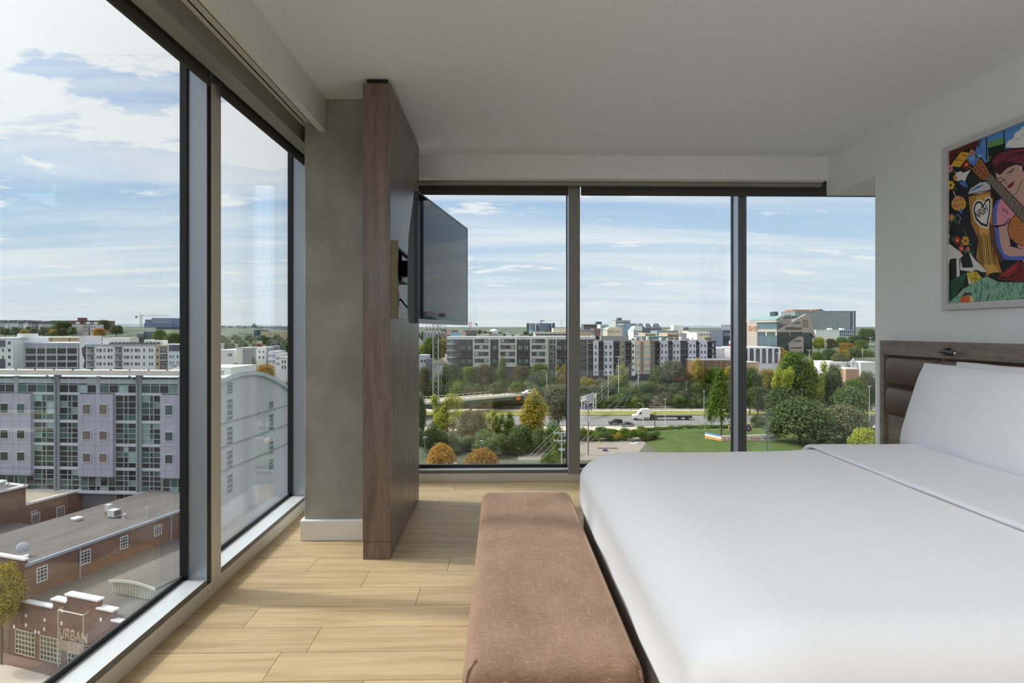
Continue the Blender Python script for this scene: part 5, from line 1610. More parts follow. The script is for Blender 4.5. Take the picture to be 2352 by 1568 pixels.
def glazing(x0, x1, z0, z1, cols, rows, pale=0.15):
    d = MB()
    n = 0
    for i in range(len(cols) - 1):
        for j in range(len(rows) - 1):
            a = x0 + (x1 - x0) * cols[i]; b = x0 + (x1 - x0) * cols[i + 1]
            c = z0 + (z1 - z0) * rows[j]; e = z0 + (z1 - z0) * rows[j + 1]
            r = rg.random()
            d.box(a, b, 0.10, 0.16, c, e, 1 if r < .28 else (2 if r < .28 + .72 * (1 - pale * .6) else 3))
    for c in cols: x = x0 + (x1 - x0) * c; d.box(x - .045, x + .045, 0.02, 0.12, z0, z1, 0)
    for r in rows: z = z0 + (z1 - z0) * r; d.box(x0, x1, 0.02, 0.12, z - .04, z + .04, 0)
    return d.build("glazing_bay", [GFR, G_TEAL, G_DARK, G_PALE], ga, local=True, fix=False)
for i, (u0, u1) in enumerate(bays):
    if u1 > 500: continue
    x0, x1 = f.x(u0), f.x(u1)
    if x0 < XL: continue
    for k in range(5):
        zt2, zb2 = zf(fl_v[k] + 3), zf(fl_v[k + 1] - 3)
        glazing(x0, x1, zb2, zt2, [0, .38, .58, 1.0] if i % 2 == 0 else [0, .42, .62, 1.0], [0, .24, .5, .74, 1.0], 0.45 if (i in (5, 2) and k < 2) else 0.12)
        part_box(ga, "floor_band", x0 - .05, x1 + .05, -0.02, 0.2, zf(fl_v[k] + 3), zf(fl_v[k] - 3), M_band)
for k in (-1, 0, 1, 2):
    base = -3 + k * period
    u0, u1 = base, base + 80
    x0, x1 = f.x(u0), f.x(min(u1, 497))
    pn = part_box(ga, "cladding_panel", x0, x1, -0.45, 0.24, zf(1092), zf(904.5), M_clad)
    m = MB()
    for t in (0.16, .5, .68): xx = x0 + (x1 - x0) * t; m.box(xx - .02, xx + .02, -.457, -.45, zf(1092), zf(904.5))
    for v in (938, 968, 995, 1021, 1050, 1076): z = zf(v); m.box(x0, x1, -.457, -.45, z - .02, z + .02)
    m.build("panel_joints", flat(140, 140, 156), ga, local=True)
    for j, (va, vb_) in enumerate(((926, 951), (987, 1009), (1038, 1060))):
        for q_, (a, b) in enumerate(((11, 31), (49, 69))):
            if base + b > 480: continue
            gl = {1: G_BROWN, 0: G_DARK, 2: G_PALE}.get(k, G_DARK) if not (k == 0 and q_ == 1 and j == 0) else G_TEAL
            if k == 2: gl = G_TEAL if j < 2 else G_DARK
            A0, A1 = f.rect(base + a, base + b, va, vb_)[:2]
            window_part(ga, A0, A1, zf(vb_), zf(va), -0.54, gl=gl, fr=M_band, depth=0.12)
    # ground floor glazing below the panel
    glazing(x0, x1, zf(1127), zf(1095), [0, .22, .44, .56, .78, 1.0], [0, .35, 1.0], 0.2)
    # clerestory over the panel and bays
    cx0, cx1 = f.x(max(base - 49, -66)), f.x(min(base + 36, 497)); cx2 = f.x(min(base + 44, 497)); cx3 = f.x(min(base + 130, 497))
    glazing(cx0, cx1, zf(902), zf(866), [0, .25, .5, .75, 1], [0, .5, 1], 0.1)
    if cx3 - cx2 > 1: glazing(cx2, cx3, zf(902), zf(866), [0, .25, .5, .75, 1], [0, .5, 1], 0.1)
    part_box(ga, "pier", cx1, cx2, -.05, .25, zf(904), zf(864), M_clad)
    up = base + 134.5
    if up < 497:
        x = f.x(up)
        part_box(ga, "pier", x - .38, x + .38, -.12, .25, 0.5, EZ - .3, M_pier)
        m = MB(); m.cyl((x - .1, -.25, 1.0), (x - .1, -.25, EZ - 1.2), .13, n=8); m.tube([(x - .1, -.25, EZ - 1.2), (x - .9, -.7, EZ - .35)], .1, 8); m.build("downpipe", M_pier, ga, local=True)
part_box(ga, "base_ledge", XL, 0, -.5, .25, zf(1131), zf(1127), M_band)
# white roof slab
m = MB(); m.prism([(f.x(315), EZ - .6), (f.x(378) , EZ + .62), (0.5, EZ + .62), (0.5, EZ - .6)], 'y', 2.5, 9); m.build("white_roof", flat(232, 230, 224), ga, local=True)
for u in (362, 418): x = f.x(u); m = MB(); m.box(x - .25, x + .25, 3, 3.5, EZ + .3, EZ + .95); m.box(x - .4, x + .4, 2.9, 3.6, EZ + .9, EZ + 1.05); m.build("roof_ventilator", flat(150, 150, 150), ga, local=True)
# arched end wall
m = MB(); m.prism([(0, 0)] + arc + [(21, 0)], 'x', -.3, 0.25); m.build("arched_end_wall", flat(196, 198, 206), ga, local=True)
m = MB(); m.prism([(y, z + .35) for y, z in arc] + [(y, z - .25) for y, z in reversed(arc)], 'x', XL, 0.7); m.build("arched_roof", flat(186, 196, 200), ga, local=True)
fe = F(ga, 0.25, 'y')
for (u0, u1, vs_) in ((520.5, 534, [(876, 906), (913, 968), (977, 1024), (1031, 1080), (1086, 1134)]), (617, 628, [(921, 938), (948, 990), (1000, 1045), (1052, 1080)])):
    for (va, vb_) in vs_:
        um = (u0 + u1) / 2
        window_part(ga, fe.x(u0), fe.x(u1), fe.z(um, vb_), fe.z(um, va), 0.33, kind='grid', axis='y', depth=-0.12, gl=G_TEAL, fr=M_band)
for v in (973, 1028, 1083):
    z = fe.z(508, v); part_box(ga, "end_band", .25, .36, 0, 21, z - .1, z + .1, M_pier)
# street behind the arched gable
slab("side_street", -34, -22, 62, 160, -27.6, M_asph, "grey side street right of the arched gable end", "street")

# ------------------------------------------------------------------ left distance
ROWS_L = [(783, 791), (800, 808), (816, 823.5), (832, 840)]
o, f2, w2, h2 = block("white_apartment_house", "white apartment house at the left edge beyond the grey block's roof", "building", -70, 30, 775.5, 262, 20, flat(224, 226, 232))
windows(o, f2, [(-8, -2), (5, 9), (18.5, 25)], ROWS_L, kind='plain', fr=WFR, gl=G_DARK)
part_box(o, "dark_bay", f2.x(-40), f2.x(12), -.3, .2, f2.z(0, 852), f2.z(0, 824), flat(84, 82, 100)); part_box(o, "dark_bay", f2.x(-40), f2.x(12), -.3, .2, f2.z(0, 796), f2.z(0, 781), flat(96, 96, 110))
part_box(o, "rooftop_unit", f2.x(23), f2.x(51), 4, 9, h2, f2.z(36, 766), flat(236, 234, 230))
o, f2, w2, h2 = block("parking_garage", "open-sided parking garage with grey parapet bands left of the mural tower", "building", 30, 181, 787, 268, 26, flat(66, 68, 78), flat(190, 192, 200))
for (va, vb_) in ((789, 800), (812, 817), (827, 832), (842, 846)):
    part_box(o, "parapet_band", f2.x(31), f2.x(181), -.25, .05, f2.z(100, vb_), f2.z(100, va), flat(166, 168, 180))
for u in (58, 85, 106, 131, 154, 179): part_box(o, "column", f2.x(u) - .25, f2.x(u) + .25, -.3, 0, 0, h2 - .5, flat(190, 196, 200))
o, f2, w2, h2 = block("tan_hall", "long tan walled hall behind the parking garage", "building", 30, 182, 774, 300, 22, flat(206, 184, 140), flat(232, 226, 214))
for u in (72, 90, 106, 118, 160): part_box(o, "post", f2.x(u) - .2, f2.x(u) + .2, -.3, 0, h2 - 4.5, h2 - .3, flat(150, 120, 100))
o, f2, w2, h2 = block("mural_tower", "white stair tower with a dark painted patch beside the parking garage", "building", 182, 198, 771, 266, 10, flat(224, 226, 232), flat(210, 214, 222))
m = MB(); pts = [(188, 800), (198, 792), (198, 846), (191, 843), (195, 826), (190, 816)]
m.prism([f2.at(*p) for p in pts], 'y', -.12, .05); m.build("dark_wall_painting", flat(96, 84, 92), o, local=True)
o, f2, w2, h2 = block("white_apartment_block", "white apartment block with open balcony bays in the left window", "building", 198, 357, 791, 262, 18, flat(226, 228, 234), flat(150, 150, 150))
zx = lambda x: 210 + x / 10.45
wc = [(130, 165), (188, 248), (293, 333), (390, 450), (470, 508), (785, 825), (840, 905), (948, 988), (1045, 1110), (1125, 1165), (1245, 1285), (1383, 1420), (1443, 1480)]
ROW2 = [(800, 808.3), (816, 823.6), (831.5, 839), (847, 854)]
windows(o, f2, [(zx(a), zx(b)) for a, b in wc], ROW2, kind='double', gl=G_DARK)
for (u0, u1) in ((200, 217), (264, 281)):
    part_box(o, "painted_balcony_recess", f2.x(u0), f2.x(u1), -.06, .2, f2.z(210, 860), f2.z(210, 797), flat(150, 150, 158))  # flat panel, the recess's shade put into its darker colour
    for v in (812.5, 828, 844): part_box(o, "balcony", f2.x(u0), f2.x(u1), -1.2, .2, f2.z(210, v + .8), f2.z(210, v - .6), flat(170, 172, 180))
    for v in (796.5,): part_box(o, "canopy", f2.x(u0), f2.x(u1), -1.2, .2, f2.z(210, v + .6), f2.z(210, v - .8), flat(120, 126, 148))
    windows(o, f2, [((u0 + u1) / 2 + 0.5, u1 - 1)], [(802, 810), (818, 826), (833.5, 841.5)], y=-.18, kind='double', gl=G_DARK)
for (u0, u1, vt) in ((315, 329, 780), (330, 359, 781.5), (218, 268, 776)):
    part_box(o, "rooftop_unit", f2.x(u0), f2.x(u1), 5, 9, h2 - .2, f2.z(u0, vt), flat(236, 234, 230))
m = MB()
for k in range(40): x = f2.x(239 + k * 3); m.box(x, x + .35, 3, 4, h2 - .1, h2 + .5 + .3 * (k % 3))
m.build("rooftop_condensers", flat(112, 112, 112), o, local=True)
o, f2, w2, h2 = block("tan_balcony_block", "narrow tan apartment section with three stacked balconies", "building", 357, 385, 792, 262, 18, flat(190, 170, 132), flat(200, 190, 170))
part_box(o, "painted_balcony_recess", f2.x(367), f2.x(384.5), -.06, .2, 0, f2.z(375, 796), flat(124, 110, 116))  # no real recess: dark panel coloured like the shade inside one
for v in (812, 827): part_box(o, "balcony", f2.x(367), f2.x(384.5), -1.2, .2, f2.z(375, v + .8), f2.z(375, v - .6), flat(206, 200, 206))
windows(o, f2, [(359.5, 364)], ROW2[:3]); windows(o, f2, [(369, 373), (374, 378), (379.5, 382.5)], [(802, 811), (817, 826), (832, 840)], y=-.18, gl=G_DARK)
o, f2, w2, h2 = block("pale_apartment_wing", "pale blue-white apartment wing with dark upper wall beside the left mullion", "building", 385, 470, 790, 262, 18, flat(214, 224, 236), flat(226, 228, 230))
part_box(o, "dark_upper_wall", f2.x(388), f2.x(470), -.15, .1, f2.z(400, 806), f2.z(400, 791.5), flat(92, 94, 110))
windows(o, f2, [(390, 393), (396, 399.5), (406, 410), (416, 420), (428, 432), (440, 444)], [(815, 822), (830, 837.5), (846, 853)], kind='double', gl=G_DARK)
# hillside and skyline, left
for i, (u, w_, v, c) in enumerate(((2, 9, 738, (170, 168, 176)), (14, 11, 739, (190, 194, 204)), (26, 10, 738, (176, 184, 196)), (37, 10, 738, (196, 200, 206)), (49, 9, 740, (150, 150, 160)), (58, 11, 738, (206, 214, 220)), (70, 9, 739, (150, 128, 128)), (80, 9, 739, (90, 90, 104)), (92, 8, 741, (196, 196, 200)), (104, 9, 740, (150, 156, 176)), (114, 8, 741, (186, 196, 206)))):
    labs = ["first", "second", "third", "fourth", "fifth", "sixth", "seventh", "eighth", "ninth", "tenth", "eleventh"]
    o, f2, w2, h2 = block("hilltop_house", "small gabled house on the hilltop, %s from the photo's left edge" % labs[i], "house", u - w_ / 2, u + w_ / 2, v + 1.5, 520, 8, flat(*c), flat(96, 92, 98), group="hilltop houses", parapet=.3)
    m = MB(); m.prism([(-.3, h2), (w2 / 2, h2 + 1.9), (w2 + .3, h2)], 'y', -.4, 8.4); m.build("gable_roof", flat(104, 98, 104), o, local=True)
    window_part(o, w2 * .3, w2 * .55, h2 - 2.4, h2 - .9, -.1)
o, f2, w2, h2 = block("long_brick_building", "long dark brick building on the hill with a red brick stair tower", "building", 117, 228, 736, 500, 20, flat(122, 104, 100), flat(96, 92, 96))
part_box(o, "brick_tower", f2.x(180), f2.x(189), -1, 6, 0, f2.z(185, 729.5), flat(132, 84, 78))
windows(o, f2, [(195 + 4 * k, 197.5 + 4 * k) for k in range(7)], [(740, 743)], gl=G_PALE)
for i, (u, w_, v, c, lab) in enumerate(((172, 12, 744, (206, 200, 200), "white terraced house on the hillside, left of three"), (196, 14, 744, (186, 176, 172), "beige terraced house on the hillside, middle of three"), (214, 14, 744, (206, 206, 210), "white terraced house on the hillside, right of three"))):
    o, f2, w2, h2 = block("terraced_house", lab, "house", u - w_ / 2, u + w_ / 2, v, 440, 8, flat(*c), flat(120, 112, 116))
    windows(o, f2, [(u - w_ * .3, u - w_ * .1), (u + w_ * .1, u + w_ * .3)], [(749, 753), (757, 761)])
    part_box(o, "chimney", f2.x(u - 2), f2.x(u + 2), 2, 4, h2, h2 + 1.6, flat(232, 232, 232))
o, f2, w2, h2 = block("white_flat_roofed_hall", "white flat-roofed hall behind the white apartment block", "building", 218, 268, 776, 330, 20, flat(234, 232, 226))
part_box(o, "door_recess", f2.x(230), f2.x(254), -.1, .1, h2 - 6, h2 - 3, flat(150, 140, 140))
o, f2, w2, h2 = block("blue_construction_building", "blue wrapped building under construction on the left skyline", "building", 331, 396, 742, 720, 30, flat(104, 124, 158), flat(150, 160, 180))
part_box(o, "upper_storeys", f2.x(346), f2.x(390), 2, 28, h2 - 1, f2.z(368, 730), flat(120, 134, 160))
part_box(o, "upper_storeys", f2.x(331), f2.x(345), 2, 28, h2 - 1, f2.z(338, 733.5), flat(106, 118, 144))
part_box(o, "wing", f2.x(396), f2.x(430), 2, 28, 0, f2.z(410, 743), flat(110, 132, 166))
for v in (735, 739, 743, 747): part_box(o, "floor_line", f2.x(346), f2.x(390), 1.6, 2.0, f2.z(368, v + .4), f2.z(368, v - .4), flat(196, 200, 208))
o, f2, w2, h2 = block("slate_box_building", "slate grey box building between trees below the blue building", "building", 330, 352, 760, 400, 14, flat(96, 116, 124), flat(210, 212, 210))
o, f2, w2, h2 = block("billboard", "dark roadside billboard left of the slate grey box building", "billboard", 315, 332, 767, 395, 1.0, flat(70, 74, 80), flat(60, 62, 66), parapet=.2)
part_box(o, "poster", f2.x(317), f2.x(330), -.2, 0, f2.z(322, 773.5), f2.z(322, 768.5), flat(120, 136, 138))
o, f2, w2, h2 = block("dark_low_building", "long dark brown low building right of the slate grey box building", "building", 358, 424, 751, 560, 14, flat(92, 88, 104))
def crane(u, v_hook, y, v_base, jib, cjib, label, c, vt=None):
    p = W(u, 758, y); z0 = W(u, v_base, y).z; zt4 = W(u, v_hook, y).z
    o = thing("tower_crane", (p.x, y, z0), label, "crane")
    h = zt4 - z0; s = 1.0
    m = MB()
    for sx in (-s, s):
        for sy in (-s, s): m.tube([(sx, sy, 0), (sx, sy, h + 3)], .22, 4)
    n = max(4, int(h / 4))
    for k in range(n): m.tube([(-s, -s, h * k / n), (s, -s, h * (k + 1) / n)], .15, 4)
    m.build("mast", c, o, local=True)
    m = MB(); jl = jib / FPX * y
    for dz in (0, 1.4): m.tube([(0, 0, h + dz), (jl, 0, h + dz)], .2, 4)
    nn = max(4, int(abs(jl) / 4))
    for k in range(nn): m.tube([(jl * k / nn, 0, h), (jl * (k + 1) / nn, 0, h + 1.4)], .12, 4)
    m.build("jib", c, o, local=True)
    m = MB(); cl_ = cjib / FPX * y
    m.tube([(0, 0, h), (cl_, 0, h)], .25, 4); m.build("counter_jib", c, o, local=True)
    m = MB(); m.box(min(cl_, cl_ * .8), max(cl_, cl_ * .8), -1, 1, h - 2.2, h + .2); m.build("counterweight", flat(110, 108, 106), o, local=True)
    m = MB(); m.tube([(jl * .6, 0, h + 1.4), (0, 0, h + 6), (cl_, 0, h)], .1, 4); m.build("stay", c, o, local=True)
    return o
M_redc = mat("red_crane_paint", L(206, 88, 70), 0.6); M_greyc = mat("pale_crane_paint", L(200, 200, 190), 0.6)
crane(324, 726, 760, 752, 62, -12, "pale tower crane above the left skyline beside the blue building", M_greyc)
crane(1080, 743, 620, 772, -48, 16, "red and white tower crane beside the television's lower corner", M_redc)
crane(1290, 736, 1500, 752, 26, -50, "faint grey tower crane above the round glass towers", M_greyc)

# narrower left window
o, f2, w2, h2 = block("tan_office_building", "tan office building with ribbon windows in the narrower left window", "building", 600, 646, 760, 420, 18, flat(206, 188, 150), flat(226, 216, 190))
windows(o, f2, [(619, 625), (628, 634), (637, 643)], [(766, 768.5)]); windows(o, f2, [(602, 645)], [(774.5, 778.5)], kind='band', fr=DFR); windows(o, f2, [(604, 620)], [(784, 790)], kind='band', fr=DFR)
o, f2, w2, h2 = block("dark_glass_annex", "dark glass office annex left of the tan office building", "building", 583, 600, 757, 422, 14, flat(62, 78, 92), flat(110, 116, 116))
windows(o, f2, [(588, 599)], [(771, 786)], kind='grid', gl=G_TEAL)
o, f2, w2, h2 = block("domed_building", "small building with a dark dome on the far hill", "building", 571, 586, 752, 700, 12, flat(176, 178, 180))
m = MB(); m.lathe((w2 / 2, 6, h2 - .4), [(3.6, 0), (3.4, 2), (2.4, 3.8), (.6, 4.8), (.3, 6.4)], 16); m.build("dome", flat(86, 92, 104), o, local=True, smooth=True)
o, f2, w2, h2 = block("long_grey_building", "long grey building on the far hill right of the dome", "building", 586, 648, 749.5, 760, 20, flat(150, 158, 172))
part_box(o, "upper_block", f2.x(620), f2.x(640), 3, 12, h2 - .2, h2 + 1.6, flat(214, 214, 214))
for i, (u, w_, lab) in enumerate(((512, 12, "far pale house on the hill beside the aluminium mullion"), (530, 14, "far white house on the hill, second from the mullion"), (548, 12, "far cream house on the hill left of the dome"), (562, 10, "far grey house next to the domed building"))):
    o, f2, w2, h2 = block("far_house", lab, "house", u - w_ / 2, u + w_ / 2, 751 + (i % 2), 640, 10, flat(206 - i * 6, 204, 198)); windows(o, f2, [(u - 3, u - 1), (u + 1, u + 3)], [(755, 757)])
    m = MB(); m.prism([(-.3, h2), (w2 / 2, h2 + 1.8), (w2 + .3, h2)], 'y', -.4, 10.4); m.build("gable_roof", flat(120, 118, 122), o, local=True)
o, f2, w2, h2 = block("white_hall", "low white hall with sloping roof in the narrower left window", "building", 500, 538, 803, 240, 18, flat(214, 214, 214), flat(240, 240, 240))
windows(o, f2, [(524, 527), (528, 533)], [(811, 818)])
o, f2, w2, h2 = block("grey_white_house", "white and grey gabled house right of the low white hall", "house", 543, 568, 798, 236, 12, flat(226, 224, 214), flat(190, 192, 194))
part_box(o, "grey_wing", f2.x(560), f2.x(573), -1, 8, 0, f2.z(566, 800), flat(150, 156, 156)); windows(o, f2, [(562, 566)], [(805, 810)], y=-1.1)
tw = [(589, 612, 797, (232, 228, 216), 222), (612, 616, 795, (110, 112, 122), 221), (616, 625, 806, (226, 228, 232), 214), (625, 633, 807, (196, 202, 212), 206), (633, 644, 812, (230, 232, 236), 196), (644, 660, 820, (238, 238, 238), 186)]
for i, (u0, u1, v, c, y) in enumerate(tw):
    lab = ["widest cream townhouse of the row in the narrower left window", "dark narrow townhouse wall beside the cream one", "white townhouse second along the receding row", "grey white townhouse in the middle of the receding row", "white townhouse next to last in the receding row", "nearest white townhouse at the right end of the row"][i]
    o, f2, w2, h2 = block("townhouse", lab, "house", u0, u1, v, y, 10, flat(*c), flat(206, 208, 210), group="white townhouse row")
    if u1 - u0 > 5: windows(o, f2, [(u0 + (u1 - u0) * .2, u0 + (u1 - u0) * .42), (u0 + (u1 - u0) * .6, u0 + (u1 - u0) * .8)], [(v + 7, v + 14), (v + 19, v + 27)], gl=G_DARK)
# ------------------------------------------------------------------ dark apartment block across the highway
YA = 268
o, f2, w2, h2 = block("dark_apartment_block", "long charcoal apartment block with pale bays behind the overpass", "building", 1027, 1366, 772.5, YA, 18, flat(92, 88, 88), flat(206, 206, 206), parapet=1.4)
dab = o
RWA = [(778, 787), (792, 801), (807.5, 817), (823, 832)]
for (u0, u1) in ((1086, 1126), (1145, 1187), (1217, 1256)):
    part_box(o, "pale_bay", f2.x(u0), f2.x(u1), -1.0, .2, f2.z(1100, 842), h2 - 1.2, flat(198, 196, 192))
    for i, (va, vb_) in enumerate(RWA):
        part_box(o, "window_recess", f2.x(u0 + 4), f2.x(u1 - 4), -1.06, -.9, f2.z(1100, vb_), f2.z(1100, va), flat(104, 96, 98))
        for k in range(3):
            a = u0 + 4 + (u1 - u0 - 8) * (k / 3 + .02); b = a + (u1 - u0 - 8) * .27
            window_part(o, f2.x(a), f2.x(b), f2.z(1100, vb_ - .4), f2.z(1100, va + .4), -1.16, gl=(G_TEAL, G_DARK, G_PALE)[(i + k + int(u0)) % 3], fr=DFR)
for (u0, u1) in ((1057, 1086), (1129, 1144), (1188, 1216), (1276, 1310)):
    part_box(o, "painted_balcony_recess", f2.x(u0), f2.x(u1), -.06, .2, f2.z(1100, 842), f2.z(1100, 777), flat(74, 68, 72))  # dark panel on the wall, recess shade painted as its colour
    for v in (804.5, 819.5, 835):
        part_box(o, "balcony", f2.x(u0), f2.x(u1), -1.5, .1, f2.z(1100, v + .6), f2.z(1100, v - .4), flat(104, 100, 102))
        m = MB()
        for k in range(int((u1 - u0) / 1.5)): x = f2.x(u0 + k * 1.5); m.box(x - .03, x + .03, -1.5, -1.44, f2.z(1100, v), f2.z(1100, v - 4.6))
        m.box(f2.x(u0), f2.x(u1), -1.52, -1.42, f2.z(1100, v - 4.3), f2.z(1100, v - 4.7)); m.build("railing", flat(70, 68, 70), o, local=True)
    n = max(1, int((u1 - u0) // 13))
    for k in range(n):
        c = u0 + (u1 - u0) * (k + .5) / n
        windows(o, f2, [(c - 3.6, c + 3.6)], [(779, 786)], y=-.18, gl=G_TEAL, fr=DFR); windows(o, f2, [(c - 3.8, c - .6), (c + .6, c + 3.8)], [(793.5, 803), (824, 833.5)], y=-.18, gl=G_PALE, fr=DFR); windows(o, f2, [(c - 3.8, c + 3.8)], [(808.5, 818)], y=-.18, gl=G_DARK, fr=DFR)
windows(o, f2, [(1028, 1034), (1035, 1040)], [(778, 788), (792, 802), (807, 818), (822.5, 834), (838, 849)], y=-.15, gl=G_TEAL, fr=WFR)
for v in (790, 805, 820.5, 836): part_box(o, "balcony_slab", f2.x(1025), f2.x(1047), -1.6, .1, f2.z(1036, v + .7), f2.z(1036, v - .6), flat(206, 208, 210))
windows(o, f2, [(1263, 1270), (1271.5, 1276)], [(779, 790), (791, 803), (807, 818), (823, 834)], y=-.15, gl=G_DARK, fr=WFR)
windows(o, f2, [(1334, 1340), (1341, 1346.5)], [(779, 787), (793, 801), (808, 817), (824, 832), (839, 847)], y=-.15, gl=G_DARK, fr=flat(170, 168, 168))
part_box(o, "pale_bay", f2.x(1347.5), f2.x(1350), -.6, .1, f2.z(1349, 862), h2 - 1, flat(150, 148, 152))
for v in (788.5, 804.5, 820, 835): part_box(o, "balcony", f2.x(1350), f2.x(1364), -1.4, .1, f2.z(1356, v + .6), f2.z(1356, v - .6), flat(140, 138, 140))
part_box(o, "pale_pier", f2.x(1256), f2.x(1260), -.8, .1, f2.z(1258, 850), h2 - 1, flat(186, 184, 180)); part_box(o, "pale_pier", f2.x(1276), f2.x(1279), -.8, .1, f2.z(1278, 866), h2 - 1, flat(176, 176, 176))

# ------------------------------------------------------------------ white apartment block (five bays with dark balconies)
YW = 266
o, f2, w2, h2 = block("white_balcony_apartments", "white apartment block with charcoal balcony slots in the middle far window", "building", 1363, 1644, 781.5, YW, 18, flat(66, 66, 74), flat(120, 120, 122), parapet=.5)
LIL = flat(206, 206, 220); WHT = flat(240, 238, 230); TAN = flat(150, 136, 118); PCH = flat(226, 190, 160)
def bay(u0, u1, m, vb=858, y=-1.1): return part_box(o, "bay", f2.x(u0), f2.x(u1), y, .3, f2.z((u0 + u1) / 2, vb), h2 - .1, m)
ROWA = [(792, 800.5), (807, 815), (821.5, 829.5), (837, 845)]
for (u0, u1, m_) in ((1363, 1374, LIL), (1386, 1408, LIL), (1450, 1458, WHT), (1515, 1533, LIL), (1544, 1561, LIL), (1579, 1597, LIL), (1605, 1623, LIL)):
    bay(u0, u1, m_, 862 if u0 < 1500 else 842)
bay(1422, 1435, TAN, 858); bay(1459, 1491, PCH, 858, -1.4); part_box(o, "brown_strip", f2.x(1469), f2.x(1477), -1.5, -1.3, f2.z(1470, 856), h2 - .6, flat(140, 124, 108)); bay(1491, 1503, flat(124, 112, 100), 850)
windows(o, f2, [(1365, 1369), (1388, 1393), (1398.5, 1404)], ROWA + [(852, 858)], y=-1.2, kind='sash', gl=G_DARK, fr=WFR)
windows(o, f2, [(1425, 1434)], [(790, 801), (805, 814), (820, 829)], y=-1.2, kind='double', gl=G_TEAL); windows(o, f2, [(1450.5, 1455)], [(790, 797), (804, 811), (818, 825), (832, 838), (846, 852)], y=-1.2, gl=G_DARK)
for us in (((1459.5, 1468)), ((1477.5, 1490))):
    windows(o, f2, [us], [(791, 799.5), (804.5, 813), (818.5, 828), (833, 842), (847, 857)], y=-1.52, kind='double', gl=G_PALE if us[0] < 1470 else G_PALE)
windows(o, f2, [(1492, 1499)], [(791, 800), (805, 813), (819, 827), (833, 840)], y=-1.2, kind='double', gl=G_TEAL)
R3 = [(790, 797), (804.5, 811.5), (818.5, 825.5), (832, 839)]
windows(o, f2, [(1517, 1521.5), (1525.5, 1530)], R3, y=-1.2, kind='sash', gl=G_DARK); windows(o, f2, [(1545, 1549.5), (1553, 1557.5), (1582, 1586.5), (1590.5, 1595), (1607.5, 1611.5), (1615.5, 1619.5)], R3[:3], y=-1.2, kind='sash', gl=G_DARK)
for (u0, u1, vs_) in ((1374, 1386, (804, 819.5, 834, 849.5)), (1408, 1422, (804, 819, 834, 849)), (1435, 1450, (801, 815, 828.5, 843)), (1503, 1515, (802, 815.5, 830)), (1533, 1544, (801.5, 815)), (1561, 1579, (801.5, 815)), (1597, 1605, (800.5, 813.5)), (1623, 1637, (800.5, 813.5))):
    for v in vs_:
        part_box(o, "balcony", f2.x(u0), f2.x(u1), -1.7, .1, f2.z(u0, v + .5), f2.z(u0, v - .5), flat(126, 124, 132))
        m = MB(); m.box(f2.x(u0), f2.x(u1), -1.7, -1.62, f2.z(u0, v - 3.8), f2.z(u0, v - 4.4))
        for k in range(int((u1 - u0) / 1.2) + 1): x = f2.x(u0 + k * 1.2); m.box(x - .03, x + .03, -1.68, -1.62, f2.z(u0, v), f2.z(u0, v - 4))
        m.build("railing", flat(52, 52, 58), o, local=True)
    part_box(o, "balcony_canopy", f2.x(u0) - .2, f2.x(u1) + .2, -1.7, .1, f2.z(u0, 787.4), f2.z(u0, 786.2), flat(82, 80, 88))
windows(o, f2, [(1635, 1640)], [(788, 797), (802, 811), (815, 823)], y=-.2, gl=G_PALE)
part_box(o, "rooftop_plant", f2.x(1384), f2.x(1448), 4, 9, h2 - .2, f2.z(1400, 771.5), flat(150, 148, 144)); part_box(o, "rooftop_plant", f2.x(1362), f2.x(1369), 2, 6, h2 - .2, f2.z(1365, 771), flat(232, 222, 212))
m = MB(); p0 = (f2.x(1375), 3.0, f2.z(1375, 776)); m.lathe(p0, [(1.0, -.4), (.9, .2), (.2, .3)], 16, axis='y'); m.build("round_duct_mouth", flat(36, 36, 38), o, local=True)
for k, u in enumerate((1455, 1461, 1467, 1474, 1481, 1489, 1496, 1519, 1526, 1535, 1554, 1566, 1582, 1592)):
    part_box(o, "rooftop_condenser", f2.x(u), f2.x(u + 3.6), 2, 4, h2 - .2, h2 + .9 + .4 * (k % 3), flat(*((226, 226, 222) if k % 2 else (120, 122, 126))))

# ------------------------------------------------------------------ brown brick building, white box hall, arcade
o, f2, w2, h2 = block("brown_brick_building", "brown brick building with two flat piers behind the round trees", "building", 1598, 1686, 826, 252, 14, M_brick2, flat(150, 148, 150), parapet=.7)
for u in (1614.5, 1656): part_box(o, "pier", f2.x(u - 1.6), f2.x(u + 1.6), -.3, .1, 0, h2 - .7, flat(168, 138, 112))
windows(o, f2, [(1621.5, 1629), (1642, 1649), (1663.5, 1670)], [(835.5, 843.5)], kind='double', gl=G_TEAL)
o, f2, w2, h2 = block("white_box_hall", "white windowless hall with a red arc on its wall beside the second far mullion", "building", 1643, 1700, 799, 276, 16, flat(246, 244, 244), flat(236, 236, 236))
m = MB(); ap = [((1660 + 8.3 + 8.3 * cos(pi - pi * k / 10 * .96 - .1)), 804.5 - 4.0 * sin(pi * k / 10)) for k in range(11)]
pin = [f2.at(u, v) for u, v in ap]; pout = [f2.at(u, v + 1.2) for u, v in ap]
m.prism(pin + list(reversed(pout)), 'y', -.12, .02); m.build("red_arc_emblem", flat(206, 84, 84), o, local=True)
sgn = thing("store_sign", (W(1676, 758, 272).x, 272, T(W(1676, 758, 272).x, 272)), "tall white and red store sign left of the second far mullion", "sign")
f3 = F(sgn)
m = MB(); m.cyl((1.2, .2, 0), (1.2, .2, f3.z(1676, 797)), .25, n=8); m.build("post", M_steel, sgn, local=True)
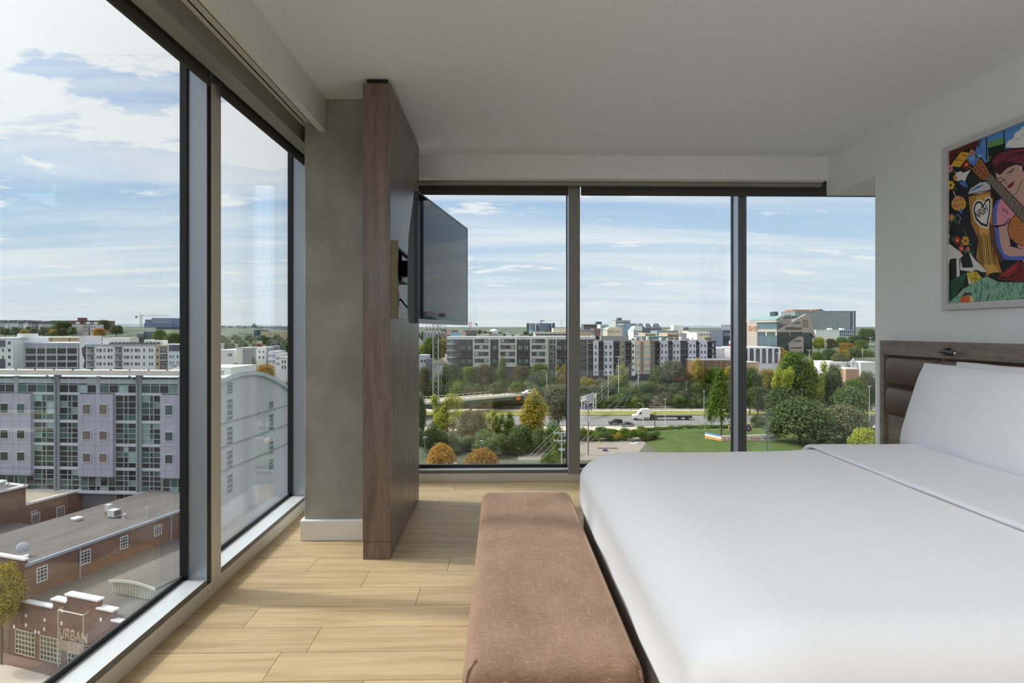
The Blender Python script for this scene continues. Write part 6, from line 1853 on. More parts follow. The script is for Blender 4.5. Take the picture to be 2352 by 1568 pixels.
part_box(sgn, "white_panel", f3.x(1675), f3.x(1694), -.2, .2, f3.z(1680, 789), f3.z(1680, 782), flat(242, 240, 240)); part_box(sgn, "red_panel", f3.x(1674), f3.x(1694), -.22, .22, f3.z(1680, 797.5), f3.z(1680, 789.2), flat(206, 66, 80))
p_ = W(1712, 758, 268)
o, f2, w2, h2 = block("arcaded_white_building", "white building with tall arched windows below the concrete office block", "building", 1690, 1791, 797, 262, 16, flat(222, 220, 228), flat(238, 236, 240), parapet=.6)
for k in range(7):
    u0 = 1694 + 14.1 * k
    if u0 + 9 > 1792: break
    x0, x1 = f2.x(u0), f2.x(u0 + 8.4); zb2 = f2.z(u0, 834); zs = f2.z(u0, 803.6)
    r = (x1 - x0) / 2
    pts = [(x0, zb2), (x1, zb2)] + [((x0 + x1) / 2 + r * cos(pi * i / 8), zs + r * .8 * sin(pi * i / 8)) for i in range(9)]
    d = MB(); d.prism(pts, 'y', -.06, .02, 1)
    d.prism([((x0 + x1) / 2 + r * 1.1 * cos(pi * i / 8), zs + r * .95 * sin(pi * i / 8)) for i in range(9)] + [((x0 + x1) / 2 + r * .95 * cos(pi - pi * i / 8), zs + r * .78 * sin(pi - pi * i / 8)) for i in range(9)], 'y', -.14, .02, 0)
    for t in (.33, .67): x = x0 + (x1 - x0) * t; d.box(x - .05, x + .05, -.1, -.06, zb2, zs, 0)
    d.build("arched_window", [flat(176, 170, 190), G_DARK], o, local=True)
    part_box(o, "pilaster", f2.x(u0 + 10), f2.x(u0 + 13.3), -.35, .02, zb2, h2 - .9, flat(232, 230, 238))
o, f2, w2, h2 = block("tan_low_building", "low tan roofed building in front of the arcaded white building", "building", 1690, 1743, 831, 250, 8, flat(196, 168, 142), flat(206, 198, 190))

# ------------------------------------------------------------------ concrete office block with lettering
YC = 300; c0 = W(1785, 758, YC)
ob = thing("concrete_office_block", (c0.x, YC, T(c0.x, YC) - 1), "concrete and glass office block with large letters BMI and slanted gable", "building", rz=radians(35))
fr_, fl_ = F(ob), F(ob, 0, 'y')
CONC_SUN = flat(206, 190, 176)  # concrete in the lit tone of the left face
ht = fl_.z(1786, 740)
wl = fl_.x(1712); wr = fr_.x(1866)
m = MB(); m.prism([(0, 0), (wr, 0), (wr * .98, wl), (0, wl)], 'z', 0, ht); m.build("glass_core", cglass("office_glass", 52, 62, 68, .08), ob, local=True)
def onleft(name, u0, u1, v0, v1, d, m_):
    a, b = fl_.x(u0), fl_.x(u1); um = (u0 + u1) / 2
    return part_box(ob, name, -d, .2, min(a, b), max(a, b), fl_.z(um, v1), fl_.z(um, v0), m_)
onleft("lettered_panel", 1716.5, 1740, 740.5, 797, .5, CONC_SUN)
onleft("spandrel", 1741, 1785, 756, 762.2, .35, CONC_SUN); onleft("pier", 1759, 1762.3, 762.2, 771.5, .35, CONC_SUN); onleft("pier", 1781.5, 1785, 762.2, 771.5, .35, CONC_SUN); onleft("pier", 1741, 1742.5, 741, 797, .3, flat(150, 150, 170))
windows(ob, fl_, [(1785, 1742)][:0], [])
for (u0, u1, v0, v1) in ((1742.5, 1784.5, 741.5, 756), (1742.5, 1784.5, 771.5, 793)):
    a, b = fl_.x(u1), fl_.x(u0); z0_, z1_ = fl_.z(1763, v1), fl_.z(1763, v0)
    m = MB(); m.box(-.06, .05, a, b, z0_, z1_, 1)
    for k in range(10): y = a + (b - a) * k / 9; m.box(-.12, -.05, y - .07, y + .07, z0_, z1_)
    for k in range(4): z = z0_ + (z1_ - z0_) * k / 3; m.box(-.12, -.05, a, b, z - .06, z + .06)
    m.build("curtain_glazing", [flat(130, 140, 146), cglass("office_glass_pale", 96, 120, 126, .08)], ob, local=True)
for (u0, u1) in ((1743, 1759), (1763, 1781)): onleft("window_band", u0, u1, 763.5, 771, .06, cglass("office_glass_pale", 96, 120, 126, .08))
a = fl_.x(1738.5); z_ = fl_.z(1729, 759.5); hgt = fl_.z(1729, 747) - z_
lt = text_part("lettering", "BMI", hgt * 1.38, flat(206, 150, 110), ob, (-.62, fl_.x(1719.5), z_), (pi / 2, 0, -pi / 2), extrude=.1, sx=.78)
# roof: teal pitched skylight and concrete kerb
m = MB(); zt5 = fl_.z(1785, 733.5)
m.box(-.6, wr * .55, 0, fl_.x(1724), ht, ht + .5); m.build("terrace_slab", CONC_SUN, ob, local=True)
m = MB(); m.prism([(-.3, zt5), (6, fl_.z(1785, 724)), (8, fl_.z(1785, 723)), (8, zt5 - .6), (-.3, zt5 - .6)], 'y', .5, fl_.x(1723)); m.build("sloping_roof", flat(140, 164, 162), ob, local=True)
m = MB(); m.prism([(.3, zt5 - .6), (8, zt5 - .6), (8, ht + .5), (.3, ht + .5)], 'y', 1.2, fl_.x(1724)); m.build("set_back_storey", G_DARK, ob, local=True)
m = MB(); m.box(-.6, 8.3, .2, fl_.x(1723), zt5 - 1.0, zt5 - .5); m.build("roof_kerb", CONC_SUN, ob, local=True)
def onright(name, pts, d, m_):
    m = MB(); m.prism([fr_.at(*p) for p in pts], 'y', -d, .15); return m.build(name, m_, ob, local=True)
CONC_SHADE = flat(188, 174, 164)  # same concrete, shade of the right face put into the colour
onright("slanted_gable", [(1785.5, 757), (1848, 721), (1855, 721.5), (1873, 779), (1868.5, 780), (1862, 764), (1841, 764), (1838, 762), (1786, 762.5)], .8, CONC_SHADE)
onright("lower_gable", [(1808, 789), (1832, 773), (1843, 773), (1843, 808), (1812, 808)], .7, CONC_SHADE)
for pts in ([(1800, 753.5), (1804, 750.5), (1838, 752), (1838, 757), (1800, 757)], [(1821, 741.5), (1826, 738.5), (1834, 739), (1836, 743.5), (1818, 743.5)]):
    onright("window_slot", pts, .88, G_DARK)
for pts in ([(1818, 784), (1823, 781), (1837, 781.5), (1837, 784)], [(1813, 798), (1838, 797), (1838, 799.5), (1813, 800)]):
    onright("window_slot", pts, .78, G_DARK)
onright("plaque", [(1840, 733.5), (1853, 734), (1854, 752), (1840, 752)], .86, flat(150, 136, 128)); onright("pier", [(1812, 763), (1814, 763), (1814, 771), (1812, 771)], .3, CONC_SHADE)
onright("upper_block", [(1787, 738), (1802, 722.5), (1817, 722), (1818, 740), (1800, 745)], .1, flat(178, 166, 156)); onright("window_slot", [(1797, 731.5), (1802, 727), (1817, 727), (1817, 731.5)], .2, G_DARK); onright("window_slot", [(1819, 725), (1832, 725.5), (1822, 732), (1819, 732)], .2, G_DARK)
m = MB(); q = fr_.at(1797, 722); m.box(q[0], q[0] + 3, 4, 7, q[1] - 2, fr_.z(1797, 715)); m.build("roof_tank", flat(78, 92, 98), ob, local=True)

# tall glass block behind, white cube
o, f2, w2, h2 = block("tall_glass_block", "tall grey green glass block rising behind the concrete office block", "building", 1826, 1965, 713.5, 520, 26, cglass("tower_glass", 160, 174, 172, .35), flat(160, 168, 170), parapet=.8)
part_box(o, "corner_strip", f2.x(1958.5), f2.x(1960.5), -.4, .1, 0, h2, flat(214, 220, 232)); part_box(o, "dark_corner", f2.x(1953), f2.x(1958.5), -.25, .1, 0, h2 - .6, flat(96, 106, 130)); part_box(o, "dark_corner", f2.x(1960.5), f2.x(1965), -.25, .1, 0, h2 - .6, flat(104, 110, 126))
m = MB()
for k in range(28): x = f2.x(1828 + 4.5 * k); m.box(x - .12, x + .12, -.2, 0, 0, h2 - .8)
for k in range(12): z = f2.z(1900, 718 + 4.4 * k); m.box(0, f2.x(1953), -.2, 0, z - .14, z + .14)
m.build("mullion_grid", flat(184, 194, 190), o, local=True)
part_box(o, "orange_penthouse", f2.x(1825), f2.x(1886), 3, 18, h2 - .2, f2.z(1850, 710.5), flat(206, 122, 92)); part_box(o, "white_rib", f2.x(1865), f2.x(1867), 2.7, 3.2, h2 - .2, f2.z(1866, 711), flat(232, 232, 232)); part_box(o, "dark_plant", f2.x(1886), f2.x(1892), 2.5, 12, h2 - .2, f2.z(1889, 709.5), flat(92, 102, 108)); part_box(o, "pale_plant", f2.x(1892), f2.x(1897), 2.5, 12, h2 - .2, f2.z(1894, 711), flat(170, 182, 184))
o, f2, w2, h2 = block("white_cube_building", "white cube building with blue windowed end in front of the tall glass block", "building", 1874, 1928, 757, 400, 18, flat(240, 238, 232), flat(232, 232, 232))
for u in (1910, 1938): part_box(o, "rooftop_unit", f2.x(u), f2.x(u + 7), 3, 6, h2 - .1, f2.z(u, 753.5), flat(236, 236, 236))
part_box(o, "windowed_wing", f2.x(1928.3), f2.x(1960), .2, 16, 0, f2.z(1940, 757.5), flat(184, 198, 216))
windows(o, f2, [(1929.5 + 4.7 * k, 1932 + 4.7 * k) for k in range(7)], [(759, 764.5), (767, 771)], y=.08, gl=G_DARK, fr=DFR)
# flat roofs and the white dish
o, f2, w2, h2 = block("white_flat_building", "white flat-roofed building under the large white dish", "building", 1905, 1969, 831, 236, 12, flat(232, 232, 236), flat(240, 238, 236))
windows(o, f2, [(1945.5, 1948)], [(833.5, 836.5)], gl=G_DARK)
o, f2, w2, h2 = block("white_flat_building", "pale flat-roofed building at the alcove wall's edge right of the dish", "building", 1977, 2020, 832, 234, 12, flat(206, 210, 208), flat(214, 216, 214))
o, f2, w2, h2 = block("tan_shop", "low tan shop with white roof edges below the large white dish", "building", 1943, 1973, 846, 222, 10, flat(190, 150, 128), flat(226, 222, 214))
wd = thing("satellite_dish", (W(1960, 758, 230).x, 230, W(1960, 845, 230).z), "large white satellite dish on a mast above the flat white roofs", "satellite dish", rz=radians(25))
f3 = F(wd); zc_ = f3.z(1959.5, 831)
m = MB(); m.cyl((0, 1.2, -1), (0, .6, zc_), .14, n=8); m.box(-2.5, 2.5, -.2, .2, -.3, 0); m.build("mast", M_cope, wd, local=True)
m = MB()
def dish2(u, v):
    a = 2 * pi * u; r = 1.55 * v
    return (r * cos(a) * .8, -.5 + .5 * v * v, zc_ + r * sin(a))
m.grid(dish2, 24, 5); do = m.build("reflector", mat("dish_white", L(206, 206, 212), .5), wd, local=True, smooth=True); md = do.modifiers.new("t", 'SOLIDIFY'); md.thickness = .06

# ------------------------------------------------------------------ distant skyline over the white apartments
def sky_block(u0, u1, vt, y, c, label, rows=(), cols=None, roofc=None, gl=None, name="office_building", depth=20):
    o, f2, w2, h2 = block(name, label, "building", u0, u1, vt, y, depth, flat(*c), flat(*(roofc or c)), parapet=.5)
    for (a, b) in rows:
        if cols: windows(o, f2, cols, [(a, b)], gl=gl or G_DARK, fr=DFR)
        else: windows(o, f2, [(u0 + 1, u1 - 1)], [(a, b)], kind='band', gl=gl or G_DARK, fr=flat(*c))
    return o, f2, w2, h2
o, f2, w2, h2 = sky_block(1341, 1372, 744.5, 640, (120, 106, 110), "wide brown hall with overhanging roof on the skyline beside the first far mullion", [(747, 751)], roofc=(96, 94, 104))
part_box(o, "roof_tower", f2.x(1371), f2.x(1383), 2, 12, 0, f2.z(1377, 738.5), flat(84, 88, 108))
sky_block(1364, 1379, 754, 520, (160, 104, 108), "red brick building below the wide brown skyline hall", [(757, 759), (761, 763)], gl=G_BROWN)
sky_block(1379, 1398, 744.5, 560, (206, 226, 226), "pale glass office building left of the hospital tower", [(748, 752), (756, 760)], gl=G_PALE)
o, f2, w2, h2 = sky_block(1395, 1428, 757, 470, (212, 200, 178), "cream hall with pitched roof and row of windows on the skyline", (), roofc=(200, 190, 170))
m = MB(); m.prism([(-.4, h2), (2, f2.z(1400, 751)), (f2.x(1424), f2.z(1400, 751)), (w2 + .4, h2)], 'y', 0, 18); m.build("pitched_roof", flat(214, 204, 184), o, local=True)
windows(o, f2, [(1397 + 3.7 * k, 1399.2 + 3.7 * k) for k in range(8)], [(760, 763)], gl=G_BROWN)
o, f2, w2, h2 = sky_block(1414, 1448, 735, 620, (196, 198, 196), "tallest hospital tower on the skyline with dark cap", [(739, 742)], roofc=(150, 156, 160))
part_box(o, "cap", f2.x(1421), f2.x(1430), 4, 14, h2 - .2, f2.z(1425, 729.5), flat(92, 100, 118)); part_box(o, "white_panel", f2.x(1418), f2.x(1432), -.5, .1, f2.z(1425, 747), f2.z(1425, 742), flat(238, 240, 244))
part_box(o, "blue_glass_wing", f2.x(1432), f2.x(1448), -1.0, .1, 0, f2.z(1440, 742), cglass("blue_city_glass", 128, 156, 184, .3))
sky_block(1447, 1462, 742.5, 640, (176, 170, 176), "pinkish grey building right of the hospital tower", [(746, 749), (752, 755), (758, 761)])
o, f2, w2, h2 = sky_block(1455, 1475, 757, 450, (226, 224, 220), "white building with steep white roof on the skyline", [(760, 762), (765, 767)])
m = MB(); m.prism([(-.3, h2), (1.6, f2.z(1460, 748)), (f2.x(1474), f2.z(1460, 748)), (w2 + .3, h2)], 'y', 0, 14); m.build("steep_roof", flat(244, 244, 242), o, local=True)
for (u0, u1, lab) in ((1466, 1500, "grey building with slanted glass roofs, the wider of two on the skyline"), (1502, 1521, "grey building with slanted glass roof, the narrower of two on the skyline")):
    o, f2, w2, h2 = sky_block(u0, u1, 752, 640, (146, 150, 162), lab, [(754, 757), (759, 762)])
    n = 2 if u1 - u0 > 25 else 1
    for k in range(n):
        a = u0 + (u1 - u0) * k / n; b = u0 + (u1 - u0) * (k + 1) / n - 1.5
        m = MB(); m.prism([(f2.x(a), h2 - .3), (f2.x(a) + .3, f2.z(a, 742.5)), (f2.x(a + (b - a) * .55), f2.z(a, 742.5)), (f2.x(b), h2 - .3)], 'y', 0, 14); m.build("slanted_roof", flat(150, 158, 176), o, local=True)
        part_box(o, "white_fin", f2.x(b), f2.x(b) + .9, -.3, 14, h2 - 1, f2.z(b, 743.5), flat(232, 230, 226))
o, f2, w2, h2 = sky_block(1546, 1569, 757, 540, (226, 212, 200), "building with white and grey striped roof monitors on the skyline", ())
for k in range(5): part_box(o, "striped_monitor", f2.x(1547 + 4.5 * k), f2.x(1549.6 + 4.5 * k), -.2, 10, h2 - .2, f2.z(1550, 746), flat(244, 242, 240)); part_box(o, "grey_stripe", f2.x(1549.6 + 4.5 * k), f2.x(1551.5 + 4.5 * k), 0, 10, h2 - .2, f2.z(1550, 746.5), flat(176, 172, 168))
sky_block(1568, 1582, 751, 560, (150, 158, 172), "blue grey building right of the striped roof monitors", [(754, 757), (760, 763)])
sky_block(1509, 1557, 759, 480, (152, 168, 178), "long low blue grey building below the skyline", [(764, 766.5)], gl=G_TEAL)
TANW = (212, 182, 150)
sky_block(1482, 1507, 765, 400, TANW, "tan building with square windows left of the green roof", [(768, 771)], cols=[(1484 + 5.6 * k, 1487 + 5.6 * k) for k in range(4)])
sky_block(1533, 1560, 764.5, 360, TANW, "tan building with tall square windows behind the white apartments", [(769, 773), (776, 779)], cols=[(1535 + 6 * k, 1539 + 6 * k) for k in range(4)])
o, f2, w2, h2 = sky_block(1475, 1534, 772, 345, (120, 150, 150), "long green roofed building behind the white apartments", (), roofc=(128, 160, 158))
sky_block(1576, 1600, 765, 400, (112, 108, 116), "dark grey office building with gridded windows", [(768, 773)], cols=[(1584 + 4 * k, 1587 + 4 * k) for k in range(4)], gl=G_TEAL)
sky_block(1582, 1626, 760, 520, (232, 226, 210), "cream stepped building behind the wide white office", ())
o, f2, w2, h2 = sky_block(1601, 1660, 763, 350, (236, 232, 220), "wide white and tan office with rows of small windows", ())
part_box(o, "tan_front", f2.x(1615), f2.x(1660), -2, .1, 0, f2.z(1640, 773), flat(214, 190, 150))
windows(o, f2, [(1606 + 5.6 * k, 1609 + 5.6 * k) for k in range(6)], [(767.5, 769.8)], gl=G_DARK, fr=DFR); windows(o, f2, [(1618 + 4.3 * k, 1620.6 + 4.3 * k) for k in range(10)], [(776.5, 779.8)], y=-2.1, gl=G_DARK, fr=DFR); windows(o, f2, [(1645, 1648), (1650, 1653), (1655, 1658)], [(785, 788.5)], y=-2.1, gl=G_DARK, fr=DFR)
o, f2, w2, h2 = sky_block(1660, 1692, 758, 330, (92, 98, 118), "dark blue glass building beside the second far mullion", [(773, 776), (778, 782), (784, 787)], gl=cglass("city_glass_dark", 44, 52, 58))
windows(o, f2, [(1664, 1676)], [(765, 771)], kind='grid', gl=G_TEAL)
sky_block(1678, 1700, 745, 460, (128, 134, 140), "grey tower behind the dark blue glass building", [(748, 750), (752, 754)])
sky_block(1331, 1360, 762, 330, (206, 178, 152), "tan rooftop block beside the first far mullion", ())
o, f2, w2, h2 = sky_block(1320, 1365, 757, 420, (150, 176, 178), "teal glass building behind the tan rooftop block", [(760, 764)], gl=G_TEAL)
# left of the first far mullion
o, f2, w2, h2 = sky_block(1229, 1312, 762, 380, (214, 210, 202), "long white building with ribbon window behind the dark apartments", [(766.5, 770)])
part_box(o, "tan_upper_block", f2.x(1271), f2.x(1312), 2, 12, h2 - .2, f2.z(1290, 753), flat(212, 198, 176))
rt_ = thing("round_glass_towers", (W(1212, 758, 900).x, 900, T(W(1240, 758, 900).x, 900)), "blue grey round-cornered twin apartment towers on the horizon", "building")
f3 = F(rt_)
zt6 = f3.z(1240, 742)
for (u0, u1, c, nm) in ((1213.5, 1229, (170, 196, 202), "pale_tower"), (1231, 1268, (128, 146, 172), "blue_tower")):
    m = MB(); a, b = f3.x(u0), f3.x(u1); r = (b - a) / 2
    m.lathe(((a + b) / 2, r, 0), [(r, 0), (r, zt6)], 24); m.build(nm, flat(*c), rt_, local=True)
    m = MB()
    for k in range(9): m.lathe(((a + b) / 2, r, 0), [(r + .25, zt6 - 1.2 * k - .9), (r + .25, zt6 - 1.2 * k - .4)], 24)
    m.build("balcony_rings", flat(110, 122, 146), rt_, local=True)
for (u0, u1) in ((1210, 1213.5), (1269, 1275)): part_box(rt_, "stair_core", f3.x(u0), f3.x(u1), 2, 10, 0, f3.z(u0, 741.5), flat(84, 92, 112))
part_box(rt_, "white_core", f3.x(1228.5), f3.x(1231.5), -1, 8, 0, f3.z(1230, 742.5), flat(222, 214, 214)); part_box(rt_, "lift_core", f3.x(1242), f3.x(1246), 6, 12, 0, f3.z(1244, 739), flat(150, 160, 184))
for i, (u0, u1, vt, y, c, lab) in enumerate(((1003, 1022, 761, 520, (150, 130, 124), "reddish low building left of the red crane"), (1024, 1034, 758, 560, (206, 170, 160), "pink building second left of the red crane"), (1035, 1056, 764, 420, (128, 196, 226), "bright blue roofed building left of the red crane"), (1030, 1050, 757.5, 640, (128, 104, 104), "brown apartment building behind the blue roof"), (1056, 1068, 761, 600, (226, 184, 160), "peach building beside the blue roof"), (1066, 1094, 758.5, 660, (96, 98, 116), "dark apartment building behind the red crane mast"), (972, 998, 763, 480, (150, 150, 160), "grey building at the wood partition's edge on the skyline"), (1105, 1122, 766.5, 420, (226, 220, 214), "white house above the dark apartment roof, left one"), (1122, 1143, 766, 430, (176, 150, 140), "brick house above the dark apartment roof, middle one"), (1163, 1175, 765, 470, (226, 228, 232), "white house above the dark apartment roof, right one"), (1183, 1194, 768, 430, (232, 230, 226), "low white shed above the dark apartment roof"))):
    o, f2, w2, h2 = sky_block(u0, u1, vt, y, c, lab, (), name="distant_building", depth=12)
    windows(o, f2, [(u0 + (u1 - u0) * t, u0 + (u1 - u0) * (t + .16)) for t in (.12, .42, .7)], [(vt + 2, vt + 4)], gl=G_BROWN)
o, f2, w2, h2 = block("white_domed_hall", "white domed hall on the wooded horizon right of the red crane", "building", 1122, 1145, 760, 900, 16, flat(226, 228, 228), flat(230, 230, 230))
m = MB(); m.lathe((w2 / 2, 8, h2 - .3), [(6.2, 0), (5.6, 1.6), (3.8, 2.8), (1.2, 3.4)], 20); m.build("dome", flat(240, 242, 244), o, local=True, smooth=True)
# small houses left of the dark block
o, f2, w2, h2 = block("modern_house", "small modern grey and white house left of the lattice mast", "house", 962, 983, 815, 248, 8, flat(176, 178, 192), flat(186, 188, 200)); part_box(o, "dark_wing", f2.x(979), f2.x(992), -1.5, 7, 0, f2.z(985, 824), flat(112, 114, 126)); windows(o, f2, [(983, 987)], [(832, 839)], y=-1.6, gl=G_TEAL); windows(o, f2, [(966, 971), (973, 977)], [(826, 832)], gl=G_DARK)
o, f2, w2, h2 = block("white_gabled_house", "white gabled house behind the lattice mast beside the dark block", "house", 999, 1026, 836, 252, 9, flat(236, 236, 234), flat(190, 182, 166)); m = MB(); m.prism([(-.4, h2), (w2 * .6, f2.z(1012, 822)), (w2 + .4, h2)], 'y', -.4, 9.2); m.build("gable_roof", flat(186, 176, 158), o, local=True); windows(o, f2, [(1006, 1009), (1017, 1021)], [(840, 846)], gl=G_DARK); part_box(o, "chimney", f2.x(1021), f2.x(1025), 2, 4, h2 - 1, f2.z(1023, 814), flat(238, 238, 238))

# ------------------------------------------------------------------ overpass
A_, B_ = on_z(948, 927, -25), on_z(1262, 899.5, -25)
dirv = (B_ - A_).normalized(); az = atan2(dirv.y, dirv.x); ln = (B_ - A_).length
ov = thing("overpass", (A_.x, A_.y, -31), "pale concrete overpass with green girders crossing the highway", "bridge", rz=az)
Z0 = 6.0
m = MB(); m.box(-14, ln + 12, 0, 9.5, Z0 - .45, Z0); m.build("deck", M_conc2, ov, local=True)
m = MB(); m.box(-14, ln + 12, .4, .9, Z0 - 1.9, Z0 - .45); m.box(-14, ln + 12, 8.6, 9.1, Z0 - 1.9, Z0 - .45); m.build("girder", mat("green_girder_paint", L(44, 92, 76), .6), ov, local=True)
m = MB(); m.box(-14, ln + 12, -.25, .05, Z0 - .6, Z0 + .3); m.build("edge_beam", flat(222, 216, 206), ov, local=True)
for yy in (-.1, 9.3):
    m = MB(); m.box(-14, ln + 12, yy, yy + .12, Z0 + .75, Z0 + 1.0)
    for k in range(34): x = -14 + (ln + 26) * k / 33; m.box(x - .1, x + .1, yy, yy + .2, Z0, Z0 + .9)
    m.build("guard_rail", M_steel, ov, local=True)
px0 = ln * .5
m = MB(); m.box(px0 - 7, px0 - 2, 1, 8.5, Z0 - 3.0, Z0 - 1.9); m.cyl((px0 - 6, 2.5, -2), (px0 - 6, 2.5, Z0 - 3), .5, n=10); m.cyl((px0 - 3, 7, -2), (px0 - 3, 7, Z0 - 3), .5, n=10); m.build("pier", flat(104, 102, 100), ov, local=True)
m = MB(); m.box(ln * .72, ln * .75, -.35, -.25, Z0 - 2.2, Z0 - .7); m.build("orange_sign_panel", flat(226, 112, 52), ov, local=True)
m = MB(); m.box(ln * .79, ln * .85, -.35, -.25, Z0 - .75, Z0 - .1); m.build("blue_sign_panel", flat(72, 116, 186), ov, local=True)
eb = MB(); eb.prism([(ln + 13, -2), (ln + 13, Z0 - .5), (ln * .72, .6), (ln * .55, -.2), (ln * .5, -2)], 'y', 9.8, 30)
tag(eb.build("overpass_embankment", M_lawn, None), "green grass bank under the overpass end", "bank", kind='structure').matrix_basis = Matrix.Translation(ov.location) @ Matrix.Rotation(az, 4, 'Z')

# ------------------------------------------------------------------ vehicles
M_tyre = mat("tyre_rubber", L(30, 30, 32), .9); M_rim = mat("wheel_rim", L(150, 152, 156), .5, metal=.4)
def wheel(p, x, y, r, w):
    m = MB(); m.lathe((x, y, r), [(r * .7, -w / 2), (r, -w / 2 + .04), (r, w / 2 - .04), (r * .7, w / 2)], 14, axis='y'); o = m.build("wheel", M_tyre, p, local=True)
    m = MB(); m.lathe((x, y, r), [(r * .55, -w / 2 - .01), (r * .55, w / 2 + .01)], 12, axis='y'); m.build("rim", M_rim, o, local=True)
def car(u, v, y, paint, label, kind='sedan', rz=pi, z=None):
    x = W(u, 758, y).x
    z = HZ + .1 if z is None else z
    o = thing("car", (x, y, z), label, "car", rz=rz)
    if kind == 'suv': bp_ = [(-2.35, .45), (-2.35, 1.0), (-2.25, 1.72), (.3, 1.76), (1.0, 1.15), (2.3, .98), (2.38, .45)]; gp = [(-2.1, 1.12), (-2.02, 1.62), (.25, 1.66), (.8, 1.16)]
    else: bp_ = [(-2.25, .4), (-2.25, .92), (-1.5, 1.0), (-.9, 1.42), (.45, 1.42), (1.15, .98), (2.2, .82), (2.28, .4)]; gp = [(-1.35, 1.02), (-.85, 1.35), (.42, 1.35), (.98, 1.0)]
    m = MB(); m.prism(bp_, 'y', -.88, .88); m.build("body", paint, o, local=True, bevel=.06)
    m = MB(); m.prism(gp, 'y', -.895, .895); m.build("side_windows", G_DARK, o, local=True)
    for wx in (-1.4, 1.4):
        for wy in (-.82, .82): wheel(o, wx, wy, .34, .22)
    m = MB(); m.box(2.27, 2.33, -.8, -.4, .6, .75); m.box(2.27, 2.33, .4, .8, .6, .75); m.build("headlamps", M_cope, o, local=True)
    return o
car(1413, 975, 193.5, mat("black_car_paint", L(36, 38, 44), .3, coat=.5), "black sport utility vehicle on the near highway lane", 'suv')
car(1440, 980, 190, mat("dark_grey_car_paint", L(72, 78, 88), .3, coat=.5), "dark grey saloon car just ahead of the guard rail")
car(1345, 943, 230, mat("blue_car_paint", L(66, 88, 140), .3, coat=.5), "blue car on the far carriageway beside the first far mullion", 'suv')
car(1138, 979, 190, mat("silver_car_paint", L(206, 208, 214), .3, coat=.5), "silver car on the highway seen through trees below the overpass")
p_ = on_z(1212, 904.5, -24.9); cw = car(1212, 903, p_.y, mat("white_car_paint", L(238, 238, 238), .35, coat=.4), "white car driving over the overpass", 'suv', rz=az + pi, z=-24.99); cw.location.x = p_.x
# flatbed truck
ty = 203.5; tx0 = W(1452, 758, ty).x
tk = thing("flatbed_truck", (tx0, ty, HZ + .1), "white sleeper-cab truck pulling a long empty flatbed on the highway", "truck")
sc_ = (W(1587, 758, ty).x - tx0) / 20.5
M_tw = mat("white_truck_paint", L(242, 242, 236), .4, coat=.3)
m = MB(); m.prism([(0, .7), (.1, 1.5), (.35, 1.75), (1.7, 1.95), (2.35, 2.9), (2.9, 3.65), (3.4, 3.85), (5.6, 3.95), (5.9, 3.8), (5.9, .9), (3.0, .9), (2.6, .7)], 'y', -1.2, 1.2); m.build("cab", M_tw, tk, local=True, bevel=.08)
m = MB(); m.prism([(1.85, 2.05), (2.4, 2.8), (3.0, 2.8), (3.0, 2.05)], 'y', -1.22, 1.22); m.build("cab_windows", G_DARK, tk, local=True)
m = MB(); m.box(.02, .12, -.9, .9, .8, 1.4); m.build("grille", M_rim, tk, local=True)
m = MB(); m.box(3.0, 8.6, -.5, .5, .75, 1.05); m.cyl((3.9, -1.15, .75), (5.3, -1.15, .75), .33, n=12); m.build("chassis", M_rim, tk, local=True)
m = MB(); m.box(6.4, 20.4, -1.25, 1.25, 1.25, 1.5); m.box(7.5, 20, -.35, .35, .85, 1.25); m.box(20.3, 20.5, -1.25, 1.25, .6, 1.5); m.build("flatbed", flat(74, 74, 80), tk, local=True)
m = MB(); m.box(6.6, 7.6, -1.1, 1.1, 1.5, 1.8); m.build("load_straps", flat(50, 50, 54), tk, local=True)
for wx in (1.15, 6.7, 8.0, 16.6, 19.2):
    for wy in (-1.0, 1.0): wheel(tk, wx, wy, .5, .45)
tk.scale = (sc_, sc_, sc_)

# ------------------------------------------------------------------ guard rails, poles, masts, wires
def guard_rail(x0, x1, y, z, label, step=4.0):
    o = thing("guard_rail", ((x0 + x1) / 2, y, z), label, "guard rail")
    m = MB(); m.box(x0, x1, y - .06, y + .06, z + .45, z + .8); m.box(x0, x1, y - .09, y - .06, z + .57, z + .68); m.build("rail", M_steel, o)
    n = int((x1 - x0) / step); pm_ = None
    for k in range(min(n, 90)):
        x = x0 + (k + .5) * (x1 - x0) / n
        if pm_ is None:
            b = MB(); b.box(-.08, .08, .06, .2, 0, .75); pm_ = b.data("post", M_steel)
        p = bpy.data.objects.new("post", pm_); COL.objects.link(p); p.parent = o; p.location = Vector((x, y, z)) - o.location
guard_rail(-60, 100, 187.6, HZ + .1, "long steel guard rail along the near side of the highway")
guard_rail(10, 150, 225.0, HZ + .3, "steel guard rail between grass median and far carriageway")
guard_rail(-40, 90, 234.6, HZ, "steel guard rail at the foot of the wooded bank")
def at_ground(u, y, z=None):
    p = W(u, 758, y); return Vector((p.x, y, T(p.x, y) if z is None else z))
def lamp(u, vt, y, label, arm=0, m=None, z=None, r=.12, head=True):
    p = at_ground(u, y, z); h = W(u, vt, y).z - p.z
    return street_lamp(p, h - (.7 if arm else 0), arm, 0, label, m or M_pole, r=r)
lamp(1477, 925, 189, "curved-arm pale street lamp standing before the truck", -1.6, z=HZ)
lamp(1528, 917, 186, "straight pale lamp post right of the truck cab", 0, z=HZ)
lamp(1617, 898, 219, "pale lamp post in the grass median right of the flatbed", 0, z=HZ)
lamp(1383, 887, 236, "pale lamp post at the foot of the wooded bank beside the sign gantry", 0, z=HZ)
lamp(1256, 850, 236, "tall curved street lamp before the right end of the dark apartments", -1.8, z=-26.5)
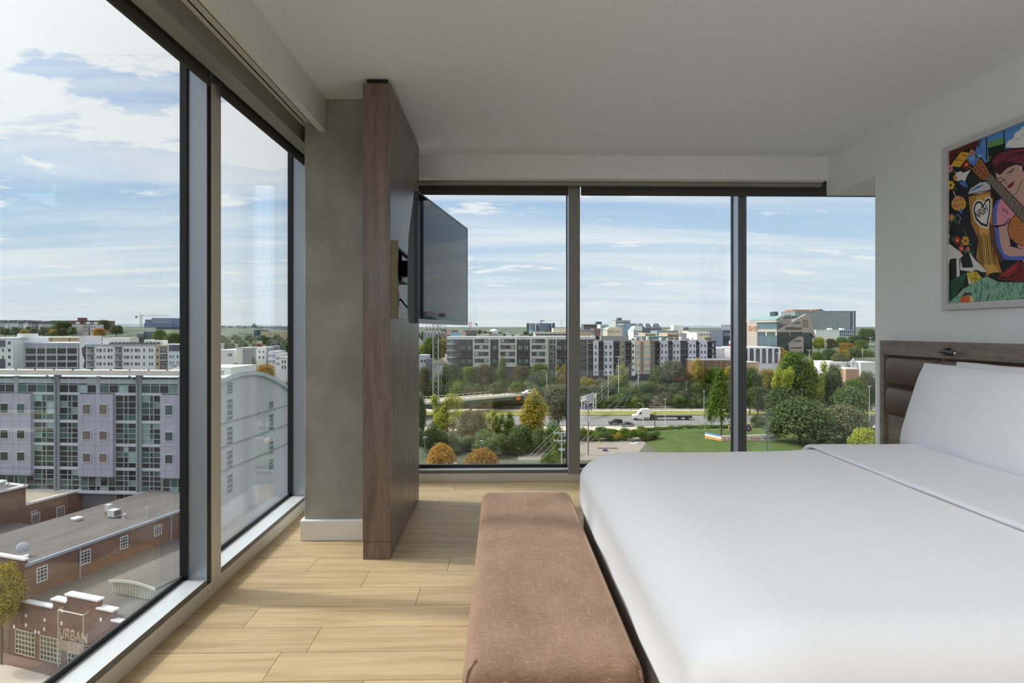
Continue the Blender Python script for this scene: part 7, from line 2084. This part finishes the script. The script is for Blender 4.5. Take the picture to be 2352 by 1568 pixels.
lamp(1504, 949, 160, "dark pole with crossbar at the lawn's left edge", 0, M_darkpole, r=.14)
lamp(1762, 952, 128, "dark lamp pole in front of the painted sign wall's right half", 0, M_darkpole, r=.1)
lamp(1997, 888, 190, "pale pole rising from the dark trees at the alcove wall", 0, r=.12)
lamp(1842, 895, 200, "short pale post above the larger great round tree", 0, r=.12)
lamp(976, 1005, 116, "slim car park lamp beside the wood partition", 0, M_steel, r=.07)
lamp(1106, 1013, 118, "slim car park lamp behind the right orange brown tree", 0, M_steel, r=.07)
lamp(1046, 1065, 104, "slim car park lamp just above the sill between the orange trees", 0, M_steel, r=.07)
def utility_pole(u, vt, y, label, arms, m=None, r=.16, z=None):
    p = at_ground(u, y, z); h = W(u, vt, y).z - p.z
    o = thing("utility_pole", p, label, "utility pole")
    b = MB(); b.cyl((0, 0, 0), (0, 0, h), r, r * .7, 8); b.build("pole", m or M_wpole, o, local=True)
    for (v, wl_) in arms:
        z_ = W(u, v, y).z - p.z; hw = wl_ / 2 / FPX * y
        b = MB(); b.box(-hw, hw, -.2, -.08, z_ - .09, z_ + .09); b.tube([(-hw * .6, -.1, z_), (0, -.1, z_ - hw * .5)], .04, 4); b.tube([(hw * .6, -.1, z_), (0, -.1, z_ - hw * .5)], .04, 4); a = b.build("cross_arm", m or M_wpole, o, local=True)
        for t in (-.95, -.4, .4, .95):
            b = MB(); b.cyl((hw * t, -.14, z_ + .09), (hw * t, -.14, z_ + .35), .06, n=6); b.build("insulator", M_cope, a, local=True)
    return o, h
up1, h1 = utility_pole(1290, 992, 98, "double-armed pale utility pole above the sill at the first far mullion", ((994, 36), (1012, 36), (1033, 14)), mat("pale_steel_pole", L(196, 200, 208), .6), r=.11)
up2, h2_ = utility_pole(1421, 818, 238, "white utility pole in front of the white apartments' tan section", ((819, 14), (841, 10)), M_pole)
up3, h3 = utility_pole(1466, 826, 240, "pale pole in front of the peach glass bay", (), M_pole)
up4, h4 = utility_pole(1397, 846, 238, "short pale pole below the white apartments' left bays", (), M_pole)
up5, h5 = utility_pole(1351, 920, 134, "thick wooden utility pole beside the first far mullion in front of the highway", ((926, 20),), M_wpole, r=.2)
b = MB(); z5 = W(1353, 962, 134).z - up5.location.z; b.cyl((.25, -.3, z5 - .5), (.25, -.3, z5 + .4), .22, n=10); b.build("transformer", mat("grey_transformer", L(206, 208, 212), .5), up5, local=True)
up6, h6 = utility_pole(1342, 917, 200, "pale pole left of the sign gantry", (), M_pole, z=HZ)
utility_pole(1896, 757, 300, "tall pale utility pole beside the bright yellow tree", ((789, 8), (794, 8)), M_pole)
utility_pole(1981, 797, 292, "pale utility pole with crossarm right of the dish", ((803, 12),), M_pole)
utility_pole(1999, 774, 330, "T-shaped pale pole near the alcove wall's edge", ((775, 11),), M_pole)
utility_pole(1859, 803, 290, "pale utility pole with crossarm beyond the largest bright green tree", ((804, 14),), M_pole)
utility_pole(1788, 809, 256, "pale utility pole with crossarm before the arcaded building's end", ((811, 12),), M_pole)
utility_pole(1562, 743, 300, "slender white flagpole behind the white apartments", (), M_cope, r=.14)
utility_pole(1678, 757, 282, "slender white pole behind the white box hall", (), M_cope, r=.14)
utility_pole(655, 866, 140, "slim street pole right of the arched gable end", (), M_pole)
# lattice mast
lm_ = thing("lattice_mast", at_ground(1001, 226), "tall steel lattice radio mast rising behind the television", "mast")
hm = W(1000, 690, 226).z - lm_.location.z; s = 1.05
m = MB()
for sx in (-s, s):
    for sy in (-s, s): m.tube([(sx, sy, 0), (sx, sy, hm)], .13, 5)
m.build("legs", M_steel, lm_, local=True)
m = MB(); n = int(hm / 2.2)
for k in range(n):
    z0_, z1_ = hm * k / n, hm * (k + 1) / n
    m.tube([(-s, -s, z0_), (s, -s, z1_)], .07, 4); m.tube([(s, s, z0_), (-s, s, z1_)], .07, 4); m.tube([(-s, s, z0_), (-s, -s, z1_)], .07, 4); m.tube([(s, -s, z0_), (s, s, z1_)], .07, 4)
m.build("bracing", M_steel, lm_, local=True)
for (dz, k) in ((0, 0), (-6, 1)):
    m = MB(); zz = W(1000, 752, 226).z - lm_.location.z + dz * .3
    for t in range(6): x = -3.4 + 1.35 * t; m.box(x - .16, x + .16, -1.6, -1.35, zz - 1.1 + k * .2, zz + 1.3)
    m.tube([(-3.6, -1.3, zz), (3.6, -1.3, zz)], .07, 5); m.build("antenna_panels", flat(196, 200, 202), lm_, local=True)
m = MB(); m.tube([(2.2, 0, 0), (2.2, 0, hm)], .06, 4); m.tube([(4.2, .5, 0), (4.2, .5, hm)], .06, 4)
for k in range(9): z0_ = hm * (.45 + k * .055); m.tube([(2.2, 0, z0_), (4.2, .5, z0_ + hm * .028)], .05, 4); m.tube([(4.2, .5, z0_ + hm * .028), (2.2, 0, z0_ + hm * .055)], .05, 4)
m.build("side_ladder_frame", M_steel, lm_, local=True)
# sign gantry behind the highway sign
sg2 = thing("sign_gantry", at_ground(1350, 214, HZ), "white truss sign gantry with grey sign backs at the left of the highway", "sign gantry", rz=radians(62))
zg = W(1350, 912, 214).z - HZ
m = MB()
for x in (-8, 8): m.tube([(x, -.5, 0), (x, -.5, zg)], .16, 6); m.tube([(x, .5, 0), (x, .5, zg)], .16, 6)
m.build("posts", M_cope, sg2, local=True)
m = MB()
for yy in (-.6, .6):
    for dz in (-.7, .7): m.tube([(-8.3, yy, zg + dz), (8.3, yy, zg + dz)], .1, 5)
for k in range(14): x = -8.3 + 16.6 * k / 14; m.tube([(x, -.6, zg - .7), (x + 1.18, -.6, zg + .7)], .07, 4); m.tube([(x, .6, zg + .7), (x + 1.18, .6, zg - .7)], .07, 4)
m.build("truss", M_cope, sg2, local=True)
m = MB(); m.box(-4, 5, -.95, -.8, zg - 2.4, zg + 1.2); m.build("sign_back", flat(176, 178, 190), sg2, local=True)
def wire(pts, label, group=None, r=.035, sag=.6):
    m = MB()
    for a, b in zip(pts[:-1], pts[1:]):
        a, b = Vector(a), Vector(b)
        q = [a.lerp(b, t / 8) - Vector((0, 0, sag * 4 * (t / 8) * (1 - t / 8))) for t in range(9)]
        m.tube(q, r, 4)
    return tag(m.build("overhead_wire", M_wire), label, "wire", group)
pA = lambda u, v, y: W(u, v, y)
for k, (t, lab) in enumerate(((-.95, "overhead wire running from the double-armed pole towards the sill, leftmost of four"), (-.4, "second overhead wire from the double-armed pole towards the sill"), (.4, "third overhead wire from the double-armed pole towards the sill"), (.95, "overhead wire from the double-armed pole towards the sill, rightmost of four"))):
    hw = 18 / FPX * 98
    p = up1.location + Vector((hw * t, -.14, W(1290, 994, 98).z - up1.location.z + .35))
    wire([p + Vector((22, 46, 9)), p, p + Vector((-24 , -46, -9))], lab, r=.025)
for k in range(3):
    wire([pA(950, 881 + 6 * k, 205), pA(1240, 892 + 3 * k, 230)], "overhead wire crossing before the overpass, %s of three" % ("uppermost", "middle one", "lowest")[k], r=.035)
for k in range(3):
    wire([pA(1470, 860 + k * 3, 238), pA(1430 - 18 * k, 938, 190), pA(1330, 1040 - 10 * k, 120)], "wire slanting down from the pale pole to the lower left, %s of three" % ("first", "second", "third")[k], r=.03, sag=.2)
wire([pA(1424, 822, 238), pA(1470, 838, 240)], "short looping wire between the white utility pole and the pale pole", sag=.8, r=.05)
wire([pA(1425, 843, 238), pA(1470, 851, 240)], "lower wire between the white utility pole and the pale pole", sag=.3, r=.05)
wire([pA(1325, 890, 234), pA(1400, 883, 236)], "wire over the sign gantry at the left of the highway", r=.05, sag=.2)
wire([pA(1660, 810, 290), pA(1800, 792, 290), pA(1896, 790, 300)], "wire crossing before the concrete office block, lower one", r=.05, sag=.5)
wire([pA(1790, 775, 295), pA(1896, 760, 300)], "wire crossing before the concrete office block, upper one", r=.05, sag=.5)
wire([pA(585, 862, 130), pA(655, 855, 140)], "thin wire right of the arched gable end", r=.02, sag=.3)

# ------------------------------------------------------------------ painted sign wall, coloured panels, yard clutter
def on_ground(u, v, dz=.1):
    y = 60.0
    while y < 400:
        p = W(u, v, y)
        if p.z <= T(p.x, y) + dz: return Vector((p.x, y, T(p.x, y) + dz))
        y += .25
    return W(u, v, 150)
sw = thing("painted_sign_wall", on_ground(1656.5, 1012.5), "low painted retaining wall lettered for the dog park on the lawn", "sign wall")
f3 = F(sw); zt7 = f3.z(1658, 1000.5)
xe = f3.x(1782)
M_wallw = flat(232, 226, 222)
m = MB(); m.prism([(0, -1.2), (0, zt7), (xe, f3.z(1782, 997.5)), (xe, -1.2)], 'y', 0, .4); m.build("lettered_wall", M_wallw, sw, local=True)
p2 = on_ground(1619, 1006) - sw.location
zl0 = 1.1
d = Vector((p2.x, p2.y, 0)); dn = d.normalized(); nn = Vector((-dn.y, dn.x, 0)); nn = nn if nn.y > 0 else -nn
def side(name, za, zb, m_):
    q = [Vector((0, 0, 0)), d, d + nn * .35, nn * .35]
    mm = MB(); mm.add([(a.x, a.y, z) for z in (za, zb) for a in q], [(3, 2, 1, 0), (4, 5, 6, 7), (0, 1, 5, 4), (1, 2, 6, 5), (2, 3, 7, 6), (3, 0, 4, 7)]); return mm.build(name, m_, sw, local=True)
side("orange_stripe", -1.0, zt7 * .42, flat(232, 160, 92)); side("white_stripe", zt7 * .42, zt7 * .78, flat(240, 236, 230)); side("blue_stripe", zt7 * .78, zt7 + .02, flat(98, 146, 206))
for mm_, v0, v1 in ((flat(176, 128, 140), 1011.5, 1013),):
    m = MB(); m.box(0, xe, -.03, .02, -.2, .08); m.build("base_stripe", mm_, sw, local=True)
lh_ = zt7 * .62
text_part("lettering", "GULCH DOG PARK", lh_ * 1.4, flat(220, 118, 72), sw, (.15, -.05, zt7 * .2), (pi / 2, 0, 0), extrude=.03, sx=1.0)
L1 = text_part("lettering", "THIS WAY!", lh_ * 1.0, flat(60, 60, 66), sw, (f3.x(1752), -.05, zt7 * .3), (pi / 2, 0, 0), extrude=.03, sx=.82)
bbp = [c for c in COL.objects if c.parent == sw and c.name.startswith("lettering")][0]
wtxt = max(v.co.x for v in bbp.data.vertices)
bbp.scale = ((f3.x(1748.5) - .15) / wtxt, 1, 1)
wt2 = max(v.co.x for v in L1.data.vertices); L1.scale = ((f3.x(1777) - f3.x(1752)) / wt2, 1, 1)
mu = MB(); mu.prism([(.3, .45), (d.x + .5, d.y + .5), (d.x + 3, d.y + 2.2), (xe * .5, 3.5), (xe * .5, .45)], 'z', -.3, .35); tag(mu.build("mulch_bed", mat("brown_mulch", L(150, 112, 88), .95, var=.2, scale=2)), "brown mulch bed behind the painted sign wall", "planting bed", kind='structure').matrix_basis = Matrix.Translation(sw.location)
for (u0, u1, lab, hub) in ((1674, 1690, "yellow play panel with a red and blue disc left of the second far mullion", (206, 90, 60)), (1711, 1727, "yellow play panel with a purple disc and green hub right of the second far mullion", (140, 214, 140))):
    p = W(u0, 758, 159); pp = thing("play_panel", (p.x, 159, W(u0, 996, 159).z), lab, "play panel")
    f4 = F(pp); w_ = f4.x(u1); h_ = f4.z(u0, 972.5)
    m = MB(); m.box(0, w_, 0, .2, h_ * .88, h_); m.box(0, .22, 0, .2, 0, h_); m.box(w_ - .22, w_, 0, .2, 0, h_); m.prism([(0, 0), (w_ * .25, 0), (0, h_ * .3)], 'y', 0, .2); m.prism([(w_, 0), (w_ * .75, 0), (w_, h_ * .3)], 'y', 0, .2); m.build("yellow_frame", flat(240, 200, 70), pp, local=True)
    m = MB(); m.lathe((w_ / 2, 0, h_ * .52), [(w_ * .44, -.08), (w_ * .44, .1)], 20, axis='y'); m.build("disc", flat(124, 62, 98) if hub[1] > 100 else flat(150, 60, 60), pp, local=True)
    m = MB(); m.prism([(w_ / 2, h_ * .52), (w_ * .06, h_ * .6), (w_ * .3, h_ * .88), (w_ * .6, h_ * .9), (w_ * .8, h_ * .8)], 'y', -.1, -.06); m.build("disc_sector", flat(70, 96, 170), pp, local=True)
    m = MB(); m.lathe((w_ / 2, 0, h_ * .52), [(w_ * .14, -.14), (w_ * .14, .1)], 14, axis='y'); m.build("hub", flat(*hub), pp, local=True)
p = W(1761, 758, 157); bpn = thing("painted_panel", (p.x, 157, W(1761, 998, 157).z), "blue painted panel half hidden by the larger great round tree", "panel"); f4 = F(bpn)
m = MB(); m.prism([f4.at(*q) for q in ((1761, 997), (1776, 997), (1776, 982), (1766, 976), (1761, 976))], 'y', 0, .3); m.build("board", flat(38, 104, 178), bpn, local=True)
m = MB(); m.lathe((f4.x(1768), 0, f4.z(1768, 983)), [(.35, -.05), (.35, .05)], 14, axis='y'); m.build("pale_spot", flat(150, 190, 226), bpn, local=True)
# yard: pallets of pipe, rails, sheets
M_greenpl = mat("green_plastic_wrap", L(110, 190, 164), .5); M_timber = mat("stacked_timber", L(196, 170, 142), .9, var=.1, scale=2)
def heap(u0, u1, v0, v1, y, name, label, cat, m_, n=5, kind='bars'):
    p = W(u0, v1, y); o = thing(name, (p.x, y, p.z), label, cat); f4 = F(o); w_ = f4.x(u1); h_ = max(.3, f4.z(u0, v0))
    r = random.Random(int(u0))
    for k in range(n):
        m = MB()
        if kind == 'bars': z = h_ * k / n; m.box(r.uniform(0, .15) * w_, w_ * r.uniform(.88, 1), 0, 1.2, z, z + h_ / n * .92)
        elif kind == 'rolls': x = w_ * (k + .5) / n; m.lathe((x, .4, h_ * .45), [(h_ * .45, -.6), (h_ * .45, .6)], 12, axis='y')
        else: x = w_ * k / n; m.box(x, x + w_ / n * .85, 0, 1.0, 0, h_ * r.uniform(.6, 1))
        m.build({'bars': "plank", 'rolls': "roll", 'boxes': "crate"}[kind], m_, o, local=True)
    return o
heap(1410, 1432, 1012, 1019, 150, "wrapped_bundle", "pale green plastic-wrapped rolls in the materials yard", "material stack", M_greenpl, 5, 'rolls')
heap(1436, 1470, 1011, 1016, 151, "steel_bundle", "grey steel bars stacked on blocks in the materials yard", "material stack", M_steel, 4)
heap(1448, 1468, 1016, 1025, 147, "white_sacks", "white and pale blue sacks below the grey steel bars", "material stack", flat(216, 222, 232), 4, 'boxes')
heap(1405, 1447, 1021, 1025, 146, "timber_stack", "flat tan timber stack below the green rolls", "material stack", M_timber, 3)
heap(1469, 1500, 1020, 1026, 146, "pallet_row", "row of pale pallets at the lawn's left edge", "pallets", flat(206, 202, 192), 6, 'boxes')
heap(1373, 1425, 1024, 1034, 141, "concrete_barrier", "long grey brown concrete barrier in the materials yard", "barrier", flat(150, 138, 128), 1, 'boxes')
heap(1384, 1396, 1031, 1038, 138, "purple_tarpaulin", "purple tarpaulin over a low pile beside the concrete barrier", "tarpaulin", flat(112, 92, 130), 2)
o = thing("yellow_frame_ladder", on_z(1369, 1026, -28.1), "yellow folding frame leaning in the materials yard", "ladder"); m = MB(); m.tube([(0, 0, 0), (.9, .2, 1.5)], .06, 5); m.tube([(1.2, 0, 0), (.9, .2, 1.5)], .06, 5); m.tube([(.4, .1, .6), (1.1, .1, .6)], .05, 5); m.build("frame", flat(226, 186, 100), o, local=True)
um = thing("red_umbrella", W(1557, 880, 244), "small red parasol among the bank trees below the white apartments", "umbrella"); m = MB(); m.lathe((0, 0, 0), [(1.6, 1.6), (1.1, 2.2), (.1, 2.6)], 10); m.build("canopy", flat(214, 66, 78), um, local=True); m = MB(); m.cyl((0, 0, -3), (0, 0, 1.8), .06, n=6); m.build("pole", M_steel, um, local=True)
# fence along the car park
fn = thing("chain_link_fence", at_ground(1150, 121), "low grey fence at the back of the car park", "fence"); m = MB()
fx0 = W(985, 758, 121).x - fn.location.x; fx1 = W(1300, 758, 121).x - fn.location.x
for dz in (.1, .9, 1.7): m.tube([(fx0, 0, dz), (fx1, 0, dz)], .03, 4)
m.build("rails", M_steel, fn, local=True)
pmesh = None
for k in range(14):
    b = MB(); b.cyl((0, 0, 0), (0, 0, 1.8), .04, n=6)
    pmesh = pmesh or b.data("fence_post", M_steel)
    q = bpy.data.objects.new("fence_post", pmesh); COL.objects.link(q); q.parent = fn; q.location = (fx0 + (fx1 - fx0) * k / 13, 0, 0)
# ================================================================== LIGHT, SKY, CAMERA
def sky():
    w = bpy.data.worlds.new("sky"); SC.world = w; w.use_nodes = True
    nt = w.node_tree; N, LK = nt.nodes.new, nt.links.new
    bg = nt.nodes["Background"]
    tc = N("ShaderNodeTexCoord")
    sp = N("ShaderNodeSeparateXYZ"); LK(tc.outputs["Generated"], sp.inputs[0])
    rp = N("ShaderNodeValToRGB")
    e = rp.color_ramp.elements
    e[0].position = 0.0; e[0].color = L(226, 235, 241)
    e[1].position = 1.0; e[1].color = L(58, 110, 196)
    for p_, c_ in ((0.06, L(216, 231, 243)), (0.16, L(192, 218, 244)), (0.30, L(152, 190, 237)), (0.5, L(108, 158, 224))):
        x = e.new(p_); x.color = c_
    LK(sp.outputs["Z"], rp.inputs["Fac"])
    # clouds: direction projected onto a plane overhead
    za = N("ShaderNodeMath"); za.operation = 'MAXIMUM'; za.inputs[1].default_value = 0.0; LK(sp.outputs["Z"], za.inputs[0])
    zb = N("ShaderNodeMath"); zb.operation = 'ADD'; zb.inputs[1].default_value = 0.10; LK(za.outputs[0], zb.inputs[0])
    dx = N("ShaderNodeMath"); dx.operation = 'DIVIDE'; LK(sp.outputs["X"], dx.inputs[0]); LK(zb.outputs[0], dx.inputs[1])
    dy = N("ShaderNodeMath"); dy.operation = 'DIVIDE'; LK(sp.outputs["Y"], dy.inputs[0]); LK(zb.outputs[0], dy.inputs[1])
    cb_ = N("ShaderNodeCombineXYZ"); LK(dx.outputs[0], cb_.inputs[0]); LK(dy.outputs[0], cb_.inputs[1])
    # more broken cloud high up on the left
    bz = N("ShaderNodeMapRange"); bz.interpolation_type = 'SMOOTHSTEP'; bz.inputs["From Min"].default_value = 0.17; bz.inputs["From Max"].default_value = 0.34; bz.inputs["To Min"].default_value = -0.06; bz.inputs["To Max"].default_value = 0.15
    LK(sp.outputs["Z"], bz.inputs["Value"])
    def layer(sx, sy, rot, off, lo, hi, detail, dist, bias=False):
        mp = N("ShaderNodeMapping"); mp.inputs["Scale"].default_value = (sx, sy, 1); mp.inputs["Rotation"].default_value = (0, 0, rot); mp.inputs["Location"].default_value = off
        LK(cb_.outputs[0], mp.inputs["Vector"])
        n = N("ShaderNodeTexNoise"); n.inputs["Scale"].default_value = 1.0; n.inputs["Detail"].default_value = detail; n.inputs["Roughness"].default_value = 0.62; n.inputs["Distortion"].default_value = dist
        LK(mp.outputs[0], n.inputs["Vector"])
        r = N("ShaderNodeMapRange"); r.interpolation_type = 'SMOOTHSTEP'
        r.inputs["From Min"].default_value = lo; r.inputs["From Max"].default_value = hi
        if bias:
            a_ = N("ShaderNodeMath"); a_.operation = 'ADD'; LK(n.outputs["Fac"], a_.inputs[0]); LK(bz.outputs[0], a_.inputs[1]); LK(a_.outputs[0], r.inputs["Value"])
        else: LK(n.outputs["Fac"], r.inputs["Value"])
        return r.outputs["Result"]
    CL = SKY
    c1 = layer(*CL[0], bias=True); c2 = layer(*CL[1])
    mx = N("ShaderNodeMath"); mx.operation = 'MAXIMUM'; LK(c1, mx.inputs[0])
    m2 = N("ShaderNodeMath"); m2.operation = 'MULTIPLY'; m2.inputs[1].default_value = 0.78; LK(c2, m2.inputs[0]); LK(m2.outputs[0], mx.inputs[1])
    fade = N("ShaderNodeMapRange"); fade.inputs["From Min"].default_value = 0.0; fade.inputs["From Max"].default_value = 0.10; fade.inputs["To Min"].default_value = 0.25; fade.inputs["To Max"].default_value = 0.95
    LK(sp.outputs["Z"], fade.inputs["Value"])
    fm = N("ShaderNodeMath"); fm.operation = 'MULTIPLY'; LK(mx.outputs[0], fm.inputs[0]); LK(fade.outputs[0], fm.inputs[1])
    mc = N("ShaderNodeMix"); mc.data_type = 'RGBA'; mc.inputs[7].default_value = (1.0, 1.0, 1.0, 1)
    LK(rp.outputs["Color"], mc.inputs[6]); LK(fm.outputs[0], mc.inputs["Factor"])
    # below the horizon: far ground
    gm = N("ShaderNodeMapRange"); gm.inputs["From Min"].default_value = -0.03; gm.inputs["From Max"].default_value = 0.0
    LK(sp.outputs["Z"], gm.inputs["Value"])
    mg = N("ShaderNodeMix"); mg.data_type = 'RGBA'; mg.inputs[6].default_value = L(128, 134, 130)
    LK(gm.outputs[0], mg.inputs["Factor"]); LK(mc.outputs[2], mg.inputs[7])
    # extra sky glow around the sun, added to brighten the room
    dt = N("ShaderNodeVectorMath"); dt.operation = 'DOT_PRODUCT'; dt.inputs[1].default_value = tuple(-sd)
    LK(tc.outputs["Generated"], dt.inputs[0])
    d0 = N("ShaderNodeMath"); d0.operation = 'MAXIMUM'; d0.inputs[1].default_value = 0.0; LK(dt.outputs["Value"], d0.inputs[0])
    d1 = N("ShaderNodeMath"); d1.operation = 'POWER'; d1.inputs[1].default_value = SUN_GLOW[1]; LK(d0.outputs[0], d1.inputs[0])
    d2 = N("ShaderNodeMath"); d2.operation = 'MULTIPLY'; d2.inputs[1].default_value = SUN_GLOW[0]; LK(d1.outputs[0], d2.inputs[0])
    vm = N("ShaderNodeVectorMath"); vm.operation = 'SCALE'; vm.inputs[0].default_value = (0.98, 0.99, 1.0); LK(d2.outputs[0], vm.inputs["Scale"])
    va = N("ShaderNodeVectorMath"); va.operation = 'ADD'; LK(mg.outputs[2], va.inputs[0]); LK(vm.outputs[0], va.inputs[1])
    LK(va.outputs[0], bg.inputs["Color"])
    bg.inputs["Strength"].default_value = SKY_STRENGTH
    return w

SKY = [(1.5, 2.6, 0.35, (3.1, 1.7, 0), 0.49, 0.60, 12, 0.25), (0.24, 1.2, 0.30, (1.3, 5.2, 0), 0.37, 0.68, 6, 0.9)]
SKY_STRENGTH = 1.0
SUN_GLOW = (7.0, 14.0)
EL = radians(48)
sd = Vector((cos(EL) * 0.9885, -cos(EL) * 0.151, -sin(EL)))
sky()
SC.world.cycles.sampling_method = 'MANUAL'
SC.world.cycles.sample_map_resolution = 512

sun = bpy.data.lights.new("sun", 'SUN'); sun.energy = 2.25; sun.angle = radians(3.5); sun.color = (1.0, 0.95, 0.87)
so_ = bpy.data.objects.new("sun", sun); COL.objects.link(so_)
so_.rotation_euler = sd.to_track_quat('-Z', 'Y').to_euler()
so_.location = (-20, 5, 30)

# unseen fill light added at the back left to brighten the room
al = bpy.data.lights.new("back_fill_light", 'AREA'); al.shape = 'RECTANGLE'; al.size = 0.6; al.size_y = 1.0; al.energy = 20; al.spread = radians(85); al.color = (0.96, 0.97, 1.0)
ao = bpy.data.objects.new("back_fill_light", al); COL.objects.link(ao)
ao.location = (-1.08, -2.4, 2.3); ao.rotation_euler = (Vector((2.1, 2.3, 0.75)) - Vector((-1.08, -2.4, 2.3))).to_track_quat('-Z', 'Y').to_euler()
# unseen fill light added under the ceiling to brighten the bedding
cl = bpy.data.lights.new("bed_fill_light", 'AREA'); cl.shape = 'RECTANGLE'; cl.size = 2.2; cl.size_y = 1.7; cl.energy = 9; cl.spread = radians(125); cl.color = (0.96, 0.97, 1.0)
cl_o = bpy.data.objects.new("bed_fill_light", cl); COL.objects.link(cl_o); cl_o.location = (1.35, 1.1, 2.69)
cam = bpy.data.cameras.new("camera")
cam.sensor_width = 36; cam.lens = FPX / 2352 * 36
cam.clip_start = 0.05; cam.clip_end = 12000
cam.shift_y = -26 / 2352
co = bpy.data.objects.new("camera", cam); COL.objects.link(co)
co.location = (0, 0, EYE); co.rotation_euler = (pi / 2, 0, -YAW)
SC.camera = co
SC.view_settings.view_transform = 'Standard'
SC.view_settings.look = 'None'
SC.view_settings.exposure = 0.0
SC.view_settings.gamma = 1.0
SC.view_settings.use_curve_mapping = False
cy = SC.cycles
cy.max_bounces = 10; cy.diffuse_bounces = 6; cy.glossy_bounces = 4; cy.transmission_bounces = 4; cy.transparent_max_bounces = 16
cy.sample_clamp_indirect = 6.0
cy.caustics_reflective = False; cy.caustics_refractive = False
cy.use_denoising = True
